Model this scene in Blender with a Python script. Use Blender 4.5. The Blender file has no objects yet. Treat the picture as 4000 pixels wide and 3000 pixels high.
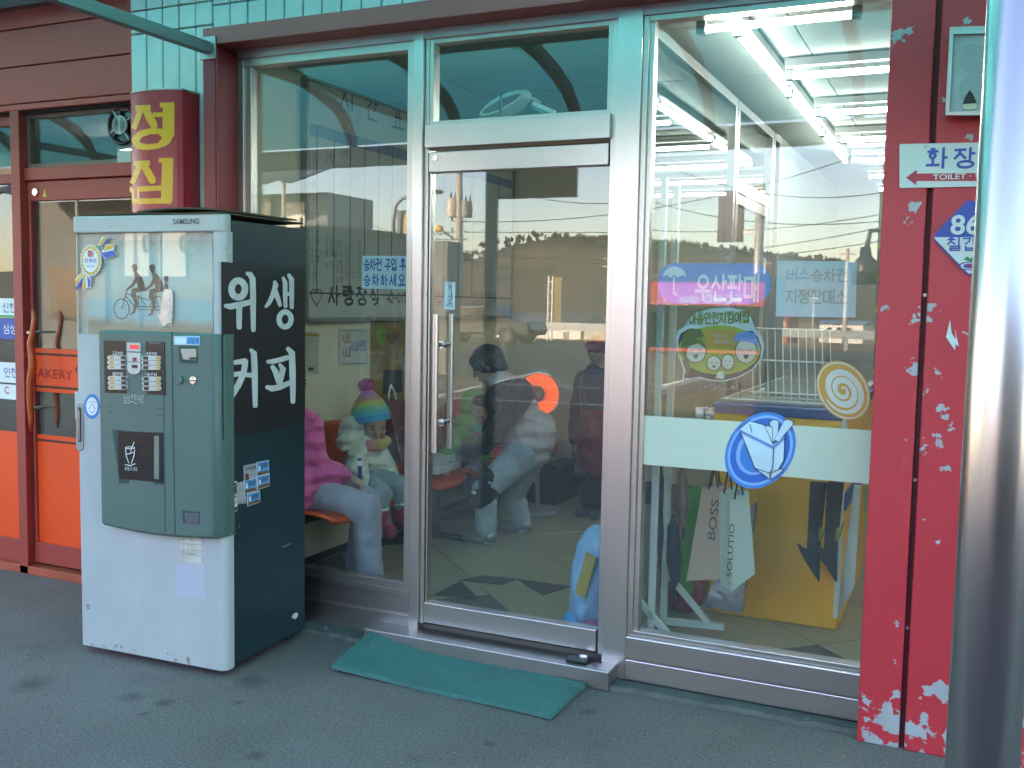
import bpy, bmesh, math, random
from mathutils import Vector, Matrix, noise as mnoise
random.seed(7)
S = bpy.context.scene
COL = S.collection
# ------------------------------------------------------------------ camera
FPX, YAW, PITCH, ROLL = 3881.12, math.radians(24.6418), math.radians(4.6715), math.radians(-1.0364)
CAM = Vector((0, -3.70, 1.5))
_f = Vector((-math.sin(YAW)*math.cos(PITCH), math.cos(YAW)*math.cos(PITCH), -math.sin(PITCH)))
_r = Vector((math.cos(YAW), math.sin(YAW), 0)); _d = _f.cross(_r)
RT = math.cos(ROLL)*_r + math.sin(ROLL)*_d
DN = -math.sin(ROLL)*_r + math.cos(ROLL)*_d
cam = bpy.data.cameras.new('camera'); camo = bpy.data.objects.new('camera', cam); COL.objects.link(camo)
cam.sensor_width = 36; cam.lens = 36*FPX/4000; cam.clip_start = 0.05; cam.clip_end = 4000
camo.matrix_world = Matrix(((RT.x, -DN.x, -_f.x, CAM.x), (RT.y, -DN.y, -_f.y, CAM.y), (RT.z, -DN.z, -_f.z, CAM.z), (0, 0, 0, 1)))
S.camera = camo
# ------------------------------------------------------------------ sky, sun, exposure
SUN_AZ, SUN_EL = math.radians(-38), math.radians(15)      # low sun behind the shop, a little to the left
w = bpy.data.worlds.new('World'); S.world = w; w.use_nodes = True
sky = w.node_tree.nodes.new('ShaderNodeTexSky'); sky.sky_type = 'NISHITA'; sky.sun_disc = False
sky.sun_elevation = SUN_EL; sky.sun_rotation = SUN_AZ; sky.air_density = 1.0; sky.dust_density = .6; sky.ozone_density = .9
bg = w.node_tree.nodes['Background']; bg.inputs[1].default_value = 0.15
tint = w.node_tree.nodes.new('ShaderNodeMix'); tint.data_type = 'RGBA'; tint.blend_type = 'MULTIPLY'; tint.inputs[0].default_value = 1; tint.inputs[7].default_value = (1.06, .95, 1.02, 1)   # hazy winter air, a little warmer than the clear-sky model
w.node_tree.links.new(sky.outputs[0], tint.inputs[6]); w.node_tree.links.new(tint.outputs[2], bg.inputs[0])
sl = bpy.data.lights.new('sun', 'SUN'); sl.energy = 4.0; sl.angle = math.radians(0.5); sl.color = (1, .80, .58)
so = bpy.data.objects.new('sun', sl); COL.objects.link(so)
sd = Vector((math.sin(SUN_AZ)*math.cos(SUN_EL), math.cos(SUN_AZ)*math.cos(SUN_EL), math.sin(SUN_EL)))
so.rotation_euler = sd.to_track_quat('Z', 'Y').to_euler(); so.location = sd*50 + Vector((0, 0, 5))
S.view_settings.view_transform = 'Standard'; S.view_settings.look = 'None'; S.view_settings.gamma = 1
S.view_settings.exposure = 3.0; S.view_settings.use_curve_mapping = False
S.render.engine = 'CYCLES'; S.cycles.use_denoising = True; S.cycles.max_bounces = 7; S.cycles.transparent_max_bounces = 20; S.cycles.diffuse_bounces = 4; S.cycles.glossy_bounces = 4; S.cycles.adaptive_threshold = .04
S.cycles.sample_clamp_indirect = 8.0; S.cycles.caustics_reflective = False; S.cycles.caustics_refractive = False

# ------------------------------------------------------------------ helpers
def ray(px, py):
    return _f + RT*((px-2000)/FPX) + DN*((py-1500)/FPX)
def P(px, py, x=None, y=None, z=None):
    """point seen at a pixel of the 4000 px picture, on the world plane x, y or z = value"""
    d = ray(px, py)
    t = (x-CAM.x)/d.x if x is not None else (y-CAM.y)/d.y if y is not None else (z-CAM.z)/d.z
    return CAM + d*t
def RF(px, py, y):
    """point mirrored in the shop glass at a pixel, on the real plane y (< 0)"""
    p = P(px, py, y=-y); return Vector((p.x, y, p.z))
def lin(c):
    return c/12.92 if c <= .04045 else ((c+.055)/1.055)**2.4
def rgb(h):
    if isinstance(h, (tuple, list)): return tuple(h[:3])
    return tuple(lin(int(h[i:i+2], 16)/255) for i in (0, 2, 4))

class MB:
    def __init__(s): s.v = []; s.f = []; s.m = []
    def add(s, vs, fs, m=0):
        o = len(s.v); s.v += [tuple(v) for v in vs]; s.f += [tuple(i+o for i in f) for f in fs]; s.m += [m]*len(fs); return s
    def box(s, x0, y0, z0, x1, y1, z1, m=0):
        return s.add([(x0, y0, z0), (x1, y0, z0), (x1, y1, z0), (x0, y1, z0), (x0, y0, z1), (x1, y0, z1), (x1, y1, z1), (x0, y1, z1)],
                     [(0, 3, 2, 1), (4, 5, 6, 7), (0, 1, 5, 4), (1, 2, 6, 5), (2, 3, 7, 6), (3, 0, 4, 7)], m)
    def obox(s, c, ax, ay, az, m=0):
        """box about a centre with three half-axis vectors"""
        c = Vector(c); ax = Vector(ax); ay = Vector(ay); az = Vector(az)
        vs = [c+a*ax+b*ay+d*az for d in (-1, 1) for a, b in ((-1, -1), (1, -1), (1, 1), (-1, 1))]
        return s.add(vs, [(0, 3, 2, 1), (4, 5, 6, 7), (0, 1, 5, 4), (1, 2, 6, 5), (2, 3, 7, 6), (3, 0, 4, 7)], m)
    def slab(s, pts, off, m=0):
        """polygon of 3D points thickened by vector off"""
        n = len(pts); off = Vector(off); a = [Vector(p) for p in pts]
        vs = a + [p+off for p in a]
        fs = [tuple(range(n-1, -1, -1)), tuple(range(n, 2*n))] + [(i, (i+1) % n, n+(i+1) % n, n+i) for i in range(n)]
        return s.add(vs, fs, m)
    def tube(s, pts, r, n=10, m=0, cap=True, closed=False):
        pts = [Vector(p) for p in pts]; k = len(pts); rs = r if isinstance(r, (list, tuple)) else [r]*k
        up = Vector((0, 0, 1)); vs = []; prev = None
        for i, p in enumerate(pts):
            a = pts[i-1] if (i > 0 or closed) else p; b = pts[(i+1) % k] if (i < k-1 or closed) else p
            t = (b-a).normalized() if (b-a).length > 1e-9 else Vector((0, 0, 1))
            if prev is None:
                q = t.cross(up)
                if q.length < .1: q = t.cross(Vector((1, 0, 0)))
            else: q = prev - t*prev.dot(t)
            q.normalize(); prev = q; u = t.cross(q)
            vs += [p + (q*math.cos(2*math.pi*j/n) + u*math.sin(2*math.pi*j/n))*rs[i] for j in range(n)]
        fs = []
        for i in range(k if closed else k-1):
            i2 = (i+1) % k
            fs += [(i*n+j, i*n+(j+1) % n, i2*n+(j+1) % n, i2*n+j) for j in range(n)]
        if cap and not closed: fs += [tuple(range(n-1, -1, -1)), tuple((k-1)*n+j for j in range(n))]
        return s.add(vs, fs, m)
    def ell(s, c, r, nu=16, nv=10, m=0, rot=None):
        c = Vector(c); r = (r, r, r) if not isinstance(r, (list, tuple)) else r; vs = []; fs = []
        def q(x, y, z):
            v = Vector((x*r[0], y*r[1], z*r[2])); return c + (rot @ v if rot else v)
        vs.append(q(0, 0, -1))
        for i in range(1, nv):
            a = -math.pi/2 + math.pi*i/nv
            vs += [q(math.cos(a)*math.cos(2*math.pi*j/nu), math.cos(a)*math.sin(2*math.pi*j/nu), math.sin(a)) for j in range(nu)]
        vs.append(q(0, 0, 1)); N = len(vs)-1
        for j in range(nu):
            fs.append((0, 1+(j+1) % nu, 1+j)); fs.append((N, 1+(nv-2)*nu+j, 1+(nv-2)*nu+(j+1) % nu))
            for i in range(nv-2): fs.append((1+i*nu+j, 1+i*nu+(j+1) % nu, 1+(i+1)*nu+(j+1) % nu, 1+(i+1)*nu+j))
        return s.add(vs, fs, m)
    def disc(s, c, n, r, t, seg=32, m=0):
        """thin cylinder: centre, normal, radius, thickness along normal"""
        c = Vector(c); n = Vector(n).normalized(); a = n.orthogonal().normalized(); b = n.cross(a)
        return s.slab([c + (a*math.cos(2*math.pi*i/seg)+b*math.sin(2*math.pi*i/seg))*r for i in range(seg)], n*t, m)
    def build(s, name, mats, parent=None, smooth=False, bevel=0, seg=2):
        me = bpy.data.meshes.new(name); me.from_pydata(s.v, [], s.f)
        for mm in (mats if isinstance(mats, (list, tuple)) else [mats]): me.materials.append(mm)
        me.polygons.foreach_set('material_index', s.m)
        if smooth: me.polygons.foreach_set('use_smooth', [True]*len(s.f))
        me.update(); return put(name, me, parent, bevel, seg)
def put(name, me, parent=None, bevel=0, seg=2):
    o = bpy.data.objects.new(name, me); COL.objects.link(o)
    if parent is not None:
        o.parent = parent; o.matrix_parent_inverse = Matrix() if is_local(parent) else WM(parent).inverted()
    if bevel:
        b = o.modifiers.new('bevel', 'BEVEL'); b.width = bevel; b.segments = seg; b.limit_method = 'ANGLE'; b.angle_limit = math.radians(40)
    return o
def is_local(o):
    return bool(o.get('_local')) or (o.parent is not None and is_local(o.parent))
def WM(o):
    m = Matrix.LocRotScale(o.location, o.rotation_euler, None)
    return WM(o.parent) @ o.matrix_parent_inverse @ m if o.parent else m
def thing(name, label, cat, loc=(0, 0, 0), rz=0, group=None, local=False):
    o = bpy.data.objects.new(name, None); COL.objects.link(o); o.location = loc; o.rotation_euler = (0, 0, rz); o.empty_display_size = .1
    o['label'] = label; o['category'] = cat
    if group: o['group'] = group
    if local: o['_local'] = 1
    return o
def tag(o, label, cat, group=None):
    o['label'] = label; o['category'] = cat
    if group: o['group'] = group
    return o
def struct(o): o['kind'] = 'structure'; return o
def dup(root, loc, label=None, rz=None):
    r = root.copy(); COL.objects.link(r); r.location = loc
    if rz is not None: r.rotation_euler = (0, 0, rz)
    if label: r['label'] = label
    for ch in list(root.children):
        c = ch.copy(); COL.objects.link(c); c.parent = r
        for g in list(ch.children):
            d = g.copy(); COL.objects.link(d); d.parent = c
    return r

# ------------------------------------------------------------------ materials
MATS = {}
def mat(name, col, rough=.5, metal=0., var=.12, vs=5., bump=0., bs=80., spec=.5, col2=None, thr=None, stretch=None, emit=0., trans=0., sheen=0.):
    """Principled with noise-broken colour, roughness and relief; col2/thr: patches of a second colour where noise passes thr"""
    if name in MATS: return MATS[name]
    m = bpy.data.materials.new(name); m.use_nodes = True; MATS[name] = m
    nt = m.node_tree; N = nt.nodes; L = nt.links; b = N['Principled BSDF']; c = rgb(col)
    tc = N.new('ShaderNodeTexCoord'); mp = N.new('ShaderNodeMapping'); L.new(tc.outputs['Object'], mp.inputs[0])
    if stretch: mp.inputs['Scale'].default_value = stretch
    mp.inputs['Location'].default_value = (.37, .213, .137)
    n1 = N.new('ShaderNodeTexNoise'); n1.inputs['Scale'].default_value = vs; n1.inputs['Detail'].default_value = 6; n1.inputs['Roughness'].default_value = .6
    L.new(mp.outputs[0], n1.inputs['Vector'])
    r = N.new('ShaderNodeValToRGB'); r.color_ramp.elements[0].position = .3; r.color_ramp.elements[1].position = .7
    r.color_ramp.elements[0].color = (*[x*(1-var) for x in c], 1); r.color_ramp.elements[1].color = (*[min(1, x*(1+var)) for x in c], 1)
    L.new(n1.outputs[0], r.inputs[0]); out = r.outputs[0]
    if col2 is not None:
        n2 = N.new('ShaderNodeTexNoise'); n2.inputs['Scale'].default_value = vs*1.7; n2.inputs['Detail'].default_value = 9; n2.inputs['Roughness'].default_value = .65
        L.new(mp.outputs[0], n2.inputs['Vector'])
        r2 = N.new('ShaderNodeValToRGB'); r2.color_ramp.elements[0].position = thr; r2.color_ramp.elements[1].position = min(1, thr+.03)
        L.new(n2.outputs[0], r2.inputs[0])
        mx = N.new('ShaderNodeMix'); mx.data_type = 'RGBA'; L.new(r2.outputs[0], mx.inputs[0]); L.new(out, mx.inputs[6]); mx.inputs[7].default_value = (*rgb(col2), 1); out = mx.outputs[2]
    L.new(out, b.inputs['Base Color'])
    mr = N.new('ShaderNodeMapRange'); mr.inputs['To Min'].default_value = max(.02, rough*.85); mr.inputs['To Max'].default_value = min(1, rough*1.15)
    L.new(n1.outputs[0], mr.inputs[0]); L.new(mr.outputs[0], b.inputs['Roughness'])
    b.inputs['Metallic'].default_value = metal; b.inputs['Specular IOR Level'].default_value = spec
    if sheen: b.inputs['Sheen Weight'].default_value = sheen
    if emit:
        L.new(out, b.inputs['Emission Color']); b.inputs['Emission Strength'].default_value = emit
    if bump:
        n3 = N.new('ShaderNodeTexNoise'); n3.inputs['Scale'].default_value = bs; n3.inputs['Detail'].default_value = 5
        L.new(mp.outputs[0], n3.inputs['Vector'])
        bp = N.new('ShaderNodeBump'); bp.inputs['Strength'].default_value = bump; bp.inputs['Distance'].default_value = .01
        L.new(n3.outputs[0], bp.inputs['Height']); L.new(bp.outputs[0], b.inputs['Normal'])
    return m
def glass(name, tint=(.93, .97, .96), dust=.012, gain=1.28):
    """thin pane: clear, with a Fresnel-strength mirror on each face and a film of dust that doubles as a pale haze veil"""
    if name in MATS: return MATS[name]
    m = bpy.data.materials.new(name); m.use_nodes = True; MATS[name] = m; nt = m.node_tree; N = nt.nodes; L = nt.links
    N.remove(N['Principled BSDF']); out = N['Material Output']
    lw = N.new('ShaderNodeLayerWeight'); lw.inputs['Blend'].default_value = .5
    pw = N.new('ShaderNodeMath'); pw.operation = 'POWER'; pw.inputs[1].default_value = 5; L.new(lw.outputs['Facing'], pw.inputs[0])
    ml = N.new('ShaderNodeMath'); ml.operation = 'MULTIPLY_ADD'; ml.inputs[1].default_value = .9; ml.inputs[2].default_value = .045*gain; L.new(pw.outputs[0], ml.inputs[0])
    tr = N.new('ShaderNodeBsdfTransparent'); tr.inputs[0].default_value = (*tint, 1)
    gl = N.new('ShaderNodeBsdfGlossy'); gl.inputs['Roughness'].default_value = 0.0; gl.inputs[0].default_value = (1, 1, 1, 1)
    df = N.new('ShaderNodeBsdfDiffuse'); df.inputs[0].default_value = (.75, .78, .78, 1)
    nz = N.new('ShaderNodeTexNoise'); nz.inputs['Scale'].default_value = 3; nz.inputs['Detail'].default_value = 8
    tc = N.new('ShaderNodeTexCoord'); L.new(tc.outputs['Object'], nz.inputs['Vector'])
    du = N.new('ShaderNodeMath'); du.operation = 'MULTIPLY'; du.inputs[1].default_value = dust*2; L.new(nz.outputs[0], du.inputs[0])  # dust film, its pale diffuse share also painting a hazy veil
    m1 = N.new('ShaderNodeMixShader'); L.new(du.outputs[0], m1.inputs[0]); L.new(tr.outputs[0], m1.inputs[1]); L.new(df.outputs[0], m1.inputs[2])
    m2 = N.new('ShaderNodeMixShader'); L.new(ml.outputs[0], m2.inputs[0]); L.new(m1.outputs[0], m2.inputs[1]); L.new(gl.outputs[0], m2.inputs[2])
    L.new(m2.outputs[0], out.inputs[0]); return m
def sheet(name, col, trans=.6, gloss=.04, opac=1.0):
    """coloured plastic sheet that lets light through"""
    m = bpy.data.materials.new(name); m.use_nodes = True; nt = m.node_tree; N = nt.nodes; L = nt.links
    N.remove(N['Principled BSDF']); c = rgb(col)
    nz = N.new('ShaderNodeTexNoise'); nz.inputs['Scale'].default_value = 1.3; nz.inputs['Detail'].default_value = 7
    tc = N.new('ShaderNodeTexCoord'); L.new(tc.outputs['Object'], nz.inputs['Vector'])
    r = N.new('ShaderNodeValToRGB'); r.color_ramp.elements[0].color = (*[x*.8 for x in c], 1); r.color_ramp.elements[1].color = (*[min(1, x*1.15) for x in c], 1); L.new(nz.outputs[0], r.inputs[0])
    t = N.new('ShaderNodeBsdfTranslucent'); d = N.new('ShaderNodeBsdfDiffuse'); g = N.new('ShaderNodeBsdfGlossy'); g.inputs['Roughness'].default_value = .15
    L.new(r.outputs[0], t.inputs[0]); L.new(r.outputs[0], d.inputs[0])
    a = N.new('ShaderNodeMixShader'); a.inputs[0].default_value = trans; L.new(d.outputs[0], a.inputs[1]); L.new(t.outputs[0], a.inputs[2])
    b = N.new('ShaderNodeMixShader'); b.inputs[0].default_value = gloss; L.new(a.outputs[0], b.inputs[1]); L.new(g.outputs[0], b.inputs[2])
    last = b
    if opac < 1:
        tp = N.new('ShaderNodeBsdfTransparent'); o = N.new('ShaderNodeMixShader'); o.inputs[0].default_value = opac
        L.new(tp.outputs[0], o.inputs[1]); L.new(b.outputs[0], o.inputs[2]); last = o
    L.new(last.outputs[0], N['Material Output'].inputs[0]); return m

# Hangul and digits are drawn from strokes; other scripts are set as font curves in one go at the end
_C = [(.5+.5*math.cos(2*math.pi*i/20), .5+.5*math.sin(2*math.pi*i/20)) for i in range(21)]
_G = [[(.05, .95), (.92, .95), (.82, .45), (.35, .0)]]
JA = {'ㄱ': _G, 'ㄴ': [[(.08, 1), (.08, .05), (1, .05)]], 'ㄷ': [[(.95, 1), (.08, 1), (.08, .04), (1, .04)]], 'ㄹ': [[(0, 1), (.95, 1), (.95, .53), (.06, .53), (.06, .04), (1, .04)]],
      'ㅁ': [[(.06, 1), (.94, 1), (.94, .03), (.06, .03), (.06, 1)]], 'ㅂ': [[(.06, 1), (.06, .03), (.94, .03), (.94, 1)], [(.06, .52), (.94, .52)]], 'ㅅ': [[(.5, 1), (.42, .55), (.03, .0)], [(.46, .66), (.97, .0)]],
      'ㅇ': [_C], 'ㅈ': [[(.05, .96), (.95, .96)], [(.5, .96), (.42, .5), (.03, 0)], [(.48, .58), (.97, 0)]], 'ㅊ': [[(.34, 1.05), (.66, 1.05)], [(.05, .78), (.95, .78)], [(.5, .78), (.42, .42), (.03, 0)], [(.48, .48), (.97, 0)]],
      'ㅋ': _G+[[(.05, .5), (.84, .55)]], 'ㅌ': [[(.95, 1), (.08, 1), (.08, .04), (1, .04)], [(.1, .52), (.9, .52)]], 'ㅍ': [[(.03, .98), (.97, .98)], [(0, .05), (1, .05)], [(.32, .98), (.34, .05)], [(.68, .98), (.66, .05)]],
      'ㅎ': [[(.34, 1.05), (.66, 1.05)], [(.03, .78), (.97, .78)], [(.22+.56*x, .56*y) for x, y in _C]]}
for d_, b_ in (('ㄲ', 'ㄱ'), ('ㄸ', 'ㄷ'), ('ㅃ', 'ㅂ'), ('ㅆ', 'ㅅ'), ('ㅉ', 'ㅈ')): JA[d_] = [[(x*.46, y) for x, y in p] for p in JA[b_]] + [[(.54+x*.46, y) for x, y in p] for p in JA[b_]]
_s = [(.45, 1), (.45, 0)]
VV = {'ㅏ': [_s, [(.45, .52), (1, .52)]], 'ㅑ': [_s, [(.45, .66), (1, .66)], [(.45, .38), (1, .38)]], 'ㅓ': [[(.75, 1), (.75, 0)], [(.0, .52), (.75, .52)]], 'ㅕ': [[(.75, 1), (.75, 0)], [(.0, .68), (.75, .68)], [(.0, .42), (.75, .42)]], 'ㅣ': [[(.6, 1), (.6, 0)]],
      'ㅐ': [[(.25, 1), (.25, 0)], [(.85, 1), (.85, 0)], [(.25, .5), (.85, .5)]], 'ㅔ': [[(.45, 1), (.45, 0)], [(.9, 1), (.9, 0)], [(.0, .52), (.45, .52)]], 'ㅖ': [[(.45, 1), (.45, 0)], [(.9, 1), (.9, 0)], [(.0, .66), (.45, .66)], [(.0, .4), (.45, .4)]], 'ㅒ': [[(.25, 1), (.25, 0)], [(.85, 1), (.85, 0)], [(.25, .64), (.85, .64)], [(.25, .4), (.85, .4)]]}
VH = {'ㅗ': [[(0, .15), (1, .15)], [(.5, .15), (.5, .95)]], 'ㅛ': [[(0, .15), (1, .15)], [(.33, .15), (.33, .95)], [(.67, .15), (.67, .95)]], 'ㅜ': [[(0, .85), (1, .85)], [(.5, .85), (.5, 0)]], 'ㅠ': [[(0, .85), (1, .85)], [(.33, .85), (.33, 0)], [(.67, .85), (.67, 0)]], 'ㅡ': [[(0, .5), (1, .5)]]}
VX = {'ㅘ': 'ㅗㅏ', 'ㅙ': 'ㅗㅐ', 'ㅚ': 'ㅗㅣ', 'ㅝ': 'ㅜㅓ', 'ㅞ': 'ㅜㅔ', 'ㅟ': 'ㅜㅣ', 'ㅢ': 'ㅡㅣ'}
CHO = 'ㄱㄲㄴㄷㄸㄹㅁㅂㅃㅅㅆㅇㅈㅉㅊㅋㅌㅍㅎ'; JUNG = 'ㅏㅐㅑㅒㅓㅔㅕㅖㅗㅘㅙㅚㅛㅜㅝㅞㅟㅠㅡㅢㅣ'; JONG = ['', 'ㄱ', 'ㄲ', 'ㄱ', 'ㄴ', 'ㄴ', 'ㄴ', 'ㄷ', 'ㄹ', 'ㄹ', 'ㄹ', 'ㄹ', 'ㄹ', 'ㄹ', 'ㄹ', 'ㄹ', 'ㅁ', 'ㅂ', 'ㅂ', 'ㅅ', 'ㅆ', 'ㅇ', 'ㅈ', 'ㅊ', 'ㅋ', 'ㅌ', 'ㅍ', 'ㅎ']
_o = [(.5+.42*math.cos(2*math.pi*i/16), .5+.5*math.sin(2*math.pi*i/16)) for i in range(17)]
DIG = {'0': [_o], '1': [[(.25, .8), (.55, 1), (.55, 0)]], '2': [[(.1, .8), (.3, 1), (.7, 1), (.9, .75), (.1, 0), (.95, 0)]], '3': [[(.1, .95), (.85, 1), (.45, .58), (.9, .35), (.7, .02), (.1, .05)]], '4': [[(.7, 0), (.7, 1), (.05, .3), (1, .3)]], '5': [[(.9, 1), (.2, 1), (.15, .55), (.8, .55), (.85, .1), (.1, 0)]],
       '6': [[(.8, 1), (.2, .6), (.12, .2), (.5, 0), (.88, .25), (.5, .5), (.14, .3)]], '7': [[(.05, 1), (.95, 1), (.4, 0)]], '8': [[(.5, .55), (.15, .78), (.5, 1), (.85, .78), (.5, .55), (.08, .25), (.5, 0), (.92, .25), (.5, .55)]], '9': [[(.85, .7), (.5, .5), (.12, .75), (.5, 1), (.86, .75), (.7, 0)]],
       ':': [[(.45, .75), (.55, .75)], [(.45, .25), (.55, .25)]], '-': [[(.1, .5), (.9, .5)]], '·': [[(.45, .5), (.55, .5)]], '.': [[(.45, .03), (.55, .03)]]}
def glyph(ch):
    """strokes of one character in a unit box, and its advance"""
    if ch == ' ': return [], .45
    if ch in DIG: w_ = .34 if ch in ':·.' else .58; return [[(x*w_*.85, y*.92) for x, y in p] for p in DIG[ch]], w_
    n = ord(ch)-0xAC00
    if not 0 <= n < 11172: return [], .5
    c, v, j = CHO[n//588], JUNG[(n//28) % 21], JONG[n % 28]; out = []
    def into(st, b):
        for p in st: out.append([(b[0]+x*(b[2]-b[0]), b[1]+y*(b[3]-b[1])) for x, y in p])
    if v in VV:
        if j: into(JA[c], (.02, .50, .56, .95)); into(VV[v], (.60, .43, .97, 1)); into(JA[j], (.2, .02, .93, .34))
        else: into(JA[c], (.02, .14, .56, .88)); into(VV[v], (.60, 0, .97, 1))
    elif v in VH:
        if j: into(JA[c], (.2, .66, .8, .97)); into(VH[v], (0, .40, 1, .60)); into(JA[j], (.2, .02, .82, .30))
        else: into(JA[c], (.18, .50, .82, .96)); into(VH[v], (0, .02, 1, .42))
    else:
        h_, u_ = VX[v]
        if j: into(JA[c], (.04, .64, .52, .96)); into(VH[h_], (0, .40, .60, .60)); into(VV[u_], (.66, .36, .97, 1)); into(JA[j], (.2, .02, .9, .29))
        else: into(JA[c], (.04, .52, .52, .95)); into(VH[h_], (0, .10, .60, .46)); into(VV[u_], (.66, 0, .97, 1))
    return out, 1.08
def seg_polys(strokes, t):
    """each stroke as one mitred band"""
    out = []
    for p in strokes:
        closed = len(p) > 3 and abs(p[0][0]-p[-1][0]) < 1e-6 and abs(p[0][1]-p[-1][1]) < 1e-6
        q = p[:-1] if closed else p; n = len(q); L_, R_ = [], []
        for i in range(n):
            a = q[i-1] if (i or closed) else None; b = q[(i+1) % n] if (i < n-1 or closed) else None; c = q[i]
            ds = []
            for u, v in ((a, c), (c, b)):
                if u is None or v is None: continue
                l = math.hypot(v[0]-u[0], v[1]-u[1]) or 1; ds.append(((v[0]-u[0])/l, (v[1]-u[1])/l))
            if len(ds) == 2:
                nx, ny = -(ds[0][1]+ds[1][1]), ds[0][0]+ds[1][0]; l = math.hypot(nx, ny) or 1; nx /= l; ny /= l
                k = 1/max(.5, -nx*ds[0][1]+ny*ds[0][0]); e = 0
            else:
                nx, ny = -ds[0][1], ds[0][0]; k = 1; e = -1 if a is None else 1
            cx, cy = c[0]+(ds[0][0]*e*t*.35 if e else 0), c[1]+(ds[0][1]*e*t*.35 if e else 0)
            L_.append((cx+nx*k*t/2, cy+ny*k*t/2)); R_.append((cx-nx*k*t/2, cy-ny*k*t/2))
        for i in range(n if closed else n-1):
            i2 = (i+1) % n; out.append([L_[i], R_[i], R_[i2], L_[i2]])
    return out
TEXTS = []
def hangul_mesh(g, body, org, ux, uz, h, bold, wid, lift, sp):
    x = 0; polys = []; n = ux.cross(uz); k = 0; t = .085+bold*1.6
    for ch in body:
        st, adv = glyph(ch)
        for pl in st:
            for q in seg_polys([pl], t): polys.append(([(x+a, b) for a, b in q], k))
            k += 1
        x += adv*sp
    tot = max([a for q, _ in polys for a, b in q] or [1]); sx = wid/tot if wid else h
    for q, k in polys:
        g.add([org + ux*(a*sx) + uz*(b*h) + n*(lift+(k % 9)*.00006) for a, b in q], [(0, 1, 2, 3)])
def text(body, org, ux, uz, h, mater, parent, bold=0., wid=None, name='lettering', lift=.0012, align='LEFT', shear=0., label=None, spacing=1.0):
    """lettering of height ~h at point org, running along ux with up vector uz; body may be a list of (string, origin) set as one block"""
    ux = Vector(ux).normalized(); uz = Vector(uz).normalized()
    rows = body if isinstance(body, list) else [(body, org)]
    if isinstance(body, list) or any(ord(c) >= 0xAC00 and ord(c) < 0xD7A4 for c in body):
        g = MB()
        for bd_, og in rows: hangul_mesh(g, bd_, Vector(og), ux, uz, h, bold, wid, lift, spacing)
        o = g.build(name, mater, parent)
        if label: o['label'] = label
        return o
    TEXTS.append(dict(body=body, org=Vector(org), ux=ux, uz=uz, h=h, m=mater, p=parent, bold=bold, wid=wid, name=name, lift=lift, align=align, shear=shear, label=label, sp=spacing))
def flush_text():
    """all lettering of one weight is set as one block of lines, then each line becomes a mesh of its own"""
    groups = {}
    for t in TEXTS: groups.setdefault((t['bold'], t['shear'], t['sp']), []).append(t)
    obs = []
    for (bold, shear, sp), ts_ in groups.items():
        c = bpy.data.curves.new('t', 'FONT'); c.body = '\n'.join(t['body'] for t in ts_); c.size = 1; c.offset = bold; c.shear = shear; c.resolution_u = 3; c.space_character = sp; c.space_line = 3.0; c.fill_mode = 'FRONT'
        o = bpy.data.objects.new('t', c); COL.objects.link(o); obs.append(o)
    bpy.context.view_layer.update(); dg = bpy.context.evaluated_depsgraph_get()
    mes = [bpy.data.meshes.new_from_object(o.evaluated_get(dg)) for o in obs]
    bpy.data.batch_remove(obs)
    for ts_, big in zip(groups.values(), mes):
        co = [v.co.copy() for v in big.vertices]; lines = {}
        for p_ in big.polygons: lines.setdefault(round((.35-co[p_.vertices[0]].y)/3.0), []).append(tuple(p_.vertices))
        for k, t in enumerate(ts_):
            fs = lines.get(k, []); ids = sorted({i for f in fs for i in f}); ix = {j: n for n, j in enumerate(ids)}
            if not ids: continue
            xs = [co[i].x for i in ids]; sc = t['h']/.9; w0 = max(xs)-min(xs)
            sx = t['wid']/w0 if t['wid'] else sc
            x0 = min(xs) if (t['wid'] or t['align'] == 'LEFT') else (min(xs)+max(xs))/2
            n = t['ux'].cross(t['uz'])
            me = bpy.data.meshes.new(t['name'])
            me.from_pydata([tuple(t['org'] + t['ux']*((co[i].x-x0)*sx) + t['uz']*((co[i].y+k*3.0)*sc) + n*t['lift']) for i in ids], [], [tuple(ix[i] for i in f) for f in fs])
            me.materials.append(t['m']); me.update()
            q = put(t['name'], me, t['p'])
            if t['label']: q['label'] = t['label']
    TEXTS.clear()
def ribbon(pts, close_round=True):
    """2D outline of a brush stroke: pts = (x, y, width)"""
    L_, R_ = [], []
    for i, (x, y, w_) in enumerate(pts):
        a = pts[max(0, i-1)]; b = pts[min(len(pts)-1, i+1)]
        dx, dy = b[0]-a[0], b[1]-a[1]; l = math.hypot(dx, dy) or 1; nx, ny = -dy/l, dx/l
        L_.append((x+nx*w_/2, y+ny*w_/2)); R_.append((x-nx*w_/2, y-ny*w_/2))
    out = []
    def capx(p, q, w_):
        dx, dy = p[0]-q[0], p[1]-q[1]; l = math.hypot(dx, dy) or 1; dx /= l; dy /= l
        return [(p[0]+dx*w_*.32 + s*(-dy)*w_*.33, p[1]+dy*w_*.32 + s*dx*w_*.33) for s in (-1, 1)]
    out += L_ + capx(pts[-1], pts[-2], pts[-1][2])[::-1]
    out += R_[::-1] + capx(pts[0], pts[1], pts[0][2])[::-1]
    return out
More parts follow.
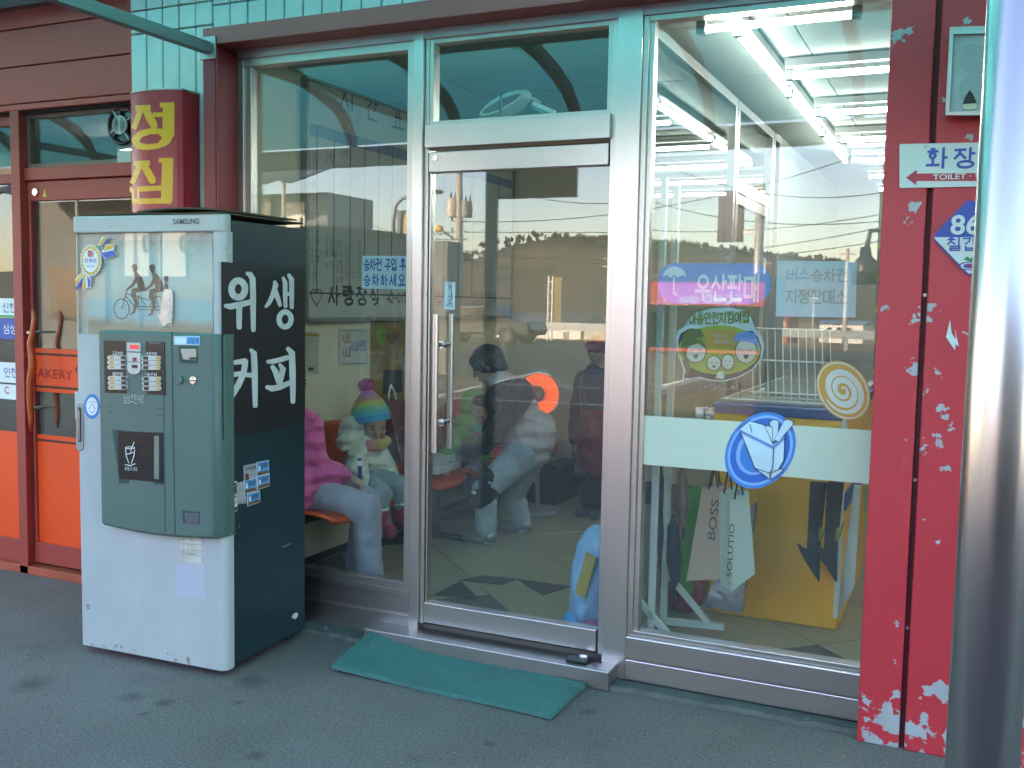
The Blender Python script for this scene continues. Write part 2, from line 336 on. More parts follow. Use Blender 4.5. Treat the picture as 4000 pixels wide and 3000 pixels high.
# ------------------------------------------------------------------ shared materials
STEEL = mat('brushed_steel', (.60, .55, .53), .30, 1, .10, 3, .05, 30, stretch=(1, 1, .04))
STEELH = mat('brushed_steel_horizontal', (.58, .53, .52), .33, 1, .12, 3, .05, 30, stretch=(.05, 1, 1))
STEELD = mat('dull_steel', (.42, .40, .40), .38, 1, .2, 4, .06, 30, stretch=(.1, 1, 1))
ALU = mat('aluminium', (.53, .50, .47), .34, 1, .08, 6)
CHROME = mat('chrome', (.75, .75, .75), .14, 1, .04, 6)
BLACK = mat('black_plastic', (.012, .013, .014), .4)
RUBBER = mat('rubber', (.02, .02, .02), .8)
WHITE = mat('white_plastic', (.72, .73, .71), .4, var=.05)
GLASS = glass('shop_glass')
GLASS2 = glass('plain_glass', dust=.004, gain=1.0)
ALUD = mat('dull_aluminium', (.30, .31, .30), .4, .8, .1, 6)
DKRED = mat('dark_red_paint', '8a2430', .42, var=.12, vs=3, bump=.03, bs=40)
BROWN = mat('brown_paint', '5c3a34', .55, var=.12)

# ------------------------------------------------------------------ ground (one sheet, dropping to the fields beyond the road)
def asphalt(name, k, spots=()):
    m = bpy.data.materials.new(name); m.use_nodes = True; nt = m.node_tree; N = nt.nodes; L = nt.links; b = N['Principled BSDF']
    tc = N.new('ShaderNodeTexCoord'); co = tc.outputs['Object']
    def nz(sc, det=5, ro=.6):
        n = N.new('ShaderNodeTexNoise'); n.inputs['Scale'].default_value = sc; n.inputs['Detail'].default_value = det; n.inputs['Roughness'].default_value = ro; L.new(co, n.inputs['Vector']); return n.outputs[0]
    def ramp(inp, a, ca, b_, cb):
        r = N.new('ShaderNodeValToRGB'); r.color_ramp.elements[0].position = a; r.color_ramp.elements[1].position = b_; r.color_ramp.elements[0].color = (*ca, 1); r.color_ramp.elements[1].color = (*cb, 1); L.new(inp, r.inputs[0]); return r.outputs[0]
    def mix(f, a, b_, t='MIX'):
        x = N.new('ShaderNodeMix'); x.data_type = 'RGBA'; x.blend_type = t
        if isinstance(f, float): x.inputs[0].default_value = f
        else: L.new(f, x.inputs[0])
        for i, v in ((6, a), (7, b_)):
            if isinstance(v, tuple): x.inputs[i].default_value = (*v, 1)
            else: L.new(v, x.inputs[i])
        return x.outputs[2]
    base = ramp(nz(1.1, 8), .3, (.128*k, .106*k, .100*k), .7, (.196*k, .165*k, .156*k))
    fine = ramp(nz(95, 4), .35, (.68, .68, .68), .65, (1.3, 1.3, 1.3))
    c = mix(1.0, base, fine, 'MULTIPLY')
    blot = ramp(nz(3.3, 6), .60, (1, 1, 1), .74, (.74, .75, .76)); c = mix(1.0, c, blot, 'MULTIPLY')
    vor = N.new('ShaderNodeTexVoronoi'); vor.inputs['Scale'].default_value = 5.5; L.new(co, vor.inputs['Vector'])
    spot = ramp(vor.outputs['Distance'], .02, (.5, .5, .52), .055, (1, 1, 1)); c = mix(.6, c, spot, 'MULTIPLY')
    vor2 = N.new('ShaderNodeTexVoronoi'); vor2.inputs['Scale'].default_value = 26; L.new(co, vor2.inputs['Vector'])
    grit = ramp(vor2.outputs['Distance'], .05, (1, 1, 1), .075, (0, 0, 0)); c = mix(grit, c, (.34, .35, .34))
    for (sx_, sy_, sr) in spots:
        vm_ = N.new('ShaderNodeVectorMath'); vm_.operation = 'DISTANCE'; L.new(co, vm_.inputs[0]); vm_.inputs[1].default_value = (sx_, sy_, 0)
        ad = N.new('ShaderNodeMath'); ad.operation = 'MULTIPLY_ADD'; ad.inputs[1].default_value = sr*1.6; L.new(nz(7, 6), ad.inputs[0]); L.new(vm_.outputs['Value'], ad.inputs[2])
        st = ramp(ad.outputs[0], sr*1.05, (.55, .56, .58), sr*1.9, (1, 1, 1)); c = mix(1.0, c, st, 'MULTIPLY')
    L.new(c, b.inputs['Base Color']); b.inputs['Roughness'].default_value = .82
    bp = N.new('ShaderNodeBump'); bp.inputs['Strength'].default_value = .45; bp.inputs['Distance'].default_value = .006; L.new(nz(170, 4), bp.inputs['Height']); L.new(bp.outputs[0], b.inputs['Normal'])
    return m
ASPH = asphalt('worn_asphalt', .92, [(P(a, b, z=0).x, P(a, b, z=0).y, r_) for a, b, r_ in ((990, 2660, .075), (130, 2670, .09), (640, 2745, .04), (930, 2745, .022), (565, 2788, .02), (2055, 2470+180, .02), (1910, 2905, .025), (520, 2720, .06), (3080, 2795, .03), (3250, 2800, .03), (2300, 2780, .03), (1000, 2950, .035))]); ROADM = asphalt('shaded_asphalt', .42)  # second asphalt darkened: shade over the open forecourt is put into its colour
g = MB(); ys = [14, -34]; xs = [-90, 60]
g.add([(-90, 14, -.004), (60, 14, -.004), (60, -34, -.004), (-90, -34, -.004)], [(0, 3, 2, 1)])
struct(g.build('bus_forecourt', ROADM))
struct(MB().add([(-30, 10, 0), (30, 10, 0), (30, -3.1, 0), (-30, -3.1, 0)], [(0, 3, 2, 1)]).build('pavement', ASPH))
FIELD = mat('stubble_field', '9a7748', .9, var=.35, vs=.25, bump=.6, bs=2, col2='6e5a3a', thr=.62)
g = MB(); prof = [(-34, -.02), (-40, -.5), (-48, -.95), (-62, -1.5), (-110, -2.9), (-150, -3.9), (-260, -4.5), (-1500, -5)]
fx = [-900, -300, -150, -80, -40, -20, 0, 30, 100, 400]
for (y, z) in prof:
    for x in fx: g.v.append((x, y, z + (0 if y > -35 else mnoise.noise(Vector((x*.02, y*.03, 0)))*.3)))
nx = len(fx)
for i in range(len(prof)-1):
    for j in range(nx-1): g.f.append((i*nx+j, (i+1)*nx+j, (i+1)*nx+j+1, i*nx+j+1)); g.m.append(0)
struct(g.build('field', FIELD))
# painted lines on the forecourt and road
LINE = mat('road_paint', (.62, .62, .60), .6, var=.2, vs=12)
for i, (xa, ya, xb, yb, hw) in enumerate([(-14, -9.0, -3.2, -10.5, .06), (-16, -12, -2, -13.4, .06), (-40, -17, 20, -17.6, .08), (-40, -24, 20, -24.5, .08), (-7.5, -9.2, -8.6, -17, .06)]):
    d = Vector((xb-xa, yb-ya, 0)).normalized(); n = Vector((-d.y, d.x, 0))*hw; a = Vector((xa, ya, .004+i*.0005)); b_ = Vector((xb, yb, .004+i*.0005))
    m_ = MB(); m_.add([a-n, b_-n, b_+n, a+n], [(0, 1, 2, 3)]); struct(m_.build('road_marking', LINE))
# concrete edging strip along the foot of the shop front
CONC = mat('worn_concrete', (.10, .098, .095), .85, var=.25, vs=9, bump=.5, bs=60, col2=(.30, .32, .31), thr=.64)
g = MB(); n = 60; rnd = random.Random(3)
top = [(-2.76+2.48*i/n, -.105 + rnd.uniform(-.012, .012)) for i in range(n+1)]
for (x, y) in top: g.v += [(x, y, .001), (x, y+.012, .016+rnd.uniform(-.003, .004)), (x, .06, .018)]
for i in range(n):
    a = i*3; g.f += [(a, a+3, a+4, a+1), (a+1, a+4, a+5, a+2)]; g.m += [0, 0]
struct(g.build('concrete_edging', CONC))

# ------------------------------------------------------------------ the shop building
shop = thing('shop_building', 'bus stop shop with red pillars, steel door and large glass windows', 'building', (-1.7, 1, 0))
XL, XR, YB, ZC, ZF = -3.12, 3.2, 6.2, 2.63, .10
CREAM = mat('cream_wall', 'd2c8b0', .75, var=.06, vs=2, bump=.08, bs=50)
CEILM = mat('ceiling_board', '868f8b', .9, var=.08, vs=30, bump=.15, bs=60)
STOREW = mat('store_wall', '727c77', .7, var=.08, vs=1)
# inside walls
MB().box(XL-.1, .06, 0, XL, YB, 2.9).build('side_wall', CREAM, shop)
MB().box(XL, 3.02, 0, -1.2, 3.12, 2.9).build('back_wall', CREAM, shop)
MB().box(-1.2, YB, 0, XR, YB+.1, 2.9).build('back_wall', STOREW, shop)
MB().box(XR, 0, 0, XR+.1, YB, 2.9).build('side_wall', STOREW, shop)
SKIRT = mat('dark_skirting', (.02, .022, .024), .5)
MB().box(XL, .06, ZF, XL+.012, 3.02, ZF+.16).box(XL, 3.008, ZF, -1.2, 3.02, ZF+.16).build('skirting_board', SKIRT, shop)
MB().box(-1.3, 3.12, 0, -1.2, YB, 2.9).build('side_wall', STOREW, shop)
# ceiling boards
cb = MB().box(XL-.1, .02, ZC+.012, XR, YB, ZC+.06).build('ceiling', CEILM, shop)
CB = MB().box(-.298, -.598, 0, .298, .598, .01).build('ceiling_board', CEILM, cb, bevel=.003, seg=1)
first = True
for i in range(10):
    for j in range(5):
        x, y = XL+.3+i*.6+.02, .68+j*1.2
        if x > XR-.3: continue
        o = CB if first else CB.copy()
        if not first: COL.objects.link(o)
        first = False; o.location = (x, y, ZC)
# floor of diagonal tiles
FLT = mat('floor_tile', '938a76', .4, var=.03, vs=.03)
GROUT = mat('grout', (.12, .11, .10), .9)
fl = MB().box(XL, .02, .02, XR, YB, ZF-.008).build('floor', GROUT, shop)
a45 = math.radians(45); ts = .54; me0 = None
tb = MB().box(-ts/2+.0025, -ts/2+.0025, -.008, ts/2-.0025, ts/2-.0025, 0)
o0 = tb.build('floor_tile', FLT, fl, bevel=.0015, seg=1); first = True
p0 = Vector((-.51, .525)); ea = Vector((math.cos(-a45), math.sin(-a45))); eb = Vector((math.cos(a45), math.sin(a45)))
for i in range(-14, 15):
    for j in range(-14, 15):
        c = p0 + ea*ts*(i+.5) + eb*ts*(j+.5)
        if not (XL+.3 < c.x < 2.6 and .36 < c.y < 5.6): continue
        o = o0 if first else o0.copy()
        if not first: COL.objects.link(o)
        first = False; o.location = (c.x, c.y, ZF); o.rotation_euler = (0, 0, -a45)
# dark triangles inlaid in the floor behind the door
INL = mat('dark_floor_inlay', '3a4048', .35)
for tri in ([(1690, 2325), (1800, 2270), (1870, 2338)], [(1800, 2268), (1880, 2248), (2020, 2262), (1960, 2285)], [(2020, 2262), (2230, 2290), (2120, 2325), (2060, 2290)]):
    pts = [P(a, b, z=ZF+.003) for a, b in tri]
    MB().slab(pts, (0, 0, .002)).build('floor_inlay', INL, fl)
# roof and upper wall (keep the low sun off the forecourt)
ROOFM = mat('roof_felt', (.12, .12, .12), .9)
MB().box(-9, -.02, 2.95, 8, 8, 3.22).build('roof', ROOFM, shop)
MB().box(XR+.1, .05, 0, 8, 8, 2.95).build('side_wall', CREAM, shop)
# white vertical siding panels left of and above the windows
SID = mat('white_siding', (.64, .66, .63), .35, var=.10, vs=4, bump=.04, bs=12)
sw = MB().box(-3.70, -.035, 0, -3.19, .06, 2.95).box(-3.19, -.035, 2.70, .9, .06, 2.95).build('siding_backing', mat('siding_shadow', (.03, .035, .035), .9), shop)
def panel(x0, x1, z0, z1):
    MB().box(x0, -.062-random.uniform(0, .003), z0, x1, -.035, z1).build('siding_panel', SID, sw, bevel=.004, seg=2)
x = -3.70
k = 0
while x < .85:
    wd = .098
    if x < -3.2: panel(x+.003, x+wd-.002, .02, 2.735)
    else: panel(x+.003, x+wd-.002, 2.712, 2.82)
    panel(x+.003, x+wd-.002, 2.742 if x < -3.2 else 2.826, 2.842 if x < -3.2 else 2.945)
    if x < -3.2: panel(x+.003, x+wd-.002, 2.848, 2.95)
    x += .1; k += 1
# red column left of the window and red lintel over it
MB().box(-3.19, -.14, 0, -3.12, .02, 2.62).box(-3.118, -.139, 0, -3.105, .02, 2.60).build('pillar', DKRED, shop, bevel=.003)
LINT = mat('lintel_paint', 'b05c5a', .5, var=.1, vs=3)
MB().box(-3.19, -.14, 2.625, .9, .0, 2.70).build('lintel', LINT, shop, bevel=.003)
MB().box(-3.10, -.02, 2.585, -.29, .03, 2.625).build('window_head', STEELH, shop, bevel=.002)

# peeling red pillar on the right, two panels with a groove
def peel():
    m = bpy.data.materials.new('peeling_red_paint'); m.use_nodes = True; nt = m.node_tree; N = nt.nodes; L = nt.links; b = N['Principled BSDF']
    ge = N.new('ShaderNodeNewGeometry'); sx = N.new('ShaderNodeSeparateXYZ'); L.new(ge.outputs['Position'], sx.inputs[0])
    def nz(sc, det, ro, vec=None):
        n = N.new('ShaderNodeTexNoise'); n.inputs['Scale'].default_value = sc; n.inputs['Detail'].default_value = det; n.inputs['Roughness'].default_value = ro
        L.new(vec or ge.outputs['Position'], n.inputs['Vector']); return n.outputs[0]
    def mth(op, a, c=None):
        x = N.new('ShaderNodeMath'); x.operation = op
        for i, v in enumerate((a, c)):
            if v is None: continue
            if isinstance(v, (int, float)): x.inputs[i].default_value = v
            else: L.new(v, x.inputs[i])
        return x.outputs[0]
    def mrange(v, a, b_, c, d):
        x = N.new('ShaderNodeMapRange'); L.new(v, x.inputs[0])
        for i, q in enumerate((a, b_, c, d)): x.inputs[i+1].default_value = q
        return x.outputs[0]
    z = sx.outputs[2]; xx = sx.outputs[0]
    low = mrange(z, .02, .34, .30, 0)                       # flaking near the foot
    mid = mth('MULTIPLY', mrange(mth('ABSOLUTE', mth('SUBTRACT', z, 1.34)), .05, .30, .10, 0), mrange(xx, -.20, -.12, 0, 1))   # scraped posters
    tot = mth('ADD', mth('ADD', low, mid), nz(9, 2, .5))
    big = mth('ADD', mth('MULTIPLY', nz(16, 8, .62), .6), mth('MULTIPLY', tot, .6))
    mask = N.new('ShaderNodeValToRGB'); mask.color_ramp.elements[0].position = .75; mask.color_ramp.elements[1].position = .757; L.new(big, mask.inputs[0])
    sm = N.new('ShaderNodeValToRGB'); sm.color_ramp.elements[0].position = .82; sm.color_ramp.elements[1].position = .83; L.new(nz(38, 4, .6), sm.inputs[0])
    mk = mth('MAXIMUM', mask.outputs[0], sm.outputs[0])
    red = N.new('ShaderNodeValToRGB'); red.color_ramp.elements[0].color = (*rgb('b42c36'), 1); red.color_ramp.elements[1].color = (*rgb('c83c46'), 1); L.new(nz(2.2, 6, .6), red.inputs[0])
    grey = N.new('ShaderNodeValToRGB'); grey.color_ramp.elements[0].color = (.30, .31, .33, 1); grey.color_ramp.elements[1].color = (.46, .47, .49, 1); L.new(nz(12, 5, .6), grey.inputs[0])
    mx = N.new('ShaderNodeMix'); mx.data_type = 'RGBA'; L.new(mk, mx.inputs[0]); L.new(red.outputs[0], mx.inputs[6]); L.new(grey.outputs[0], mx.inputs[7])
    L.new(mx.outputs[2], b.inputs['Base Color']); b.inputs['Roughness'].default_value = .42
    bp = N.new('ShaderNodeBump'); bp.invert = True; bp.inputs['Strength'].default_value = .5; bp.inputs['Distance'].default_value = .002; L.new(mk, bp.inputs['Height']); L.new(bp.outputs[0], b.inputs['Normal'])
    return m
PEEL = peel()
pr = MB().box(-.27, -.12, 0, .25, .02, 2.95).build('pillar', mat('pillar_groove', '5a1420', .6), shop)
pr['label'] = 'red sheet metal pillar with peeling paint'
for (a, b_) in ((-.286, -.150), (-.132, .02), (.04, .252)):
    MB().box(a, -.145, 0, b_, -.118, 2.95).build('pillar_panel', PEEL, pr, bevel=.006, seg=3)
MB().box(-.286, -.118, 0, -.268, .02, 2.95).box(.232, -.118, 0, .252, .02, 2.95).build('pillar_side', PEEL, pr)
for z in (.93, 1.55, .42): MB().disc((-.141, -.12, z), (0, -1, 0), .006, .004, 12).build('rivet', STEELD, pr)

# ------------------------------------------------------------------ glazing
def frame(mb, x0, x1, z0, z1, t, y0, y1, b=None):
    b = t if b is None else b
    return mb.box(x0, y0, z0, x0+t, y1, z1).box(x1-t, y0, z0, x1, y1, z1).box(x0+t, y0+.001, z1-t, x1-t, y1, z1).box(x0+t, y0+.001, z0, x1-t, y1, z0+b)
def pane(parent, x0, x1, z0, z1, y=.012, th=.008, m=None, name='pane'):
    return MB().box(x0, y, z0, x1, y+th, z1).build(name, m or GLASS, parent)
# left window
wl = frame(MB(), -3.105, -2.166, .235, 2.585, .035, -.01, .05).box(-3.07, .0, .27, -3.035, .045, 2.55).build('window', ALU, shop, bevel=.002)
wl['label'] = 'tall window on the left beside the vending machine'
pane(wl, -3.072, -2.20, .262, 2.552)
MB().box(-3.105, -.018, .218, -2.166, .06, .235).box(-3.105, -.012, .125, -2.166, .06, .132).box(-3.105, -.018, .118, -2.166, .06, .125).build('sill_rail', STEELH, wl)
MB().box(-3.105, -.008, .132, -2.166, .05, .218).box(-3.105, -.008, .018, -2.166, .05, .118).build('sill_panel', STEELD, wl)
# left door post, right post
MB().box(-2.166, -.025, .02, -2.118, .06, 2.615).build('door_post', STEEL, shop, bevel=.003)
MB().box(-2.117, -.008, .10, -2.098, .06, 2.60).build('door_jamb', ALU, shop, bevel=.002)
MB().box(-1.272, -.025, .02, -1.172, .06, 2.615).build('door_post', STEEL, shop, bevel=.003)
MB().box(-1.296, -.006, .10, -1.2735, .06, 2.60).build('door_jamb', STEEL, shop, bevel=.002)
# transom light above the door
tr = frame(MB(), -2.098, -1.296, 2.232, 2.585, .018, -.004, .05).build('transom_window', ALU, shop, bevel=.0015)
pane(tr, -2.082, -1.312, 2.248, 2.569)
MB().box(-2.105, -.03, 2.137, -1.290, .06, 2.231).build('door_header', STEELH, shop, bevel=.003)
# the door
dr = MB().box(-2.094, -.012, 2.038, -1.300, .036, 2.122).build('door', STEELH, shop, bevel=.003)
MB().box(-2.094, -.014, .108, -1.300, .038, .197).build('bottom_rail', STEELH, dr, bevel=.003)
dr['label'] = 'glass door with steel rails and a tall bar handle'
pane(dr, -2.094, -1.300, .19, 2.045, .008, .010)
MB().disc((-2.063, -.012, 2.098), (0, -1, 0), .013, .004, 20).build('screw', CHROME, dr, bevel=.001)
MB().box(-2.094, .0, .197, -2.088, .03, 2.038).build('edge_trim', ALU, dr)
# handles: one bar outside, its twin inside, on stand-offs
for (xx, yy, za, zb) in ((-2.03, -.055, .862, 1.448), (-2.03, .085, .862, 1.448)):
    h = MB().tube([(xx, yy, za), (xx, yy, zb)], .0155, 20).build('handle_bar', STEEL, dr, smooth=False, bevel=.002)
    for z in (.985, 1.318):
        MB().tube([(xx, yy, z), (xx, .010 if yy < 0 else .018, z)], .010, 14).disc((xx, .008 if yy < 0 else .018, z), (0, -1 if yy < 0 else 1, 0), .016, .006, 18).build('stand_off', CHROME, dr, smooth=False)
# right window
wr = frame(MB(), -1.172, -.27, .197, 2.585, .022, -.012, .05).build('window', ALU, shop, bevel=.002)
wr['label'] = 'large store window between the steel post and the red pillar'
MB().box(-1.15, .0, .22, -1.132, .045, 2.563).build('glazing_bead', ALU, wr)
pane(wr, -1.152, -.28, .218, 2.566)
MB().box(-1.172, -.028, .108, -.27, .05, .1965).box(-1.172, -.028, .022, -.27, .05, .1045).build('sill_panel', STEELH, wr, bevel=.004)
MB().box(-1.172, -.016, .02, -.27, .05, .19).build('sill_core', STEELD, wr)
# next window, right of the pillar
w3 = frame(MB(), .255, 1.6, .197, 2.585, .022, -.012, .05).build('window', ALU, shop, bevel=.002)
pane(w3, .275, 1.582, .218, 2.566)
MB().box(.255, -.028, .108, 1.6, .05, .1965).box(.255, -.028, .022, 1.6, .05, .1045).build('sill_panel', STEELH, w3, bevel=.004)
MB().box(1.6, -.03, 0, XR+.1, .06, 2.95).build('front_wall', SID, shop)
# steel step under the door
MB().box(-2.33, -.125, .0, -1.205, .0, .078).build('step', STEELD, shop, bevel=.004)
MB().box(-1.40, -.09, .078, -1.31, -.035, .094).build('floor_hinge_cover', mat('hinge_metal', (.05, .052, .055), .4, .8), shop, bevel=.006)
MB().disc((-1.335, -.06, .094), (0, 0, 1), .016, .006, 20).build('floor_hinge_pin', CHROME, shop)
# glazed partition between waiting room and store
def yframe(mb, x0, x1, y0, y1, z0, z1, t):
    return mb.box(x0, y0, z0, x1, y0+t, z1).box(x0, y1-t, z0, x1, y1, z1).box(x0, y0+t, z1-t, x1, y1-t, z1).box(x0, y0+t, z0, x1, y1-t, z0+t)
PT = yframe(MB(), -1.225, -1.175, .08, 1.68, ZF, 2.60, .045).build('partition', ALUD, shop, bevel=.002)
MB().box(-1.204, .12, .14, -1.196, 1.64, 2.56).build('pane', GLASS2, PT)
yframe(MB(), -1.225, -1.175, 1.70, 2.75, ZF, 2.60, .045).build('frame', ALUD, PT, bevel=.002)
MB().box(-1.204, 1.745, 2.2, -1.196, 2.705, 2.56).build('pane', GLASS2, PT)
MB().box(-1.222, 1.745, 2.12, -1.178, 2.705, 2.19).box(-1.215, 1.75, .14, -1.185, 1.80, 2.12).box(-1.215, 2.65, .14, -1.185, 2.70, 2.12).box(-1.215, 1.80, 2.06, -1.185, 2.65, 2.12).box(-1.215, 1.80, .14, -1.185, 2.65, .24).build('door_leaf', ALUD, PT, bevel=.002)
MB().box(-1.204, 1.80, .24, -1.196, 2.65, 2.06).build('pane', GLASS2, PT)
MB().tube([(-1.15, 1.83, .9), (-1.15, 1.83, 1.3)], .012, 12).build('handle', CHROME, PT)
yframe(MB(), -1.225, -1.175, 2.77, 3.02, ZF, 2.60, .04).build('frame', ALUD, PT, bevel=.002)

# ------------------------------------------------------------------ teal canopy over the forecourt
can = thing('canopy', 'teal plastic canopy on curved brown ribs along the shop front', 'canopy', (-1.5, -1.3, 2.95))
TEAL = sheet('teal_canopy_sheet', 'aef0e8', trans=.86, gloss=.05)
prof = [(-.04, 3.00), (-.7, 3.03), (-1.4, 3.02), (-1.8, 2.99), (-2.1, 2.93), (-2.3, 2.86), (-2.42, 2.77), (-2.49, 2.66), (-2.51, 2.60)]
X0, X1 = -8.6, 6.0
g = MB()
for (y, z) in prof: g.v += [(X0, y, z+.03), (X1, y, z+.03), (X0, y-.003, z+.035), (X1, y-.003, z+.035)]
for i in range(len(prof)-1):
    a = i*4; g.f += [(a, a+1, a+5, a+4), (a+2, a+6, a+7, a+3)]; g.m += [0, 0]
g.build('canopy_sheet', TEAL, can, smooth=True)
rib_x = [-8.6+.0]
for k in range(-7, 8):
    xx = -1.53 + k*.88
    if not X0 < xx < X1: continue
    g = MB()
    pts = [(y, z) for (y, z) in prof]
    for (y, z) in pts: g.v += [(xx-.03, y, z+.028), (xx+.03, y, z+.028), (xx+.03, y+.01, z-.035), (xx-.03, y+.01, z-.035)]
    for i in range(len(pts)-1):
        a = i*4; g.f += [(a+j, a+(j+1) % 4, a+4+(j+1) % 4, a+4+j) for j in range(4)]; g.m += [0]*4
    g.build('rib', BROWN, can)
MB().box(X0, -2.545, 2.475, X1, -2.495, 2.615).build('fascia_beam', BROWN, can, bevel=.004)
MB().box(X0, -1.45, 2.93, X1, -1.39, 2.985).build('purlin', BROWN, can)
MB().box(X0, -.12, 2.93, X1, -.065, 2.99).build('purlin', BROWN, can)
TIE = mat('tie_bar_paint', '7d8a88', .5)
for xx in (-3.155, .10, -6.4): MB().box(xx-.022, -2.5, 2.585, xx+.022, -.14, 2.635).build('tie_bar', TIE, can, bevel=.003)
MB().box(-3.20, -.15, 2.56, -3.11, -.141, 2.66).build('wall_bracket', STEELD, can, bevel=.003)
for k, xx in enumerate((.037, RF(1912, 1000, -2.5).x, -6.2)):
    o = MB().tube([(xx, -2.5, 0), (xx, -2.5, 2.60)], .038 if k == 0 else .045, 40).build('post', mat('post_steel', (.46, .45, .44), .26, 1, .12, 3, .05, 30, stretch=(1, 1, .04)) if k == 0 else mat('painted_post', (.10, .10, .11), .4), can, smooth=False)
    for p_ in o.data.polygons: p_.use_smooth = len(p_.vertices) == 4
# ------------------------------------------------------------------ bakery next door
bak = thing('bakery_building', 'dark red bakery shop front with glass door and orange panels', 'building', (-4.9, .3, 0))
BRED = mat('bakery_red', '9a3a32', .48, var=.12, vs=3, bump=.03, bs=30)
BSID = mat('bakery_siding', 'bc4c44', .5, var=.12, vs=2.5, bump=.03, bs=20)
ORNG = mat('orange_panel', 'e64a18', .38, var=.08, vs=2)
DKIN = mat('dark_interior', '3a3a34', .8, var=.3, vs=2)
# siding boards above
bk = MB().box(-9, .0, 2.43, -3.70, .06, 2.95).build('siding_backing', mat('siding_gap', (.015, .012, .012), .9), bak)
for z0, z1 in ((2.445, 2.475), (2.48, 2.662), (2.668, 2.852), (2.858, 2.95)):
    for xa, xb in ((-9, -6.2), (-6.195, -3.702)):
        MB().box(xa, -.022, z0, xb, .0, z1).build('siding_board', BSID, bk, bevel=.004)
MB().box(-3.735, -.035, 0, -3.702, .05, 2.95).build('corner_trim', BSID, bak, bevel=.002)
# frame: posts, transom bar, head
MB().box(-4.59, -.02, .0, -4.525, .07, 2.445).build('door_post', BRED, bak, bevel=.003)
MB().box(-9, .01, 2.432, -3.74, .06, 2.46).box(-4.525, .005, 2.09, -3.74, .065, 2.155).build('transom_bar', BRED, bak, bevel=.003)
MB().box(-9, -.02, 0, -3.74, .10, .045).build('threshold', mat('threshold_paint', 'a04a30', .6, var=.2, vs=8), bak, bevel=.004)
tw = frame(MB(), -4.525, -3.74, 2.155, 2.432, .022, .03, .06).build('transom_window', mat('transom_frame', '6b5a50', .5), bak)
pane(tw, -4.505, -3.76, 2.175, 2.412, .045, .005)
# door leaf: red head rail, glass, orange bands with dark lines, red foot rail
bd = MB().box(-4.52, .02, 1.985, -3.75, .06, 2.085).box(-4.52, .02, .06, -3.75, .06, .17).box(-4.52, .022, .17, -4.50, .058, 1.985).box(-3.77, .022, .17, -3.75, .058, 1.985).build('door', BRED, bak, bevel=.003)
pane(bd, -4.50, -3.77, .17, 1.985, .038, .006)
MB().box(-4.50, .034, .17, -3.77, .038, .755).build('orange_panel', ORNG, bd)
ob = MB().box(-4.50, .034, .985, -3.77, .038, 1.215).build('orange_band', ORNG, bd)
DLIN = mat('dark_line', '3a1a12', .5)
for z in (.725, 1.185, 1.012): MB().box(-4.50, .0325, z-.006, -3.77, .0345, z+.006).build('stripe', DLIN, bd)
text('BAKERY', (-4.53, .034, 1.06), (1, 0, 0), (0, 0, 1), .062, mat('sign_red', 'b01c16', .5), bd, .012, wid=.30, lift=.0015)
text('성심', (-4.20, .034, 1.035), (1, 0, 0), (0, 0, 1), .15, DLIN, bd, .07, wid=.32, lift=.0012)
text('성심', (-4.195, .034, 1.042), (1, 0, 0), (0, 0, 1), .14, ORNG, bd, .012, wid=.30, lift=.0026)
WOODH = mat('handle_wood', 'b2491f', .35, var=.2, vs=8, stretch=(1, 1, .15))
hp = [(128, 1212, 9), (135, 1240, 17), (128, 1300, 19), (118, 1340, 22), (125, 1390, 26), (128, 1430, 27), (118, 1490, 24), (117, 1560, 23), (122, 1640, 19), (120, 1685, 9)]
pts = [P(a, b, y=-.045) for a, b, c in hp]
MB().tube(pts, [c*.00075 for a, b, c in hp], 14).build('handle', WOODH, bd, smooth=True)
for z in (1.30, .90): MB().tube([(-4.46, -.045, z), (-4.46, .03, z)], .008, 10).build('handle_post', STEELD, bd)
pts2 = [Vector((p.x+.0, .12, p.z)) for p in pts]
MB().tube(pts2, [c*.00075 for a, b, c in hp], 14).build('handle', WOODH, bd, smooth=True)
MB().disc((-4.455, .02, 2.03), (0, -1, 0), .020, .010, 20).build('lock', CHROME, bd, bevel=.002)
MB().slab([(-4.405, .0185, 2.005), (-4.375, .0185, 2.005), (-4.39, .0185, 2.045)], (0, .001, 0)).build('warning_sticker', mat('yellow_sticker', 'd6b020', .5), bd)
# window left of the post, with stickers
bw = MB().box(-9, .02, .045, -4.59, .06, .17).box(-9, .02, 2.38, -4.59, .06, 2.432).box(-9, .022, 2.08, -4.59, .058, 2.13).build('window', BRED, bak, bevel=.003)
pane(bw, -8.98, -4.60, .17, 2.08, .038, .006); pane(bw, -8.98, -4.60, 2.13, 2.38, .038, .006)
MB().box(-8.98, .034, .17, -4.60, .038, .755).build('orange_panel', ORNG, bw)
STW = mat('sticker_white', (.70, .72, .72), .45, var=.04); STB = mat('sticker_blue', '1d4fa3', .45, var=.08); STG = mat('sticker_green', '3c9a5a', .45); STK = mat('sticker_ink', (.03, .03, .05), .5); STSK = mat('sticker_sky', '4a9fe0', .45, var=.1)
for i, (z0, z1, m_, tx, tm) in enumerate([(1.37, 1.475, STW, '신한', STB), (1.255, 1.365, STB, '삼성', STW), (1.02, 1.13, STW, '인천', STB), (.93, 1.01, STW, 'C', mat('sticker_red', 'c22a2a', .5))]):
    s_ = MB().box(-4.78, .032, z0, -4.605, .0335, z1).build('card_sticker', m_, bw)
    text(tx, (-4.74, .032, z0+.03), (1, 0, 0), (0, 0, 1), .05, tm, bw, .01, lift=.0012)
MB().box(-4.78, .031, 1.372, -4.605, .0325, 1.385).build('sticker_stripe', STG, bw)
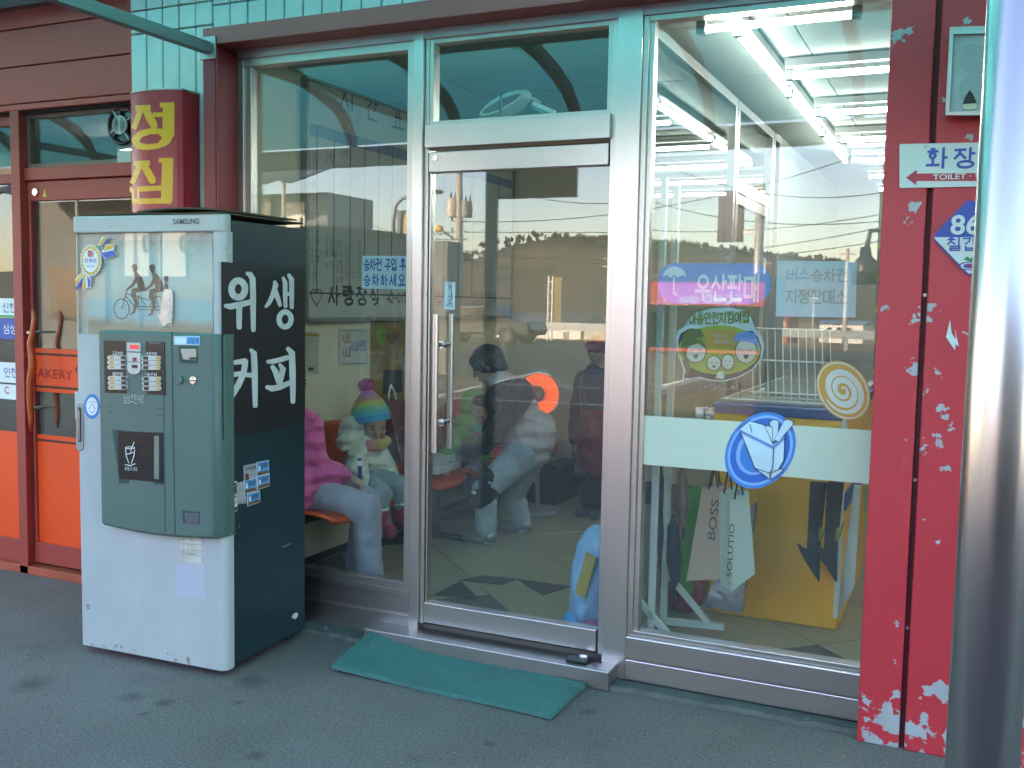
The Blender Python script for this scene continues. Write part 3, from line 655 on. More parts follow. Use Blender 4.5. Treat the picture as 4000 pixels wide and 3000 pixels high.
# inside the bakery
MB().box(-9, 2.6, 0, -3.2, 2.7, 2.6).box(-3.25, .08, 0, -3.22, 2.6, 2.6).box(-9.1, .0, 0, -9, 2.7, 2.95).build('inner_wall', mat('bakery_wall', '6a6454', .8, var=.25, vs=1.5), bak)
MB().box(-9, .06, 2.6, -3.22, 2.7, 2.65).build('ceiling', mat('bakery_ceiling', '8a8a80', .9), bak)
MB().box(-9, .1, 0, -3.22, 2.7, .05).build('floor', mat('bakery_floor', '55503f', .4), bak)
TUBE = mat('tube_glow', (1, .98, .92), .3, emit=9.0, var=0)
bl = thing('bakery_ceiling_lamp', 'bright lamp glimpsed inside the bakery at the far left', 'lamp', (-5.1, 1.6, 2.52))
MB().tube([(-5.45, 1.6, 2.5), (-4.95, 1.6, 2.5)], .016, 10).build('tube', TUBE, bl); MB().box(-5.5, 1.57, 2.52, -4.9, 1.63, 2.60).build('housing', WHITE, bl)
# exhaust fan in the transom
fan = thing('exhaust_fan', 'round black exhaust fan set in the bakery transom window', 'fan', (-3.955, .03, 2.2))
fc = P(478, 490, y=.035); R_ = .088
g = MB().tube([fc+Vector((math.cos(a)*R_, 0, math.sin(a)*R_)) for a in [2*math.pi*i/36 for i in range(36)]], .010, 8, closed=True); g.build('ring', BLACK, fan, smooth=True)
MB().disc(fc+Vector((0, .02, 0)), (0, -1, 0), R_, .004, 36).build('back_plate', BLACK, fan)
for k in range(4):
    a = k*math.pi/2+.5; c_, s_ = math.cos(a), math.sin(a)
    MB().slab([fc+Vector((x*c_-z*s_, -.004, x*s_+z*c_)) for x, z in ((.02, -.008), (.082, -.03), (.082, .02), (.02, .008))], (0, .004, 0)).build('blade', mat('fan_blade', (.05, .05, .055), .35), fan)
hub = MB().disc(fc+Vector((0, -.008, 0)), (0, -1, 0), .047, .012, 30).build('grille_hub', mat('fan_grey', (.42, .43, .43), .45), fan, bevel=.003)
for rr in (.012, .020, .028, .036):
    for sgn in (0, 1):
        MB().tube([fc+Vector((math.cos(a)*rr, -.0205, math.sin(a)*rr)) for a in [math.pi*sgn-1.2+2.4*i/12 for i in range(13)]], .0018, 6).build('grille_slot', BLACK, hub)
for a in (.5, 2.2, 3.6, 5.3): MB().tube([fc+Vector((math.cos(a)*.045, -.01, math.sin(a)*.045)), fc+Vector((math.cos(a)*.09, -.006, math.sin(a)*.09))], .005, 8).build('arm', mat('fan_grey', (.4, .4, .4)), fan)
MB().box(fc.x-.03, .028, 2.155, fc.x+.06, .034, 2.215).build('mount_plate', mat('fan_plate', (.42, .44, .42), .5), fan)
# wicker and trays inside the bakery: a display shelf with round loaves
sh = thing('bread_shelf', 'dim display shelf with round loaves behind the bakery door', 'shelf', (-4.1, 1.5, .05))
WOODD = mat('shelf_wood', '5a3a22', .55, var=.2, vs=6)
for z in (.55, .95, 1.35): MB().box(-4.75, 1.3, z, -3.4, 1.7, z+.03).build('board', WOODD, sh, bevel=.004)
for x in (-4.75, -3.43): MB().box(x, 1.3, .05, x+.03, 1.7, 1.55).build('upright', WOODD, sh)
BREAD = mat('bread_crust', '9a6a34', .6, var=.3, vs=14, bump=.2, bs=40)
for i in range(10):
    z = (.58, .98, 1.38)[i % 3]; x = -4.6+.12*i
    tag(MB().ell((x, 1.42, z+.042), (.055, .06, .042), 12, 8).build('loaf', BREAD, None, smooth=True), '%s round loaf from the left among those on the dim bakery shelf' % ('first', 'second', 'third', 'fourth', 'fifth', 'sixth', 'seventh', 'eighth', 'ninth', 'tenth')[i], 'bread', 'loaves on the bakery shelf')
BSTRIP = mat('bakery_mural', '8a7440', .6, var=.35, vs=7, col2='4a4a52', thr=.58)
MB().box(-4.6, 2.585, 1.75, -3.3, 2.599, 2.15).build('wall_frieze', BSTRIP, bak)

# ------------------------------------------------------------------ red light box sign
SGR = mat('sign_box_red', 'a82432', .35, var=.08, vs=3); YEL = mat('sign_yellow', 'eaa612', .4, var=.06, vs=5)
sg = thing('light_box_sign', 'red vertical shop sign with yellow lettering on the white wall', 'sign', (-3.44, -.06, 1.5))
sx0, sx1 = -3.592, -3.278; N_ = 14; arc = []
for i in range(N_+1):
    t = i/N_; arc.append((sx0+(sx1-sx0)*t, -.175-.045*math.sin(math.pi*min(1, max(0, t)))**.7))
poly = arc + [(-3.278, -.064), (-3.592, -.064)]
MB().slab([(x, y, 1.42) for x, y in poly], (0, 0, 1.01)).build('box_shell', SGR, sg, bevel=.004)
MB().slab([(x*.999-.004, y, 2.431) for x, y in poly], (0, 0, .006)).build('top_trim', ALU, sg)
def sgpt(px, py):
    t = 0; p = P(px, py, y=-.20)
    for _ in range(4):
        t = min(1, max(0, (p.x-sx0)/(sx1-sx0))); yy = -.175-.045*math.sin(math.pi*t)**.7; p = P(px, py, y=yy-.002)
    return p
def sgstroke(poly2, name='lettering'):
    """lay a 2D pixel polygon strip on the bowed face: list of (left, right) pairs"""
    g = MB()
    for a, b in poly2: g.v += [tuple(sgpt(*a)), tuple(sgpt(*b))]
    for i in range(len(poly2)-1): g.f.append((2*i, 2*i+1, 2*i+3, 2*i+2)); g.m.append(0)
    return g.build(name, YEL, sg)
def rp(x, y): return (x/1.843, y/1.843)
def strip(pts):   # pts (x, y, w) in the zoomed picture
    out = []
    fine = []
    for (x, y, w_), (x2, y2, w2) in zip(pts, pts[1:]):
        for k in range(4): fine.append((x+(x2-x)*k/4, y+(y2-y)*k/4, w_+(w2-w_)*k/4))
    fine.append(pts[-1])
    for i, (x, y, w_) in enumerate(fine):
        a = fine[max(0, i-1)]; b = fine[min(len(fine)-1, i+1)]; dx, dy = b[0]-a[0], b[1]-a[1]; l = math.hypot(dx, dy) or 1
        nx_, ny_ = -dy/l*w_/2, dx/l*w_/2
        out.append((rp(x+nx_, y+ny_), rp(x-nx_, y-ny_)))
    return out
for st in (
    [(962, 928, 40), (990, 860, 42), (1015, 775, 44)], [(975, 778, 40), (1085, 775, 40)], [(1050, 790, 50), (1080, 850, 58), (1112, 905, 56), (1135, 908, 20)], [(1100, 826, 32), (1180, 826, 32)],
    [(1150, 757, 36), (1255, 752, 34)], [(1215, 745, 82), (1213, 850, 84), (1212, 960, 86), (1195, 1010, 70), (1160, 1045, 40)],
    [(1190, 975, 60), (1150, 945, 42), (1080, 945, 42), (1010, 965, 48), (975, 1010, 54), (995, 1050, 48), (1060, 1060, 42), (1140, 1050, 40), (1200, 1005, 60)],
    [(950, 1322, 38), (985, 1245, 42), (1010, 1175, 44)], [(965, 1178, 38), (1080, 1174, 40)], [(1040, 1195, 50), (1070, 1250, 56), (1098, 1300, 56), (1122, 1302, 24)],
    [(1142, 1155, 34), (1248, 1152, 34)], [(1208, 1145, 80), (1204, 1300, 82), (1200, 1440, 84), (1192, 1462, 60)],
    [(935, 1365, 40), (1190, 1352, 36)], [(975, 1360, 56), (978, 1465, 56)], [(960, 1450, 42), (1200, 1446, 40)]):
    sgstroke(strip(st))

# ------------------------------------------------------------------ green mat at the door
MATG = mat('green_rubber_mat', '3c6f6c', .6, var=.2, vs=5, bump=.7, bs=90, col2='567572', thr=.60)
g = MB(); c0, c1, c2, c3 = Vector((-2.30, -.06, 0)), Vector((-1.295, -.135, 0)), Vector((-1.30, -.478, 0)), Vector((-2.268, -.448, 0)); nu, nv = 20, 6
for k in (0, 1):
    for i in range(nu+1):
        for j in range(nv+1):
            u, v = i/nu, j/nv; p = (c0.lerp(c1, u)).lerp(c3.lerp(c2, u), v)
            lift = .055*max(0, 1-u*2.6)**2*max(0, 1-v*.8) + .004*math.sin(u*9)*(.3+v*.2) + .004
            g.v.append((p.x, p.y+.012*math.sin(u*3.14)*(v-.3), lift + (.018 if k else 0)))
q = (nu+1)*(nv+1)
for i in range(nu):
    for j in range(nv):
        a = i*(nv+1)+j; g.f += [(a, a+nv+1, a+nv+2, a+1), (q+a, q+a+1, q+a+nv+2, q+a+nv+1)]; g.m += [0, 0]
edge = [i*(nv+1) for i in range(nu+1)] + [nu*(nv+1)+j for j in range(1, nv+1)] + [i*(nv+1)+nv for i in range(nu-1, -1, -1)] + [j for j in range(nv-1, 0, -1)]
for a, b in zip(edge, edge[1:]+edge[:1]): g.f.append((a, q+a, q+b, b)); g.m.append(0)
tag(g.build('door_mat', MATG, None, smooth=False), 'green rubber door mat with a curled corner below the steel step', 'mat')
# ------------------------------------------------------------------ coffee vending machine
VA = math.radians(2.5); VW, VD, VZ0, VZ1 = .745, .555, .03, 1.812
vm = thing('vending_machine', 'pale green and dark blue coffee vending machine in front of the bakery', 'vending machine', (-2.595, -.70, 0), VA, local=True)
VMI = (Matrix.Translation(vm.location) @ Matrix.Rotation(VA, 4, 'Z')).inverted()
VC = VMI @ CAM
def VF(px, py, ly=0.):   # pixel -> machine-local point on plane local y = ly
    d = VMI.to_3x3() @ ray(px, py); return VC + d*((ly-VC.y)/d.y)
def VS(px, py, lx=0.):   # pixel -> machine-local point on the side, local x = lx
    d = VMI.to_3x3() @ ray(px, py); return VC + d*((lx-VC.x)/d.x)
PALE = mat('machine_pale_green', 'a9b0b0', .38, var=.06, vs=5)
def palemat():
    m = PALE; nt = m.node_tree; N = nt.nodes; L = nt.links; b = N['Principled BSDF']; src = b.inputs['Base Color'].links[0].from_socket
    tc = N.new('ShaderNodeTexCoord'); sx = N.new('ShaderNodeSeparateXYZ'); L.new(tc.outputs['Object'], sx.inputs[0])
    nz = N.new('ShaderNodeTexNoise'); nz.inputs['Scale'].default_value = 30; nz.inputs['Detail'].default_value = 8; L.new(tc.outputs['Object'], nz.inputs['Vector'])
    mr = N.new('ShaderNodeMapRange'); mr.inputs[1].default_value = .03; mr.inputs[2].default_value = .12; mr.inputs[3].default_value = .13; mr.inputs[4].default_value = 0; L.new(sx.outputs[2], mr.inputs[0])
    ad = N.new('ShaderNodeMath'); ad.operation = 'ADD'; L.new(nz.outputs[0], ad.inputs[0]); L.new(mr.outputs[0], ad.inputs[1])
    rp_ = N.new('ShaderNodeValToRGB'); rp_.color_ramp.elements[0].position = .70; rp_.color_ramp.elements[1].position = .80; L.new(ad.outputs[0], rp_.inputs[0])
    mx = N.new('ShaderNodeMix'); mx.data_type = 'RGBA'; L.new(rp_.outputs[0], mx.inputs[0]); L.new(src, mx.inputs[6]); mx.inputs[7].default_value = (.16, .12, .09, 1); L.new(mx.outputs[2], b.inputs['Base Color'])
palemat()
NAVY = mat('machine_dark_blue', '1c3138', .30, var=.10, vs=2.2, col2='3a5058', thr=.735)
TEALP = mat('machine_grey_green', '4d645e', .45, var=.05, vs=4, bump=.06, bs=160)
BLK = mat('machine_black', (.011, .011, .013), .28, var=.1)
# cabinet
MB().box(-VW+.012, .055, VZ0+.005, -.004, VD, VZ1-.012).build('cabinet', NAVY, vm, bevel=.006)
for x in (-VW+.05, -.06):
    for y in (.08, VD-.05): MB().tube([(x, y, 0), (x, y, .04)], .018, 12).build('foot', RUBBER, vm)
# front door: pale shell with rounded right edge, window opening
zt, zb = VF(560, 930).z, VF(560, 1310).z          # picture window
g = MB(); ro = .03
prof_ = [(-VW, .055), (-VW, .012)] + [(-VW+.012-.012*math.cos(a), .012-.012*math.sin(a)) for a in (.5, 1.1)] + [(-VW+.012, 0)] + [(-ro+ro*math.sin(a), ro-ro*math.cos(a)) for a in [k*math.pi/2/7 for k in range(8)]] + [(0, .055)]
g.slab([(x, y, VZ0) for x, y in prof_], (0, 0, zb-VZ0-.002))
dshell = g.build('front_door', PALE, vm, smooth=False)
# frame above: right stile and top bar (overhanging to the left)
pst = [(-.052, .055), (-.052, .006), (-.045, 0)] + [(-ro+ro*math.sin(a), ro-ro*math.cos(a)) for a in [k*math.pi/2/7 for k in range(8)]] + [(0, .055)]
zbar = VF(560, 908).z
MB().slab([(x, y, zb-.002) for x, y in pst], (0, 0, zbar-zb+.004)).build('window_stile', PALE, vm)
MB().slab([(x, y-.006, zbar) for x, y in ([(-VW-.006, .06), (-VW-.006, .008), (-VW+.004, 0)] + prof_[5:])], (0, 0, VZ1-zbar+.006)).build('top_bar', PALE, vm, bevel=.006)
text('SAMSUNG', VF(678, 876, -.006), (1, 0, 0), (0, 0, 1), .026, mat('badge_dark', (.03, .04, .04), .4), vm, .012, wid=.125, lift=.002)
# backlit picture behind a clear panel
def picmat():
    m = bpy.data.materials.new('lake_picture'); m.use_nodes = True; nt = m.node_tree; N = nt.nodes; L = nt.links; b = N['Principled BSDF']
    tc = N.new('ShaderNodeTexCoord'); sx = N.new('ShaderNodeSeparateXYZ'); L.new(tc.outputs['Object'], sx.inputs[0])
    mr = N.new('ShaderNodeMapRange'); mr.inputs[1].default_value = zb; mr.inputs[2].default_value = zt; L.new(sx.outputs[2], mr.inputs[0])
    nz = N.new('ShaderNodeTexNoise'); nz.inputs['Scale'].default_value = 7; nz.inputs['Detail'].default_value = 5; L.new(tc.outputs['Object'], nz.inputs['Vector'])
    ad = N.new('ShaderNodeMath'); ad.operation = 'MULTIPLY_ADD'; ad.inputs[1].default_value = .12; L.new(nz.outputs[0], ad.inputs[0]); L.new(mr.outputs[0], ad.inputs[2])
    sb = N.new('ShaderNodeMath'); sb.operation = 'SUBTRACT'; sb.inputs[1].default_value = .06; L.new(ad.outputs[0], sb.inputs[0])
    r = N.new('ShaderNodeValToRGB'); e = r.color_ramp.elements; e[0].position = 0; e[0].color = (*rgb('827a6c'), 1); e[1].position = 1; e[1].color = (*rgb('8f9a90'), 1)
    for p_, c in ((.10, '87857a'), (.14, '86a0a0'), (.19, '7fb0c0'), (.36, '86b8c4'), (.40, 'a2b8b8'), (.62, 'b2c8c8'), (.85, 'a2babe')):
        q_ = r.color_ramp.elements.new(p_); q_.color = (*rgb(c), 1)
    L.new(sb.outputs[0], r.inputs[0]); L.new(r.outputs[0], b.inputs['Base Color']); b.inputs['Roughness'].default_value = .3
    return m
pl_, pr_ = -VW+.004, -.054
MB().box(pl_, .022, zb-.002, pr_, .05, zbar).build('picture_board', PALE, vm)
pic = MB().box(pl_+.045, .017, zb+.0, pr_-.01, .0215, zbar-.03).build('picture', picmat(), vm)
MB().box(pl_, .006, zb, pl_+.004, .054, zbar).build('window_edge', mat('clear_edge', (.45, .5, .48), .3), vm)
MB().box(pl_, .004, zb, pr_, .0075, zbar).build('window_pane', glass('machine_pane', (.95, .97, .95), .02, .55), vm)
# silhouettes on a tandem bicycle, printed on the picture
SIL = mat('silhouette_brown', '43362f', .5)
def zp(x, y): return (250+x/2.212, 800+y/2.212)
def printpoly(polys, fn, m_, name, par, lift=(0, -.0012, 0)):
    g = MB(); lift = Vector(lift)
    for k_, pp in enumerate(polys):
        vs = [fn(*q_)+lift*(1+.04*(k_ % 12)) for q_ in pp]; g.add(vs, [tuple(range(len(vs)))])
    return g.build(name, m_, par)
def VP_(x, y): return VF(*zp(x, y), ly=.017)
def ringpoly(cx, cy, rx, ry, w_, n=32):
    return [[(cx+math.cos(a)*(rx+s)*1., cy+math.sin(a)*(ry+s)) for a, s in ((2*math.pi*i/n, w_/2), (2*math.pi*(i+1)/n, w_/2), (2*math.pi*(i+1)/n, -w_/2), (2*math.pi*i/n, -w_/2))] for i in range(n)]
bike = ringpoly(500, 900, 66, 86, 9) + ringpoly(815, 850, 34, 60, 8)
for s_ in ([(500, 900, 6), (545, 745, 9), (515, 745, 6)], [(535, 790, 9), (620, 890, 9), (645, 885, 8)], [(545, 770, 7), (790, 835, 7)], [(640, 880, 8), (840, 880, 8)], [(640, 905, 6), (830, 910, 6)], [(650, 780, 7), (640, 880, 7)], [(660, 800, 6), (720, 890, 6)], [(740, 890, 7), (800, 770, 7)], [(790, 790, 7), (815, 870, 7)], [(500, 900, 4), (520, 880, 4), (545, 862, 4)]): bike.append(ribbon(s_))
for dx, dy, sc in ((0, 0, 1.0), (155, 2, 1.02)):
    T_ = lambda x, y: (590+(x-590)*sc+dx, 520+(y-520)*sc+dy)
    bike.append([T_(*q_) for q_ in ((582, 540), (590, 518), (612, 510), (632, 520), (636, 548), (628, 580), (606, 582), (594, 570), (592, 552))])
    bike.append([T_(*q_) for q_ in ((606, 575), (640, 585), (672, 620), (694, 670), (700, 715), (640, 730), (632, 680), (616, 650))])
    bike.append(ribbon([(*T_(628, 640), 34), (*T_(600, 690), 26), (*T_(545, 735), 16)]))
    bike.append(ribbon([(*T_(690, 720), 44), (*T_(600, 745), 46), (*T_(600, 790), 38)]))
    bike.append(ribbon([(*T_(605, 770), 40), (*T_(625, 850), 30), (*T_(605, 930), 20), (*T_(580, 945), 14)]))
bike.append([(862, 640), (870, 615), (892, 612), (905, 628), (903, 655), (890, 672), (905, 700), (906, 730), (862, 730), (870, 690), (876, 672)])
printpoly(bike, VP_, SIL, 'picture_print', pic)
# silver arrow sticker on the pane
ARW = mat('silver_sticker', (.42, .45, .45), .25, .6, var=.25, vs=25)
def VPn(x, y): return VF(*zp(x, y), ly=.004)
arr = [(868, 725), (935, 735), (945, 800), (938, 975), (905, 985), (948, 985), (862, 1055), (795, 940), (830, 945), (848, 800)]
o = printpoly([arr], VPn, ARW, 'arrow_sticker', vm); text('맛있는커피', VF(*zp(905, 775), ly=.003), (-.03, 0, -1), (1, 0, -.05), .020, WHITE, vm, .01, lift=.0016, wid=.12)
# rosette sticker: ribbons, toothed ring, white disc
RY = mat('rosette_yellow', 'c9a52a', .4); RB = mat('rosette_blue', '2f55b0', .4)
for k, (m_, pp) in enumerate([(STW, [[(330, 275), (395, 280), (345, 360), (290, 350)], [(345, 385), (360, 340), (445, 345), (430, 390), (460, 430), (365, 472), (310, 420)], [(100, 640), (165, 570), (175, 600), (105, 750)], [(165, 600), (210, 595), (240, 655), (230, 720), (205, 715), (165, 745)]]),
        (RY, [[(300, 340), (345, 280), (372, 280), (320, 358)], [(355, 378), (365, 345), (440, 348), (425, 375), (350, 400)], [(105, 655), (160, 580), (168, 605), (105, 700)], [(172, 605), (190, 604), (190, 725), (172, 738)]]),
        (RB, [[(328, 355), (378, 282), (392, 282), (345, 360)], [(322, 415), (428, 395), (452, 430), (366, 466)], [(104, 715), (165, 625), (170, 650), (104, 745)], [(205, 610), (232, 660), (225, 712), (210, 708)]])]):
    for p1_ in pp: printpoly([p1_], VPn, m_, 'rosette_ribbon', vm, (0, -.001-.0008*k, 0))
cx, cy = 238, 482; teeth = []
for i in range(48):
    a = 2*math.pi*i/48; r_ = 1.0 if i % 2 else .86; teeth.append((cx+math.cos(a)*99*r_, cy+math.sin(a)*145*r_))
printpoly([teeth], VPn, STW, 'rosette', vm, (0, -.0035, 0))
printpoly([[(cx+(x-cx)*.90, cy+(y-cy)*.90) for x, y in teeth]], VPn, RY, 'rosette_ring', vm, (0, -.0042, 0))
printpoly([[(cx+math.cos(a)*67, cy+math.sin(a)*102) for a in [2*math.pi*i/36 for i in range(36)]]], VPn, STW, 'rosette_disc', vm, (0, -.005, 0))
text('新', VF(*zp(204, 448), ly=-.001), (1, 0, 0), (0, 0, 1), .028, mat('rosette_red', 'b8243a', .5), vm, .012, wid=.036, lift=.0012)
text('따로 커피 따로', VF(*zp(182, 500), ly=-.001), (1, 0, 0), (0, 0, 1), .017, STB, vm, .015, wid=.062, lift=.0012)
text('자판기 전용', VF(*zp(195, 540), ly=-.001), (1, 0, 0), (0, 0, 1), .008, STK, vm, .0, wid=.042, lift=.0012)
# grey green control console, bowed and rounded on the right
TZ, BZ = VF(560, 1296, -.03).z, 0
def console(ylo, zlo_l, zlo_r, zhi):
    pass
xl = VF(393, 1700, -.045).x
NS = 22; g = MB()
def cprof(t):      # depth of the console front at t in 0..1 from left to right
    y = -.045 - .012*math.sin(math.pi*t)
    if t > .93: q_ = (t-.93)/.07; y = y*(1-q_**2.4) + .052*q_**2.4
    return y
zbl = VF(400, 2052, -.045).z; zbr = VF(830, 2105, -.045).z
cols = []
for i in range(NS+1):
    t = (i/NS) if i < 16 else 0
    cols.append(t)
cols = [i/14*.93 for i in range(15)] + [.93+.07*k/7 for k in range(1, 8)]
def cpt(t): return xl + (.006-xl)*(t if t < .93 else .93+.07*math.sin((t-.93)/.07*math.pi/2))
for t in cols:
    bot = zbl + (zbr-zbl)*t - .012*math.sin(math.pi*t)
    x = cpt(t); y = cprof(t)
    g.v += [(x, y+.012, bot), (x, y, bot+.012), (x, y, TZ-.008), (x, y+.010, TZ), (x, .01, TZ), (x, .01, bot)]
n_ = len(cols)
for i in range(n_-1):
    a = i*6
    for j in range(5): g.f.append((a+j, a+6+j, a+7+j, a+1+j)); g.m.append(0)
    g.f.append((a+5, a+11, a+6, a)); g.m.append(0)
g.f += [tuple(range(6)), tuple((n_-1)*6+j for j in range(5, -1, -1))]; g.m += [0, 0]
con = g.build('control_console', TEALP, vm, smooth=False)
for p_ in con.data.polygons: p_.use_smooth = True
es = con.modifiers.new('split', 'EDGE_SPLIT'); es.split_angle = math.radians(35)
def CF(px, py, lift=.0):   # pixel -> point on the bowed console face
    p = VF(px, py, -.05)
    for _ in range(4):
        t = min(.93, max(0, (p.x-xl)/(.004-xl))); p = VF(px, py, cprof(t)-lift)
    return p
def cz(x, y): return (250+x/1.843, 1250+y/1.843)
def cpanel(pts, m_, name, th=.004, lift=.0, par=None, bevel=0):
    """raised plate on the console from picture points (zoom frame)"""
    q_ = [CF(*cz(*p), lift=lift) for p in pts]
    return MB().slab([p+Vector((0, .003, 0)) for p in q_], (0, -th-.003, 0)).build(name, m_, par or vm, bevel=bevel)
def crnd(x0, y0, x1, y1, r, n=5):
    out = []
    for (cx_, cy_, a0) in ((x1-r, y0+r, -90), (x1-r, y1-r, 0), (x0+r, y1-r, 90), (x0+r, y0+r, 180)):
        out += [(cx_+r*math.cos(math.radians(a0+90*k/n)), cy_+r*math.sin(math.radians(a0+90*k/n))) for k in range(n+1)]
    return out
SEAM = mat('machine_seam', '263f3c', .6)
cpanel([(772, 85), (777, 85), (803, 1545), (797, 1545)], SEAM, 'door_seam', .0015)
cpanel([(710, 170), (714, 170), (733, 1530), (729, 1530)], SEAM, 'panel_seam', .001)
cpanel([(318, 620), (705, 640), (705, 644), (318, 624)], SEAM, 'panel_seam', .001)
cpanel([(318, 664), (712, 684), (712, 689), (318, 669)], SEAM, 'panel_seam', .001)
pnl = cpanel([(288, 147), (725, 158), (733, 540), (298, 522)], BLK, 'button_panel', .003, par=vm)
BTN = mat('button_strip', (.50, .50, .47), .35); BTND = mat('button_key', (.02, .02, .025), .3); BTNY = mat('price_yellow', 'c89a3a', .4)
def ctext(t, x, y, wpx, h, m_=STW, bold=.0):
    p = CF(*cz(x, y), lift=.0045); p2 = CF(*cz(x+wpx, y+wpx*.02), lift=.0045)
    d = p2-p; text(t, p, d, (0, 0, 1), h, m_, vm, bold, wid=d.length, lift=.0008)
for (x0, y0, side) in ((318, 255, 0), (318, 289, 0), (319, 323, 0), (321, 403, 0), (322, 437, 0), (322, 470, 0), (562, 258, 1), (563, 292, 1), (564, 327, 1), (566, 408, 1), (567, 443, 1), (567, 477, 1)):
    b = cpanel(crnd(x0, y0, x0+138, y0+31, 15, 4), BTN, 'selection_button', .005, .003)
    if side == 0: cpanel(crnd(x0+95, y0+4, x0+126, y0+27, 5, 2), BTND, 'push_key', .003, .008); cpanel([(x0+12, y0+6), (x0+40, y0+7), (x0+40, y0+25), (x0+12, y0+24)], BTNY, 'price_label', .0006, .008)
    else: cpanel(crnd(x0+10, y0+4, x0+42, y0+27, 5, 2), BTND, 'push_key', .003, .008); cpanel([(x0+100, y0+6), (x0+126, y0+7), (x0+126, y0+25), (x0+100, y0+24)], BTNY, 'price_label', .0006, .008)
for t, x, y in (('고급커피', 348, 252), ('순환커피', 592, 256), ('일반커피', 350, 400), ('국산차', 595, 405)): ctext(t, x, y, 78, .014, STW, .01)
cpanel([(458, 163), (553, 166), (554, 228), (459, 225)], BTN, 'display_housing', .005, .003)
cpanel([(474, 178), (538, 180), (539, 210), (475, 208)], mat('red_display', '9a3030', .25, emit=.25), 'display', .001, .0085)
cpanel([(460, 232), (555, 236), (556, 302), (461, 298)], BTN, 'display_housing', .005, .003)
cpanel([(494, 270), (520, 271), (521, 296), (495, 295)], mat('red_window', '8a2a34', .3), 'indicator', .001, .0085)
cpanel([(461, 303), (556, 307), (557, 362), (540, 384), (508, 390), (478, 381), (462, 358)], BTN, 'coin_display', .005, .003)
cpanel([(488, 322), (528, 324), (528, 347), (489, 345)], BTND, 'coin_window', .001, .0085)
ctext('SVM-5607CS', 615, 172, 80, .008, mat('grey_ink', (.25, .26, .26), .5))
ctext('삼성크린커피', 428, 602, 150, .036, mat('light_print', (.36, .40, .39), .5), .012)
# bill slot unit on the right
cpanel([(793, 117), (977, 117), (977, 181), (794, 178)], STW, 'notice_sticker', .0012)
cpanel([(797, 121), (973, 121), (973, 177), (798, 174)], STSK, 'notice_sticker_field', .0006, .0012)
cpanel([(800, 125), (882, 125), (882, 172), (801, 172)], mat('notice_pale', (.55, .70, .75), .5), 'notice_sticker_picture', .0006, .0018)
def ct2(t, x, y, wpx, h): ctext(t, x, y, wpx, h, STK, .01)
ct2('신·구권 지폐', 888, 150, 80, .012); ct2('모두 사용 가능', 888, 170, 80, .012)
cpanel([(827, 186), (960, 188), (962, 315), (850, 312), (829, 300)], SEAM, 'bill_slot_recess', .001)
cpanel([(846, 206), (957, 208), (958, 290), (865, 284), (848, 225)], mat('bill_slot_metal', (.36, .36, .33), .35, .3), 'bill_slot_plate', .006, .001, bevel=.001)
cpanel([(905, 268), (955, 268), (955, 284), (905, 284)], BLK, 'bill_slot_label', .001, .0075)
for (x, y, rx, ry, m_, nm, th) in ((838, 430, 24, 33, TEALP, 'return_knob', .010), (932, 435, 24, 31, CHROME, 'coin_slot', .005)):
    cpanel([(x+rx*math.cos(a), y+ry*math.sin(a)) for a in [2*math.pi*i/24 for i in range(24)]], m_, nm, th, bevel=.003)
cpanel([(910, 432), (954, 432), (954, 438), (910, 438)], BLK, 'coin_slit', .001, .0055)
cpanel([(853, 1372), (978, 1382), (975, 1470), (858, 1462)], SEAM, 'change_cup_recess', .0015)
cpanel([(870, 1388), (972, 1392), (972, 1466), (876, 1460)], mat('change_cup', (.10, .10, .12), .3), 'change_cup', .002, .001)
# cup window
cpanel([(350, 790), (712, 808), (722, 1185), (392, 1175), (400, 1150)], SEAM, 'cup_recess', .0015)
cw = cpanel([(392, 797), (710, 812), (712, 1170), (398, 1142)], BLK, 'cup_window', .003, .001)
cpanel([(650, 835), (684, 836), (684, 1147), (650, 1143)], mat('cup_window_bar', (.16, .19, .16), .4), 'cup_window_bar', .001, .004)
cup = [ribbon(s_) for s_ in ([(444, 920, 5), (450, 980, 6), (468, 1030, 5)], [(510, 915, 5), (505, 980, 6), (485, 1035, 5)], [(505, 880, 4), (480, 950, 5)], [(452, 965, 4), (478, 962, 6), (500, 952, 4)], [(440, 1040, 5), (480, 1048, 7), (515, 1034, 5)])] + ringpoly(477, 920, 33, 7, 5, 24)
printpoly(cup, lambda x, y: CF(*cz(x, y), lift=.0045), STW, 'cup_print', vm, (0, -.001, 0)); ctext('투·입·드·세·요', 440, 1083, 90, .014, STW)
# hinge handle and blue seal on the left edge of the door
cpx = lambda x, y: VF(*cz(x, y), ly=0)
MB().slab([cpx(x, y) for x, y in [(78, 514), (260, 520), (262, 712), (82, 712)]], (0, -.0012, 0)).build('door_plate', PALE, vm)
MB().slab([cpx(x, y) for x, y in crnd(92, 598, 145, 942, 24, 6)], (0, -.005, 0)).build('latch_plate', mat('latch_grey', (.30, .32, .32), .4, .5), vm, bevel=.002)
MB().slab([cpx(x, y)+Vector((0, -.005, 0)) for x, y in crnd(108, 625, 132, 880, 11, 5)], (0, -.001, 0)).build('latch_slot', mat('latch_dark', (.05, .055, .055), .4), vm)
MB().tube([cpx(122, 650)+Vector((0, -.008, 0)), cpx(124, 868)+Vector((0, -.008, 0))], .0035, 8).build('latch_bar', CHROME, vm)
SEALB = mat('seal_blue', '3a78b8', .45)
for k, (r_, m_) in enumerate(((1, SEALB), (.72, STW))):
    MB().slab([cpx(204+57*r_*math.cos(a), 622+90*r_*math.sin(a))+Vector((0, -.001-.0008*k, 0)) for a in [2*math.pi*i/36 for i in range(36)]], (0, -.0008, 0)).build('round_seal', m_, vm)
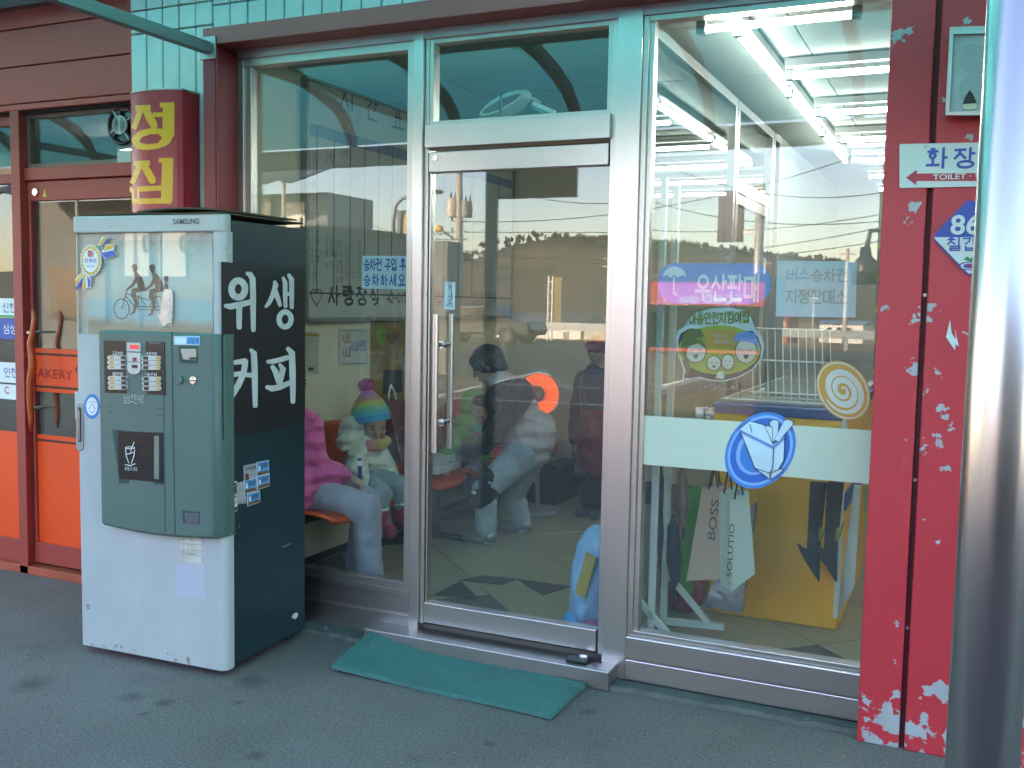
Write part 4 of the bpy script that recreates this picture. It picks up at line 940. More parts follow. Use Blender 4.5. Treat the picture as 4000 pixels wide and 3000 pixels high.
for s_ in ([(182, 590, 4), (226, 590, 4)], [(180, 640, 5), (204, 605, 6), (228, 640, 5)], [(190, 655, 4), (204, 670, 5), (220, 655, 4)]): printpoly([ribbon(s_)], cpx, SEALB, 'seal_print', vm, (0, -.0032, 0))
# paper labels and vents on the lower door
cl = lambda x, y: VF(250+x/2.212, 2000+y/2.212, ly=0)
NP = MB().slab([cl(x, y) for x, y in [(1002, 212), (1184, 225), (1190, 450), (1006, 432)]], (0, -.0012, 0)).build('rating_label', mat('label_cream', (.55, .55, .48), .6, var=.1, vs=20), vm)
LNE = mat('label_ink', (.16, .16, .15), .7)
lines = [ribbon([(1004, y, 2.5), (1188, y+12, 2.5)]) for y in (272, 320, 335, 360)] + [ribbon([(x, 275, 2), (x+1, 325, 2)]) for x in (1036, 1072, 1110, 1146)] + [ribbon([(1070, 365, 2), (1072, 440, 2)])]
printpoly(lines, cl, LNE, 'label_rule', vm, (0, -.002, 0))
for t, x, y, wd in (('검사 필증', 1008, 238, .022), ('안전검사', 1076, 240, .03), ('식품위생 영업신고증', 1014, 352, .075), ('신고번호', 1010, 378, .02), ('업소명', 1010, 400, .02), ('소재지', 1010, 422, .02)):
    text(t, cl(x, y)+Vector((0, -.0014, 0)), (1, 0, -.04), (0, 0, 1), .0075, LNE, vm, .005, wid=wd, lift=.0008)
MB().slab([cl(x, y) for x, y in [(970, 440), (1218, 458), (1222, 750), (978, 728)]], (0, -.0008, 0)).build('paper_patch', mat('lilac_paper', 'aeb0bd', .6, var=.04), vm)
for dy in (0, 15, 30): MB().slab([cl(x, y+dy) for x, y in [(195, 796), (222, 800), (222, 806), (195, 802)]], (0, -.0008, 0)).build('vent_slot', BLK, vm)
# side of the machine: black lettering panel with white brush letters
sd_ = lambda x, y: VS(*zp(x, y))
sd2 = lambda x, y: VS(*cz(x, y))
off = Vector((.0012, 0, 0))
MB().slab([VS(863, 1022), VS(1191, 1050), VS(1191, 1700), VS(1191, 1628), VS(1150, 1660), VS(1050, 1680), VS(868, 1715)][:2]+[VS(1191, 1630), VS(1150, 1655), VS(1040, 1685), VS(869, 1718)], off).build('letter_panel', mat('letter_panel_black', (.016, .016, .018), .32, var=.15, vs=3), vm)
LW = mat('letter_white', (.52, .55, .55), .45, var=.10, vs=18, col2=(.30, .31, .30), thr=.74)
def sring(cx_, cy_, rx, ry, w_, fn): return ringpoly(cx_, cy_, rx, ry, w_, 36)
let1 = sring(1500, 728, 58, 72, 58, None) + sring(1905, 990, 52, 64, 46, None) + [ribbon(s_) for s_ in (
    [(1575, 592, 30), (1600, 598, 48), (1625, 640, 52), (1630, 800, 52), (1630, 960, 46), (1632, 1085, 40)], [(1388, 872, 34), (1430, 880, 52), (1500, 866, 54), (1618, 838, 46)], [(1510, 870, 52), (1508, 970, 50), (1508, 1062, 44)],
    [(1815, 665, 30), (1825, 690, 46), (1800, 780, 44), (1765, 850, 38), (1738, 882, 26)], [(1812, 720, 40), (1840, 800, 42), (1862, 868, 34)],
    [(1888, 630, 26), (1905, 670, 42), (1905, 780, 40), (1908, 880, 34)], [(1935, 605, 30), (1960, 640, 46), (1962, 760, 42), (1962, 888, 36)], [(1910, 770, 34), (1960, 768, 34)])]
let2 = [ribbon(s_) for s_ in (
    [(1185, 300, 30), (1225, 306, 34), (1300, 294, 40)], [(1302, 296, 42), (1290, 380, 44), (1250, 470, 46), (1205, 545, 40), (1182, 570, 22)], [(1168, 390, 26), (1205, 396, 36), (1280, 382, 34)],
    [(1340, 215, 26), (1362, 235, 44), (1368, 350, 44), (1370, 480, 42), (1372, 620, 34)], [(1310, 395, 34), (1365, 398, 34)],
    [(1460, 300, 26), (1500, 298, 36), (1560, 284, 36), (1605, 270, 36)], [(1495, 335, 30), (1518, 370, 42), (1535, 450, 26)], [(1548, 320, 22), (1572, 350, 44), (1555, 420, 42), (1545, 480, 34)], [(1455, 482, 30), (1490, 494, 44), (1550, 482, 42), (1620, 452, 36)],
    [(1605, 205, 30), (1635, 235, 46), (1640, 350, 46), (1642, 480, 44), (1643, 590, 34)])]
printpoly(let1, sd_, LW, 'lettering', vm, (.0026, 0, 0)); printpoly(let2, sd2, LW, 'lettering', vm, (.0026, 0, 0))
# advert stickers
sk = [((1290, 1050), (1385, 1030), (1388, 1135), (1295, 1150), 0), ((1385, 1025), (1473, 1008), (1475, 1105), (1387, 1128), 1), ((1387, 1128), (1477, 1105), (1479, 1195), (1390, 1222), 1), ((1293, 1155), (1387, 1135), (1390, 1228), (1296, 1252), 1), ((1318, 1250), (1408, 1228), (1412, 1310), (1320, 1342), 1), ((1245, 1172), (1290, 1162), (1318, 1320), (1248, 1328), 3), ((1150, 1180), (1242, 1160), (1246, 1375), (1156, 1394), 2)]
SKYP = mat('advert_sky', '5590c0', .4, var=.2, vs=30); GRND = mat('advert_ground', '6a5040', .5, var=.3, vs=60); GREYP = mat('advert_grey', (.33, .33, .34), .5, var=.12, vs=30); DARKP = mat('advert_dark', (.03, .03, .035), .4)
for a, b, c, d, kind in sk:
    q_ = [sd2(*z_) for z_ in (a, b, c, d)]
    st = MB().slab(q_, (.0013, 0, 0)).build('advert_sticker', STW if kind in (1, 2) else GREYP, vm)
    ctr = sum(q_, Vector())/4; ins = [ctr+(v-ctr)*.93 for v in q_]; ex = (q_[1]-q_[0]).normalized(); ez = (q_[0]-q_[3]).normalized()
    if kind == 1:
        MB().slab([v+Vector((.0013, 0, 0)) for v in ins], (.0006, 0, 0)).build('advert_picture', SKYP, vm)
        MB().slab([v+Vector((.0019, 0, 0)) for v in (ins[3].lerp(ins[0], .28), ins[2].lerp(ins[1], .25), ins[2], ins[3])], (.0005, 0, 0)).build('advert_foreground', GRND, vm)
        MB().slab([v+Vector((.0019, 0, 0)) for v in (ins[0].lerp(ins[3], .3)+ex*.008, ins[0].lerp(ins[3], .25)+ex*.02, ins[0].lerp(ins[3], .62)+ex*.02, ins[0].lerp(ins[3], .66)+ex*.008)], (.0005, 0, 0)).build('advert_figure', STW, vm)
        text('소망이불관', q_[0]+ex*.018-ez*.026+Vector((.0019, 0, 0)), ex, ez, .018, STK, vm, .02, wid=.058, lift=.0009)
    elif kind == 2:
        MB().slab([v+Vector((.0013, 0, 0)) for v in ins], (.0006, 0, 0)).build('advert_field', DARKP, vm)
        MB().slab([v+Vector((.0019, 0, 0)) for v in (ins[0].lerp(ins[3], .52), ins[1].lerp(ins[2], .52), ins[1].lerp(ins[2], .88), ins[0].lerp(ins[3], .88))], (.0004, 0, 0)).build('advert_band', GREYP, vm)
        base = q_[0]+Vector((.0022, 0, 0))
        for t, u, v_, h_, wd, m_ in (('LOGEN', .022, .06, .016, .05, STW), ('로젠택배', .022, .08, .014, .05, STW), ('1588-9988', .012, .10, .014, .064, STW), ('예산영업소', .01, .125, .014, .066, STK), ('041-942-9812', .008, .145, .013, .072, STK), ('011-326-2354', .008, .165, .013, .072, STK)):
            text(t, base+ex*u-ez*v_, ex, ez, h_, m_, vm, .02, wid=wd, lift=.0009)
        vs_ = [base+ex*a_-ez*b_ for a_, b_ in ((.015, .022), (.03, .036), (.07, .012), (.03, .046))]
        MB().slab(vs_, (.0005, 0, 0)).build('advert_logo', STW, vm)
    else:
        if kind == 0:
            text('미성상패 명함', q_[0]+ex*.008-ez*.022+Vector((.0013, 0, 0)), ex, ez, .014, STK, vm, .015, wid=.07, lift=.0009)
            MB().slab([q_[0]+ex*u-ez*v_+Vector((.0013, 0, 0)) for u, v_ in ((.008, .034), (.03, .034), (.03, .072), (.008, .072))], (.0005, 0, 0)).build('advert_picture', mat('advert_brown', '6a3a34', .5), vm)
        else: text('음식점', q_[0]+ex*.006-ez*.10+Vector((.0013, 0, 0)), ex, ez, .018, STK, vm, .01, wid=.05, lift=.0009)
for (x, y, r_) in ((1513, 120, .004), (1517, 280, .004)): MB().disc(VS(250+x/2.212, 2000+y/2.212), (1, 0, 0), r_, .002, 12).build('screw', CHROME, vm)
scr = lambda x, y: VS(250+x/2.212, 2000+y/2.212)
for p1_ in ([[(1966, 905), (1980, 880), (2005, 868), (2022, 878), (2015, 905), (1995, 930), (1985, 915), (1968, 925)], [(1880, 300), (1965, 268), (1966, 272), (1882, 306)]]): printpoly([p1_], scr, LW, 'scuff', vm, (.0016, 0, 0))
# cardboard on top of the machine
CARD = mat('cardboard', '6e6452', .8, var=.15, vs=10); CARDE = mat('cardboard_edge', '4a4334', .85, var=.3, vs=200)
cb_ = thing('cardboard_sheet', 'flattened cardboard lying on top of the vending machine', 'cardboard', vm.location+Vector((-.3, .2, VZ1)), VA)
vmw = VMI.inverted()
for k, (pts, z, th) in enumerate([([(-.63, .0), (-.01, -.01), (.0, .53), (-.6, .5)], VZ1+.008, .006), ([(-.43, .015), (-.02, .01), (-.01, .50), (-.40, .52)], VZ1+.018, .007)]):
    g = MB(); n_ = 8; fr = []
    for i in range(n_+1):
        t = i/n_; a = Vector(pts[0]).lerp(Vector(pts[1]), t); b = Vector(pts[3]).lerp(Vector(pts[2]), t)
        zz = z+(.010*math.sin(t*3.1) if k else .003*math.sin(t*6))
        for q_ in (a, b):
            for h_ in (0, th): g.v.append(tuple(vmw @ Vector((q_.x, q_.y, zz+h_))))
    for i in range(n_):
        a = i*4; g.f += [(a, a+4, a+6, a+2), (a+1, a+3, a+7, a+5), (a, a+1, a+5, a+4), (a+2, a+6, a+7, a+3)]; g.m += [0, 0, 1, 1]
    g.f += [(0, 2, 3, 1), (n_*4, n_*4+1, n_*4+3, n_*4+2)]; g.m += [1, 1]
    g.build('cardboard_layer', [CARD, CARDE], cb_)
# ------------------------------------------------------------------ what lies across the road (seen mirrored in the glass)
GREYW = mat('grey_render', '6f6f6e', .8, var=.12, vs=.8); WHT = mat('white_siding_far', (.72, .70, .66), .6, var=.08, vs=2); ROOFG = mat('grey_roof', '6b6a66', .6, var=.1, vs=1)
DARKW = mat('window_dark', (.03, .035, .04), .15); CREAMF = mat('cream_container', (.68, .62, .50), .6, var=.1, vs=2); POLEC = mat('pole_concrete', (.42, .38, .33), .8, var=.1, vs=2); WIRE = mat('wire_black', (.03, .03, .03), .6)
# grey buildings to the left
gb = thing('grey_shop_building', 'low grey building with corrugated awning across the forecourt, mirrored in the glass', 'building', (-15, -15, 0))
MB().box(-12.6, -14.6, 0, -9.6, -14, 2.72).build('annex_wall', GREYW, gb, bevel=.03)
MB().box(-22, -16, 0, -12.65, -14.2, 3.8).build('wall', GREYW, gb, bevel=.03)
g = MB(); nn = 60
for i in range(nn+1):
    x = -21.5+9.4*i/nn; z = .04*math.sin(i*1.6); g.v += [(x, -14.3, 4.45+z), (x, -12.6, 3.85+z), (x, -14.3, 4.42+z), (x, -12.6, 3.82+z)]
for i in range(nn): a = i*4; g.f += [(a, a+1, a+5, a+4), (a+2, a+6, a+7, a+3)]; g.m += [0, 0]
g.build('awning', mat('awning_metal', '5f6468', .5, .2), gb)
for x in (-12.7, -15.5, -18.5): MB().tube([(x, -12.75, 0), (x, -12.75, 3.9)], .04, 8).build('awning_post', POLEC, gb)
for k, x in enumerate((-14.4, -13.5)):
    MB().box(x-.3, -14.19, 1.9, x+.3, -14.12, 3.6).build('sign_board', WHT, gb); text('오뎅' if k else '튀김', (x+.18, -14.11, 3.25), (0, 0, -1), (1, 0, 0), .42, STK, gb, .02, lift=-.02)
for i in range(4): MB().box(-21+i*1.6, -14.19, .9, -20+i*1.6, -14.1, 2.2).build('window', DARKW, gb)
# street lamp with a curved arm
sl_ = thing('street_lamp', 'slim grey street lamp with curved arm behind the forecourt, mirrored in the left window', 'street lamp', (-14.6, -20, 0))
lp = [RF(1535, 1100, -20), RF(1535, 860, -20), RF(1545, 800, -20), RF(1570, 775, -20), RF(1620, 762, -20), RF(1690, 750, -20)]; lp[0].z = 0
MB().tube(lp, [.07, .055, .05, .045, .04, .035], 10).build('pole', mat('lamp_grey', (.14, .145, .15), .4, .5), sl_, smooth=True)
MB().ell(lp[-1]+Vector((.1, 0, .0)), (.22, .1, .07), 14, 8).build('lamp_head', mat('lamp_head', (.05, .05, .05), .5), sl_, smooth=True)
sb = thing('street_sign_box', 'yellow and grey street sign box beside the curved lamp', 'sign', RF(1585, 900, -20.2))
a, b = RF(1548, 822, -20.2), RF(1626, 925, -20.2)
MB().box(a.x, -20.35, b.z, b.x, -20.2, a.z).build('sign_box', mat('sign_grey', '4b4f55', .5), sb, bevel=.02)
MB().box(a.x+.2, -20.2, b.z+.1, a.x+.45, -20.18, a.z-.1).build('sign_stripe', mat('sign_yellow_far', 'b8963a', .5), sb)
MB().tube([(a.x+.2, -20.3, 0), (a.x+.2, -20.3, b.z)], .06, 8).build('sign_post', POLEC, sb)
# utility pole with two transformers
up = thing('utility_pole', 'concrete utility pole with two transformers and a yellow lamp, mirrored in the door', 'utility pole', (-23, -40, -.5))
pb, pt_ = RF(1795, 1250, -40), RF(1793, 560, -40)
MB().tube([(pb.x, -40, -.6), (pt_.x, -40, pt_.z)], [.24, .15], 14).build('pole', POLEC, up, smooth=True)
TRM = mat('transformer_cream', (.50, .46, .38), .5)
for k, (x0, x1, y0, y1) in enumerate(((1748, 1790, 775, 848), (1808, 1845, 788, 850))):
    p, q_ = RF(x0, y0, -40), RF(x1, y1, -40); cx_ = (p.x+q_.x)/2; r_ = abs(q_.x-p.x)/2
    MB().tube([(cx_, -40+.1*k, q_.z), (cx_, -40+.1*k, p.z)], r_, 16).build('transformer', TRM if k == 0 else mat('transformer_dark', (.2, .19, .17), .5), up, bevel=.03)
    for dx in (-.12, .12): MB().tube([(cx_+dx, -40, p.z), (cx_+dx, -40, p.z+.3)], [.06, .03], 8).build('insulator', mat('insulator_brown', (.06, .04, .03), .3), up)
for py in (862, 905, 935, 980):
    p = RF(1795, py, -40); MB().box(p.x-.45, -40.06, p.z-.04, p.x+.35, -39.94, p.z+.04).build('crossarm', mat('crossarm_steel', (.2, .2, .2), .5), up)
    MB().tube([(p.x-.42, -40, p.z), (p.x-.42, -40, p.z+.18)], .05, 8).build('insulator', mat('insulator_brown', (.06, .04, .03)), up)
l0, l1 = RF(1795, 950, -40), RF(1722, 898, -40)
MB().tube([l0, l1], .04, 8).build('lamp_arm', mat('lamp_grey', (.2, .2, .2)), up)
MB().ell(l1+Vector((-.12, 0, .06)), (.26, .16, .18), 14, 8).build('lamp_head', mat('lamp_yellow', 'c9a33a', .4), up, smooth=True)
# wires, sagging from pole to pole
def wire(p, q_, sag, label, r_=.02):
    pts = []
    for i in range(25):
        t = i/24; v = Vector(p).lerp(Vector(q_), t); v.z -= sag*4*t*(1-t); pts.append(v)
    tag(MB().tube(pts, r_, 5).build('overhead_wire', WIRE, None), label, 'wire', 'overhead wires across the road')
for k, (a, b, sg_) in enumerate([((1100, 905), (2420, 908), .0), ((1260, 780), (1795, 935), .6), ((1795, 865), (3480, 560), 1.), ((1795, 975), (3480, 935), .8), ((1795, 985), (3480, 880), .8), ((2050, 760), (2450, 790), .2), ((2560, 630), (3480, 745), .8), ((2560, 790), (3480, 860), .5), ((1255, 840), (1795, 905), .5), ((2545, 900), (3480, 830), .3)]):
    ya, yb = (-42, -36) if k % 2 else (-38, -44)
    wire(RF(*a, ya), RF(*b, yb), sg_, 'thin black overhead wire crossing the mirrored sky')
# white long building, container and masts beyond the road
def house(name, label, x0, x1, y0, y1, z0, zw, zr, wm, rm, wins, door=None, ridge='x'):
    h = thing(name, label, 'building', ((x0+x1)/2, (y0+y1)/2, z0))
    wl_ = MB().box(x0, y0, z0, x1, y1, zw).build('wall', wm, h)
    e = .4; ym = (y0+y1)/2
    MB().add([(x0-e, y0-e, zw), (x1+e, y0-e, zw), (x1+e, y1+e, zw), (x0-e, y1+e, zw), (x0-e, ym, zr), (x1+e, ym, zr)], [(0, 1, 5, 4), (2, 3, 4, 5), (0, 4, 3), (1, 2, 5), (0, 3, 2, 1)]).build('roof', rm, h)
    for (a, b, c, d) in wins:
        fr = MB().box(a-.1, y1, c-.1, b+.1, y1+.06, d+.1).build('window', WHT, h); MB().box(a, y1+.06, c, b, y1+.08, d).build('pane', DARKW, fr)
    if door: MB().box(door[0], y1, z0, door[1], y1+.08, door[2]).build('door', mat('far_door', (.3, .25, .2), .5), h)
    return h
wa, wb = RF(1935, 1345, -120), RF(2268, 1268, -120)
house('white_building', 'long low white building with grey roof across the road, mirrored in the door', wa.x, wb.x, -130, -120, wa.z-.5, wb.z, RF(2100, 1222, -125).z, WHT, ROOFG, [(RF(2010, 0, -120).x, RF(2065, 0, -120).x, RF(2010, 1302, -120).z, RF(2010, 1278, -120).z), (RF(2178, 0, -120).x, RF(2208, 0, -120).x, RF(2190, 1288, -120).z, RF(2190, 1276, -120).z)], (RF(2230, 0, -120).x, RF(2250, 0, -120).x, wa.z+2))
ca, cb2 = RF(2280, 1335, -118), RF(2375, 1272, -118)
ct = thing('shipping_container', 'cream corrugated container beside the white building', 'container', ((ca.x+cb2.x)/2, -119, ca.z))
g = MB(); nn = 40; zig = []
for i in range(nn+1):
    x = ca.x+(cb2.x-ca.x)*i/nn; zig.append((x, -118-(.06 if (i//1) % 2 else 0)))
g.slab([(x, y, ca.z-.4) for x, y in zig]+[(cb2.x, -121, ca.z-.4), (ca.x, -121, ca.z-.4)], (0, 0, cb2.z-ca.z+.4)); g.build('corrugated_wall', CREAMF, ct)
for k, (bx, by, tx, ty, yy, lb) in enumerate([(2145, 1330, 2152, 1078, -100, 'white lattice sign mast standing before the white building'), (2385, 1300, 2388, 980, -112, 'thin twin mast standing by the container')]):
    p, q_ = RF(bx, by, yy), RF(tx, ty, yy); m_ = thing('mast', lb, 'mast', p)
    for dx in (-.25, .25): MB().tube([(p.x+dx, yy, p.z-1), (q_.x+dx, yy, q_.z)], .12, 8).build('leg', WHT, m_)
    for j in range(6): zz = p.z+(q_.z-p.z)*(j+.5)/6; MB().box(p.x-.3, yy-.05, zz-.06, p.x+.3, yy+.05, zz+.06).build('rung', WHT, m_)
    if k == 0: MB().box(q_.x+.35, yy-.1, RF(2150, 1262, yy).z, q_.x+1.3, yy, q_.z-.1).build('sign_panel', mat('mast_sign', '7a6a44', .6), m_)
    else:
        for py in (1010, 1040): zz = RF(2385, py, yy).z; MB().box(p.x-1.2, yy-.06, zz-.05, p.x+1.2, yy+.06, zz+.05).build('arm', WHT, m_)
ra, rb = RF(2975, 1312, -110), RF(3075, 1245, -110)
house('red_building', 'orange red building beyond the fields, mirrored in the store window', ra.x, rb.x, -118, -110, ra.z-.8, rb.z, rb.z+.5, mat('red_brick_far', 'a8503a', .7), mat('red_roof', '9a4636', .7), [(ra.x+.8+i*1.1, ra.x+1.3+i*1.1, rb.z-1.1, rb.z-.5) for i in range(2)])
va, vb = RF(3200, 1310, -140), RF(3372, 1268, -140)
house('blue_roofed_building', 'white building with pale blue roof beyond the fields', va.x, vb.x, -150, -140, va.z-1, vb.z, RF(3300, 1252, -145).z, WHT, mat('blue_roof', '7c93a8', .5), [(va.x+1+i*1.3, va.x+1.6+i*1.3, vb.z-1.2, vb.z-.5) for i in range(3)])
for k, (bx, by, tx, ty, yy, r_, lb) in enumerate([(3295, 1410, 3312, 970, -60, .16, 'lone concrete pole standing in the brown field'), (2975, 1330, 2990, 1010, -70, .15, 'grey pole behind the umbrella sign reflection'), (3175, 1300, 3180, 1150, -90, .1, 'short pale pole beside the field road')]):
    p, q_ = RF(bx, by, yy), RF(tx, ty, yy); m_ = thing('field_pole', lb, 'pole', p); MB().tube([(p.x, yy, p.z-2), (q_.x, yy, q_.z)], [r_, r_*.7], 10).build('shaft', POLEC, m_, smooth=True)
    MB().box(q_.x-.5, yy-.05, q_.z-.4, q_.x+.5, yy+.05, q_.z-.3).build('crossarm', POLEC, m_)
pl3 = thing('signal_pole', 'steel pole with a dark sign box, mirrored in the store window', 'pole', (-4.2, -18, 0))
MB().tube([(-4.2, -18, 0), (-4.2, -18, 4.1)], .10, 12).build('shaft', mat('pole_pinkgrey', (.36, .32, .30), .45, .3), pl3, smooth=True)
MB().box(-5.1, -18.1, 2.9, -4.55, -17.95, 4.0).build('sign_box', mat('sign_plum', '4a2c3c', .5), pl3, bevel=.02)
for z in (3.1, 3.8): MB().box(-4.6, -18.04, z-.04, -4.1, -17.98, z+.04).build('bracket', STEELD, pl3)
# guard rail along the far road edge
gr = thing('guard_rail', 'low steel guard rail along the far edge of the road', 'guard rail', (-10, -33, 0))
MB().box(-60, -33.05, .45, 40, -32.97, .75).build('rail', mat('galvanised', (.35, .36, .36), .45, .6), gr)
for i in range(26): MB().box(-60+i*4, -33.2, -.02, -59.88+i*4, -33.06, .75).build('rail_post', STEELD, gr)
# parked car
cr = thing('parked_car', 'grey saloon car parked across the forecourt, mirrored in the door', 'car', (RF(1900, 1000, -29).x, -29, 0))
cx0 = RF(1900, 1000, -29).x
CARP = mat('car_grey', (.05, .055, .06), .3, .2); prof_c = [(-2.1, .35), (-2.15, .75), (-1.5, .92), (-.75, 1.38), (.55, 1.42), (1.25, .98), (2.05, .85), (2.15, .55), (2.1, .35)]
MB().slab([(cx0+x, -29.8, z) for x, z in prof_c], (0, 1.65, 0)).build('body', CARP, cr, bevel=.08, seg=3)
MB().slab([(cx0+x, -29.82, z) for x, z in [(-1.35, .95), (-.72, 1.30), (.50, 1.33), (1.05, .98)]], (0, 1.69, 0)).build('window_band', DARKW, cr)
for x in (-1.35, 1.3):
    for y in (-29.8, -28.2):
        wh = MB().tube([(cx0+x, y-.1, .32), (cx0+x, y+.1, .32)], .32, 24).build('wheel', RUBBER, cr); MB().tube([(cx0+x, y-.105, .32), (cx0+x, y+.105, .32)], .19, 16).build('rim', mat('dark_rim', (.06, .06, .06), .5), wh)
# bus waiting behind the camera, only its front corner and mirror show in the glass
bx_ = RF(3412, 1300, -7.0).x
bus = thing('bus', 'dark bus waiting at the forecourt, its mirror arm reflected beside the red pillar', 'bus', (bx_+4, -8.2, 0))
BUSM = mat('bus_paint', '3b3f3c', .35, var=.08, vs=.7)
MB().box(bx_, -9.5, .35, bx_+9, -7.0, 3.1).build('body', BUSM, bus, bevel=.12, seg=4)
MB().box(bx_-.02, -9.3, 1.3, bx_+.02, -7.2, 2.7).build('windscreen', DARKW, bus)
for i in range(5): MB().box(bx_+.7+i*1.6, -7.01, 1.45, bx_+2.15+i*1.6, -6.985, 2.5).build('side_window', DARKW, bus)
for x in (1.6, 7): MB().tube([(bx_+x, -9.4, .48), (bx_+x, -7.02, .48)], .48, 24).build('wheel', RUBBER, bus)
m0, m1, m2, m3 = RF(3455, 900, -6.9), RF(3400, 900, -6.9), RF(3388, 950, -6.9), RF(3385, 985, -6.9)
MB().tube([m0, m1, m2, m3], .025, 10).build('mirror_arm', BLACK, bus, smooth=True)
MB().tube([RF(3380, 965, -6.9), RF(3380, 1000, -6.9), RF(3380, 1030, -6.9), RF(3380, 1110, -6.9)], [.05, .06, .13, .13], 14).build('mirror', BLACK, bus, smooth=True)
# hill with a wooded crest
HILL = mat('hill_scrub', '5e5242', .95, var=.3, vs=.02, bump=.8, bs=.4, col2='4c4a34', thr=.55)
crest = [(-900, 14), (-700, 22), (-480, 20), (-380, 26), (-300, 31), (-262, 41), (-235, 44), (-200, 42), (-182, 41), (-150, 38), (-126, 35), (-82, 30), (-40, 22), (0, 14), (60, 9), (160, 12), (300, 20), (500, 16)]
def hz(x):
    for (a, za), (b, zb_) in zip(crest, crest[1:]):
        if a <= x <= b: t = (x-a)/(b-a); t = t*t*(3-2*t); return za+(zb_-za)*t
    return 12
g = MB(); hxs = [-880+i*12 for i in range(112)]; hys = [-430+-k*20 for k in range(0, 22)]
for y in hys:
    for x in hxs:
        t = (-430-y)/170.; s_ = max(0, min(1, t)); s_ = s_*s_*(3-2*s_)
        if t > 1: s_ = max(.2, 1-(t-1)*.35)
        g.v.append((x, y, -6+s_*(hz(x)+6)+mnoise.noise(Vector((x*.02, y*.02, 1)))*3*s_))
nx_ = len(hxs)
for i in range(len(hys)-1):
    for j in range(nx_-1): a = i*nx_+j; g.f.append((a, a+nx_, a+nx_+1, a+1)); g.m.append(0)
struct(g.build('hill', HILL, None, smooth=True))
TREEM = mat('hill_trees', '4a3f30', .95, var=.35, vs=.2)
g = MB(); rt = random.Random(5)
for i in range(2200):
    x = rt.uniform(-620, 60); y = -600+rt.uniform(-60, 60); z = hz(x)*.93; h_ = rt.uniform(1.2, 3.4); wd = h_*rt.uniform(.35, .6)
    for k in range(3):
        c = Vector((x+rt.uniform(-.5, .5)*wd, y+rt.uniform(-1, 1), z+h_*(.3+.27*k))); r_ = wd*(1-.25*k)
        a = [c+Vector((math.cos(q_)*r_, math.sin(q_)*r_, rt.uniform(-.4, .4))) for q_ in (0, 1.26, 2.5, 3.77, 5.03)]
        g.add(a+[c+Vector((0, 0, r_*1.3)), c-Vector((0, 0, r_))], [(0, 1, 5), (1, 2, 5), (2, 3, 5), (3, 4, 5), (4, 0, 5), (1, 0, 6), (2, 1, 6), (3, 2, 6), (4, 3, 6), (0, 4, 6)])
o = g.build('hillside_wood', TREEM, None); o['kind'] = 'stuff'; o['label'] = 'thin wood along the crest of the far hill'; o['category'] = 'wood'
# ------------------------------------------------------------------ waiting room: timetable board on the side wall
XW = XL+.03; Y_, Z_ = Vector((0, 1, 0)), Vector((0, 0, 1))
BOARD = mat('board_white', (.42, .43, .41), .35, var=.05); INK = mat('board_ink', (.035, .035, .04), .6); FRM = mat('board_frame', (.26, .27, .26), .4, .6)
tt = thing('timetable_board', 'large white bus timetable board along the waiting room side wall', 'timetable', (XL, 1.75, 1.42))
MB().box(XL, .50, 1.535, XW, 2.98, 2.60).build('panel', BOARD, tt)
MB().box(XL, .485, 1.40, XW+.012, .502, 2.62).box(XL, 2.98, 1.40, XW+.012, 2.997, 2.62).build('side_frame', FRM, tt)
MB().box(XL, .502, 2.60, XW+.012, 2.98, 2.62).build('top_frame', FRM, tt)
MB().box(XL, .502, 1.385, XW+.02, 2.98, 1.405).build('bottom_frame', FRM, tt)
MB().box(XL, .502, 1.405, XW+.001, 2.98, 1.53).build('advert_strip', mat('advert_strip', (.45, .45, .42), .4, var=.06), tt)
MB().box(XL, .502, 1.528, XW+.004, 2.98, 1.536).build('divider_rail', INK, tt)
MB().box(XW, .502, 2.33, XW+.001, 2.98, 2.39).build('header_band', mat('board_blue', '6a7a9a', .4), tt)
for px in (1238, 1304, 1367, 1424, 1478, 1530): y = P(px, 900, x=XW).y; MB().box(XW, y-.003, 1.536, XW+.0012, y+.003, 2.39).build('column_line', INK, tt)
for i in range(6): y = 1.75+i*.2; MB().box(XW, y-.003, 1.536, XW+.0012, y+.003, 2.39).build('column_line', INK, tt)
for t, px, py in (('시', 1330, 420), ('간', 1425, 462), ('표', 1530, 500)): text(t, P(px, py, x=XW), Y_, Z_, .13, INK, tt, .0)
cols_ = [(1205, 1222, 24.4, ['7:44', '8:00', '8:11', '8:32', '', '9:01', '', '9:32', '', '', '10:20', '10:32', '10:52', '11:20', '11:44', '12:11', '12:32', '12:48', '1:20', '1:36', '1:52'], 590),
         (1272, 1272, 24.4, ['2:40', '2:56', '', '', '', '', '', '', '', '', '', '', '', '', '7:44', '8:00', '8:16', '', '8:25', '', ''], 590),
         (1332, 1332, 24.4, ['6:35', '', '', '', '', '', '', '', '', '', '', '', '', '', '', '1:27', '1:59', '2:15', '2:47', '3:30', '3:51'], 590),
         (1371, 1371, 25.0, ['', '', '', '', '', '', '', '', '', '', '', '', '', '', '07:30', '10:00', '12:00', '14:00', '16:30', '20:00', ''], 590)]
for px, _, stp, rows, y0 in cols_:
    L_ = []
    for i, r_ in enumerate(rows):
        if r_: L_.append((r_, P(px, y0+stp*i+18, x=XW)))
    text(L_, None, Y_, Z_, .036, INK, tt, -.02)
text([('예산', P(1308, 960, x=XW)), ('대천', P(1308, 985, x=XW)), ('서산', P(1308, 1012, x=XW)), ('대천', P(1308, 1040, x=XW)), ('홍성', P(1308, 1066, x=XW)), ('청양', P(1308, 1105, x=XW)), ('온양 서울', P(1248, 1000, x=XW))], None, Y_, Z_, .034, INK, tt, -.02)
def hrt(t): return (16*math.sin(t)**3, 13*math.cos(t)-5*math.cos(2*t)-2*math.cos(3*t)-math.cos(4*t))
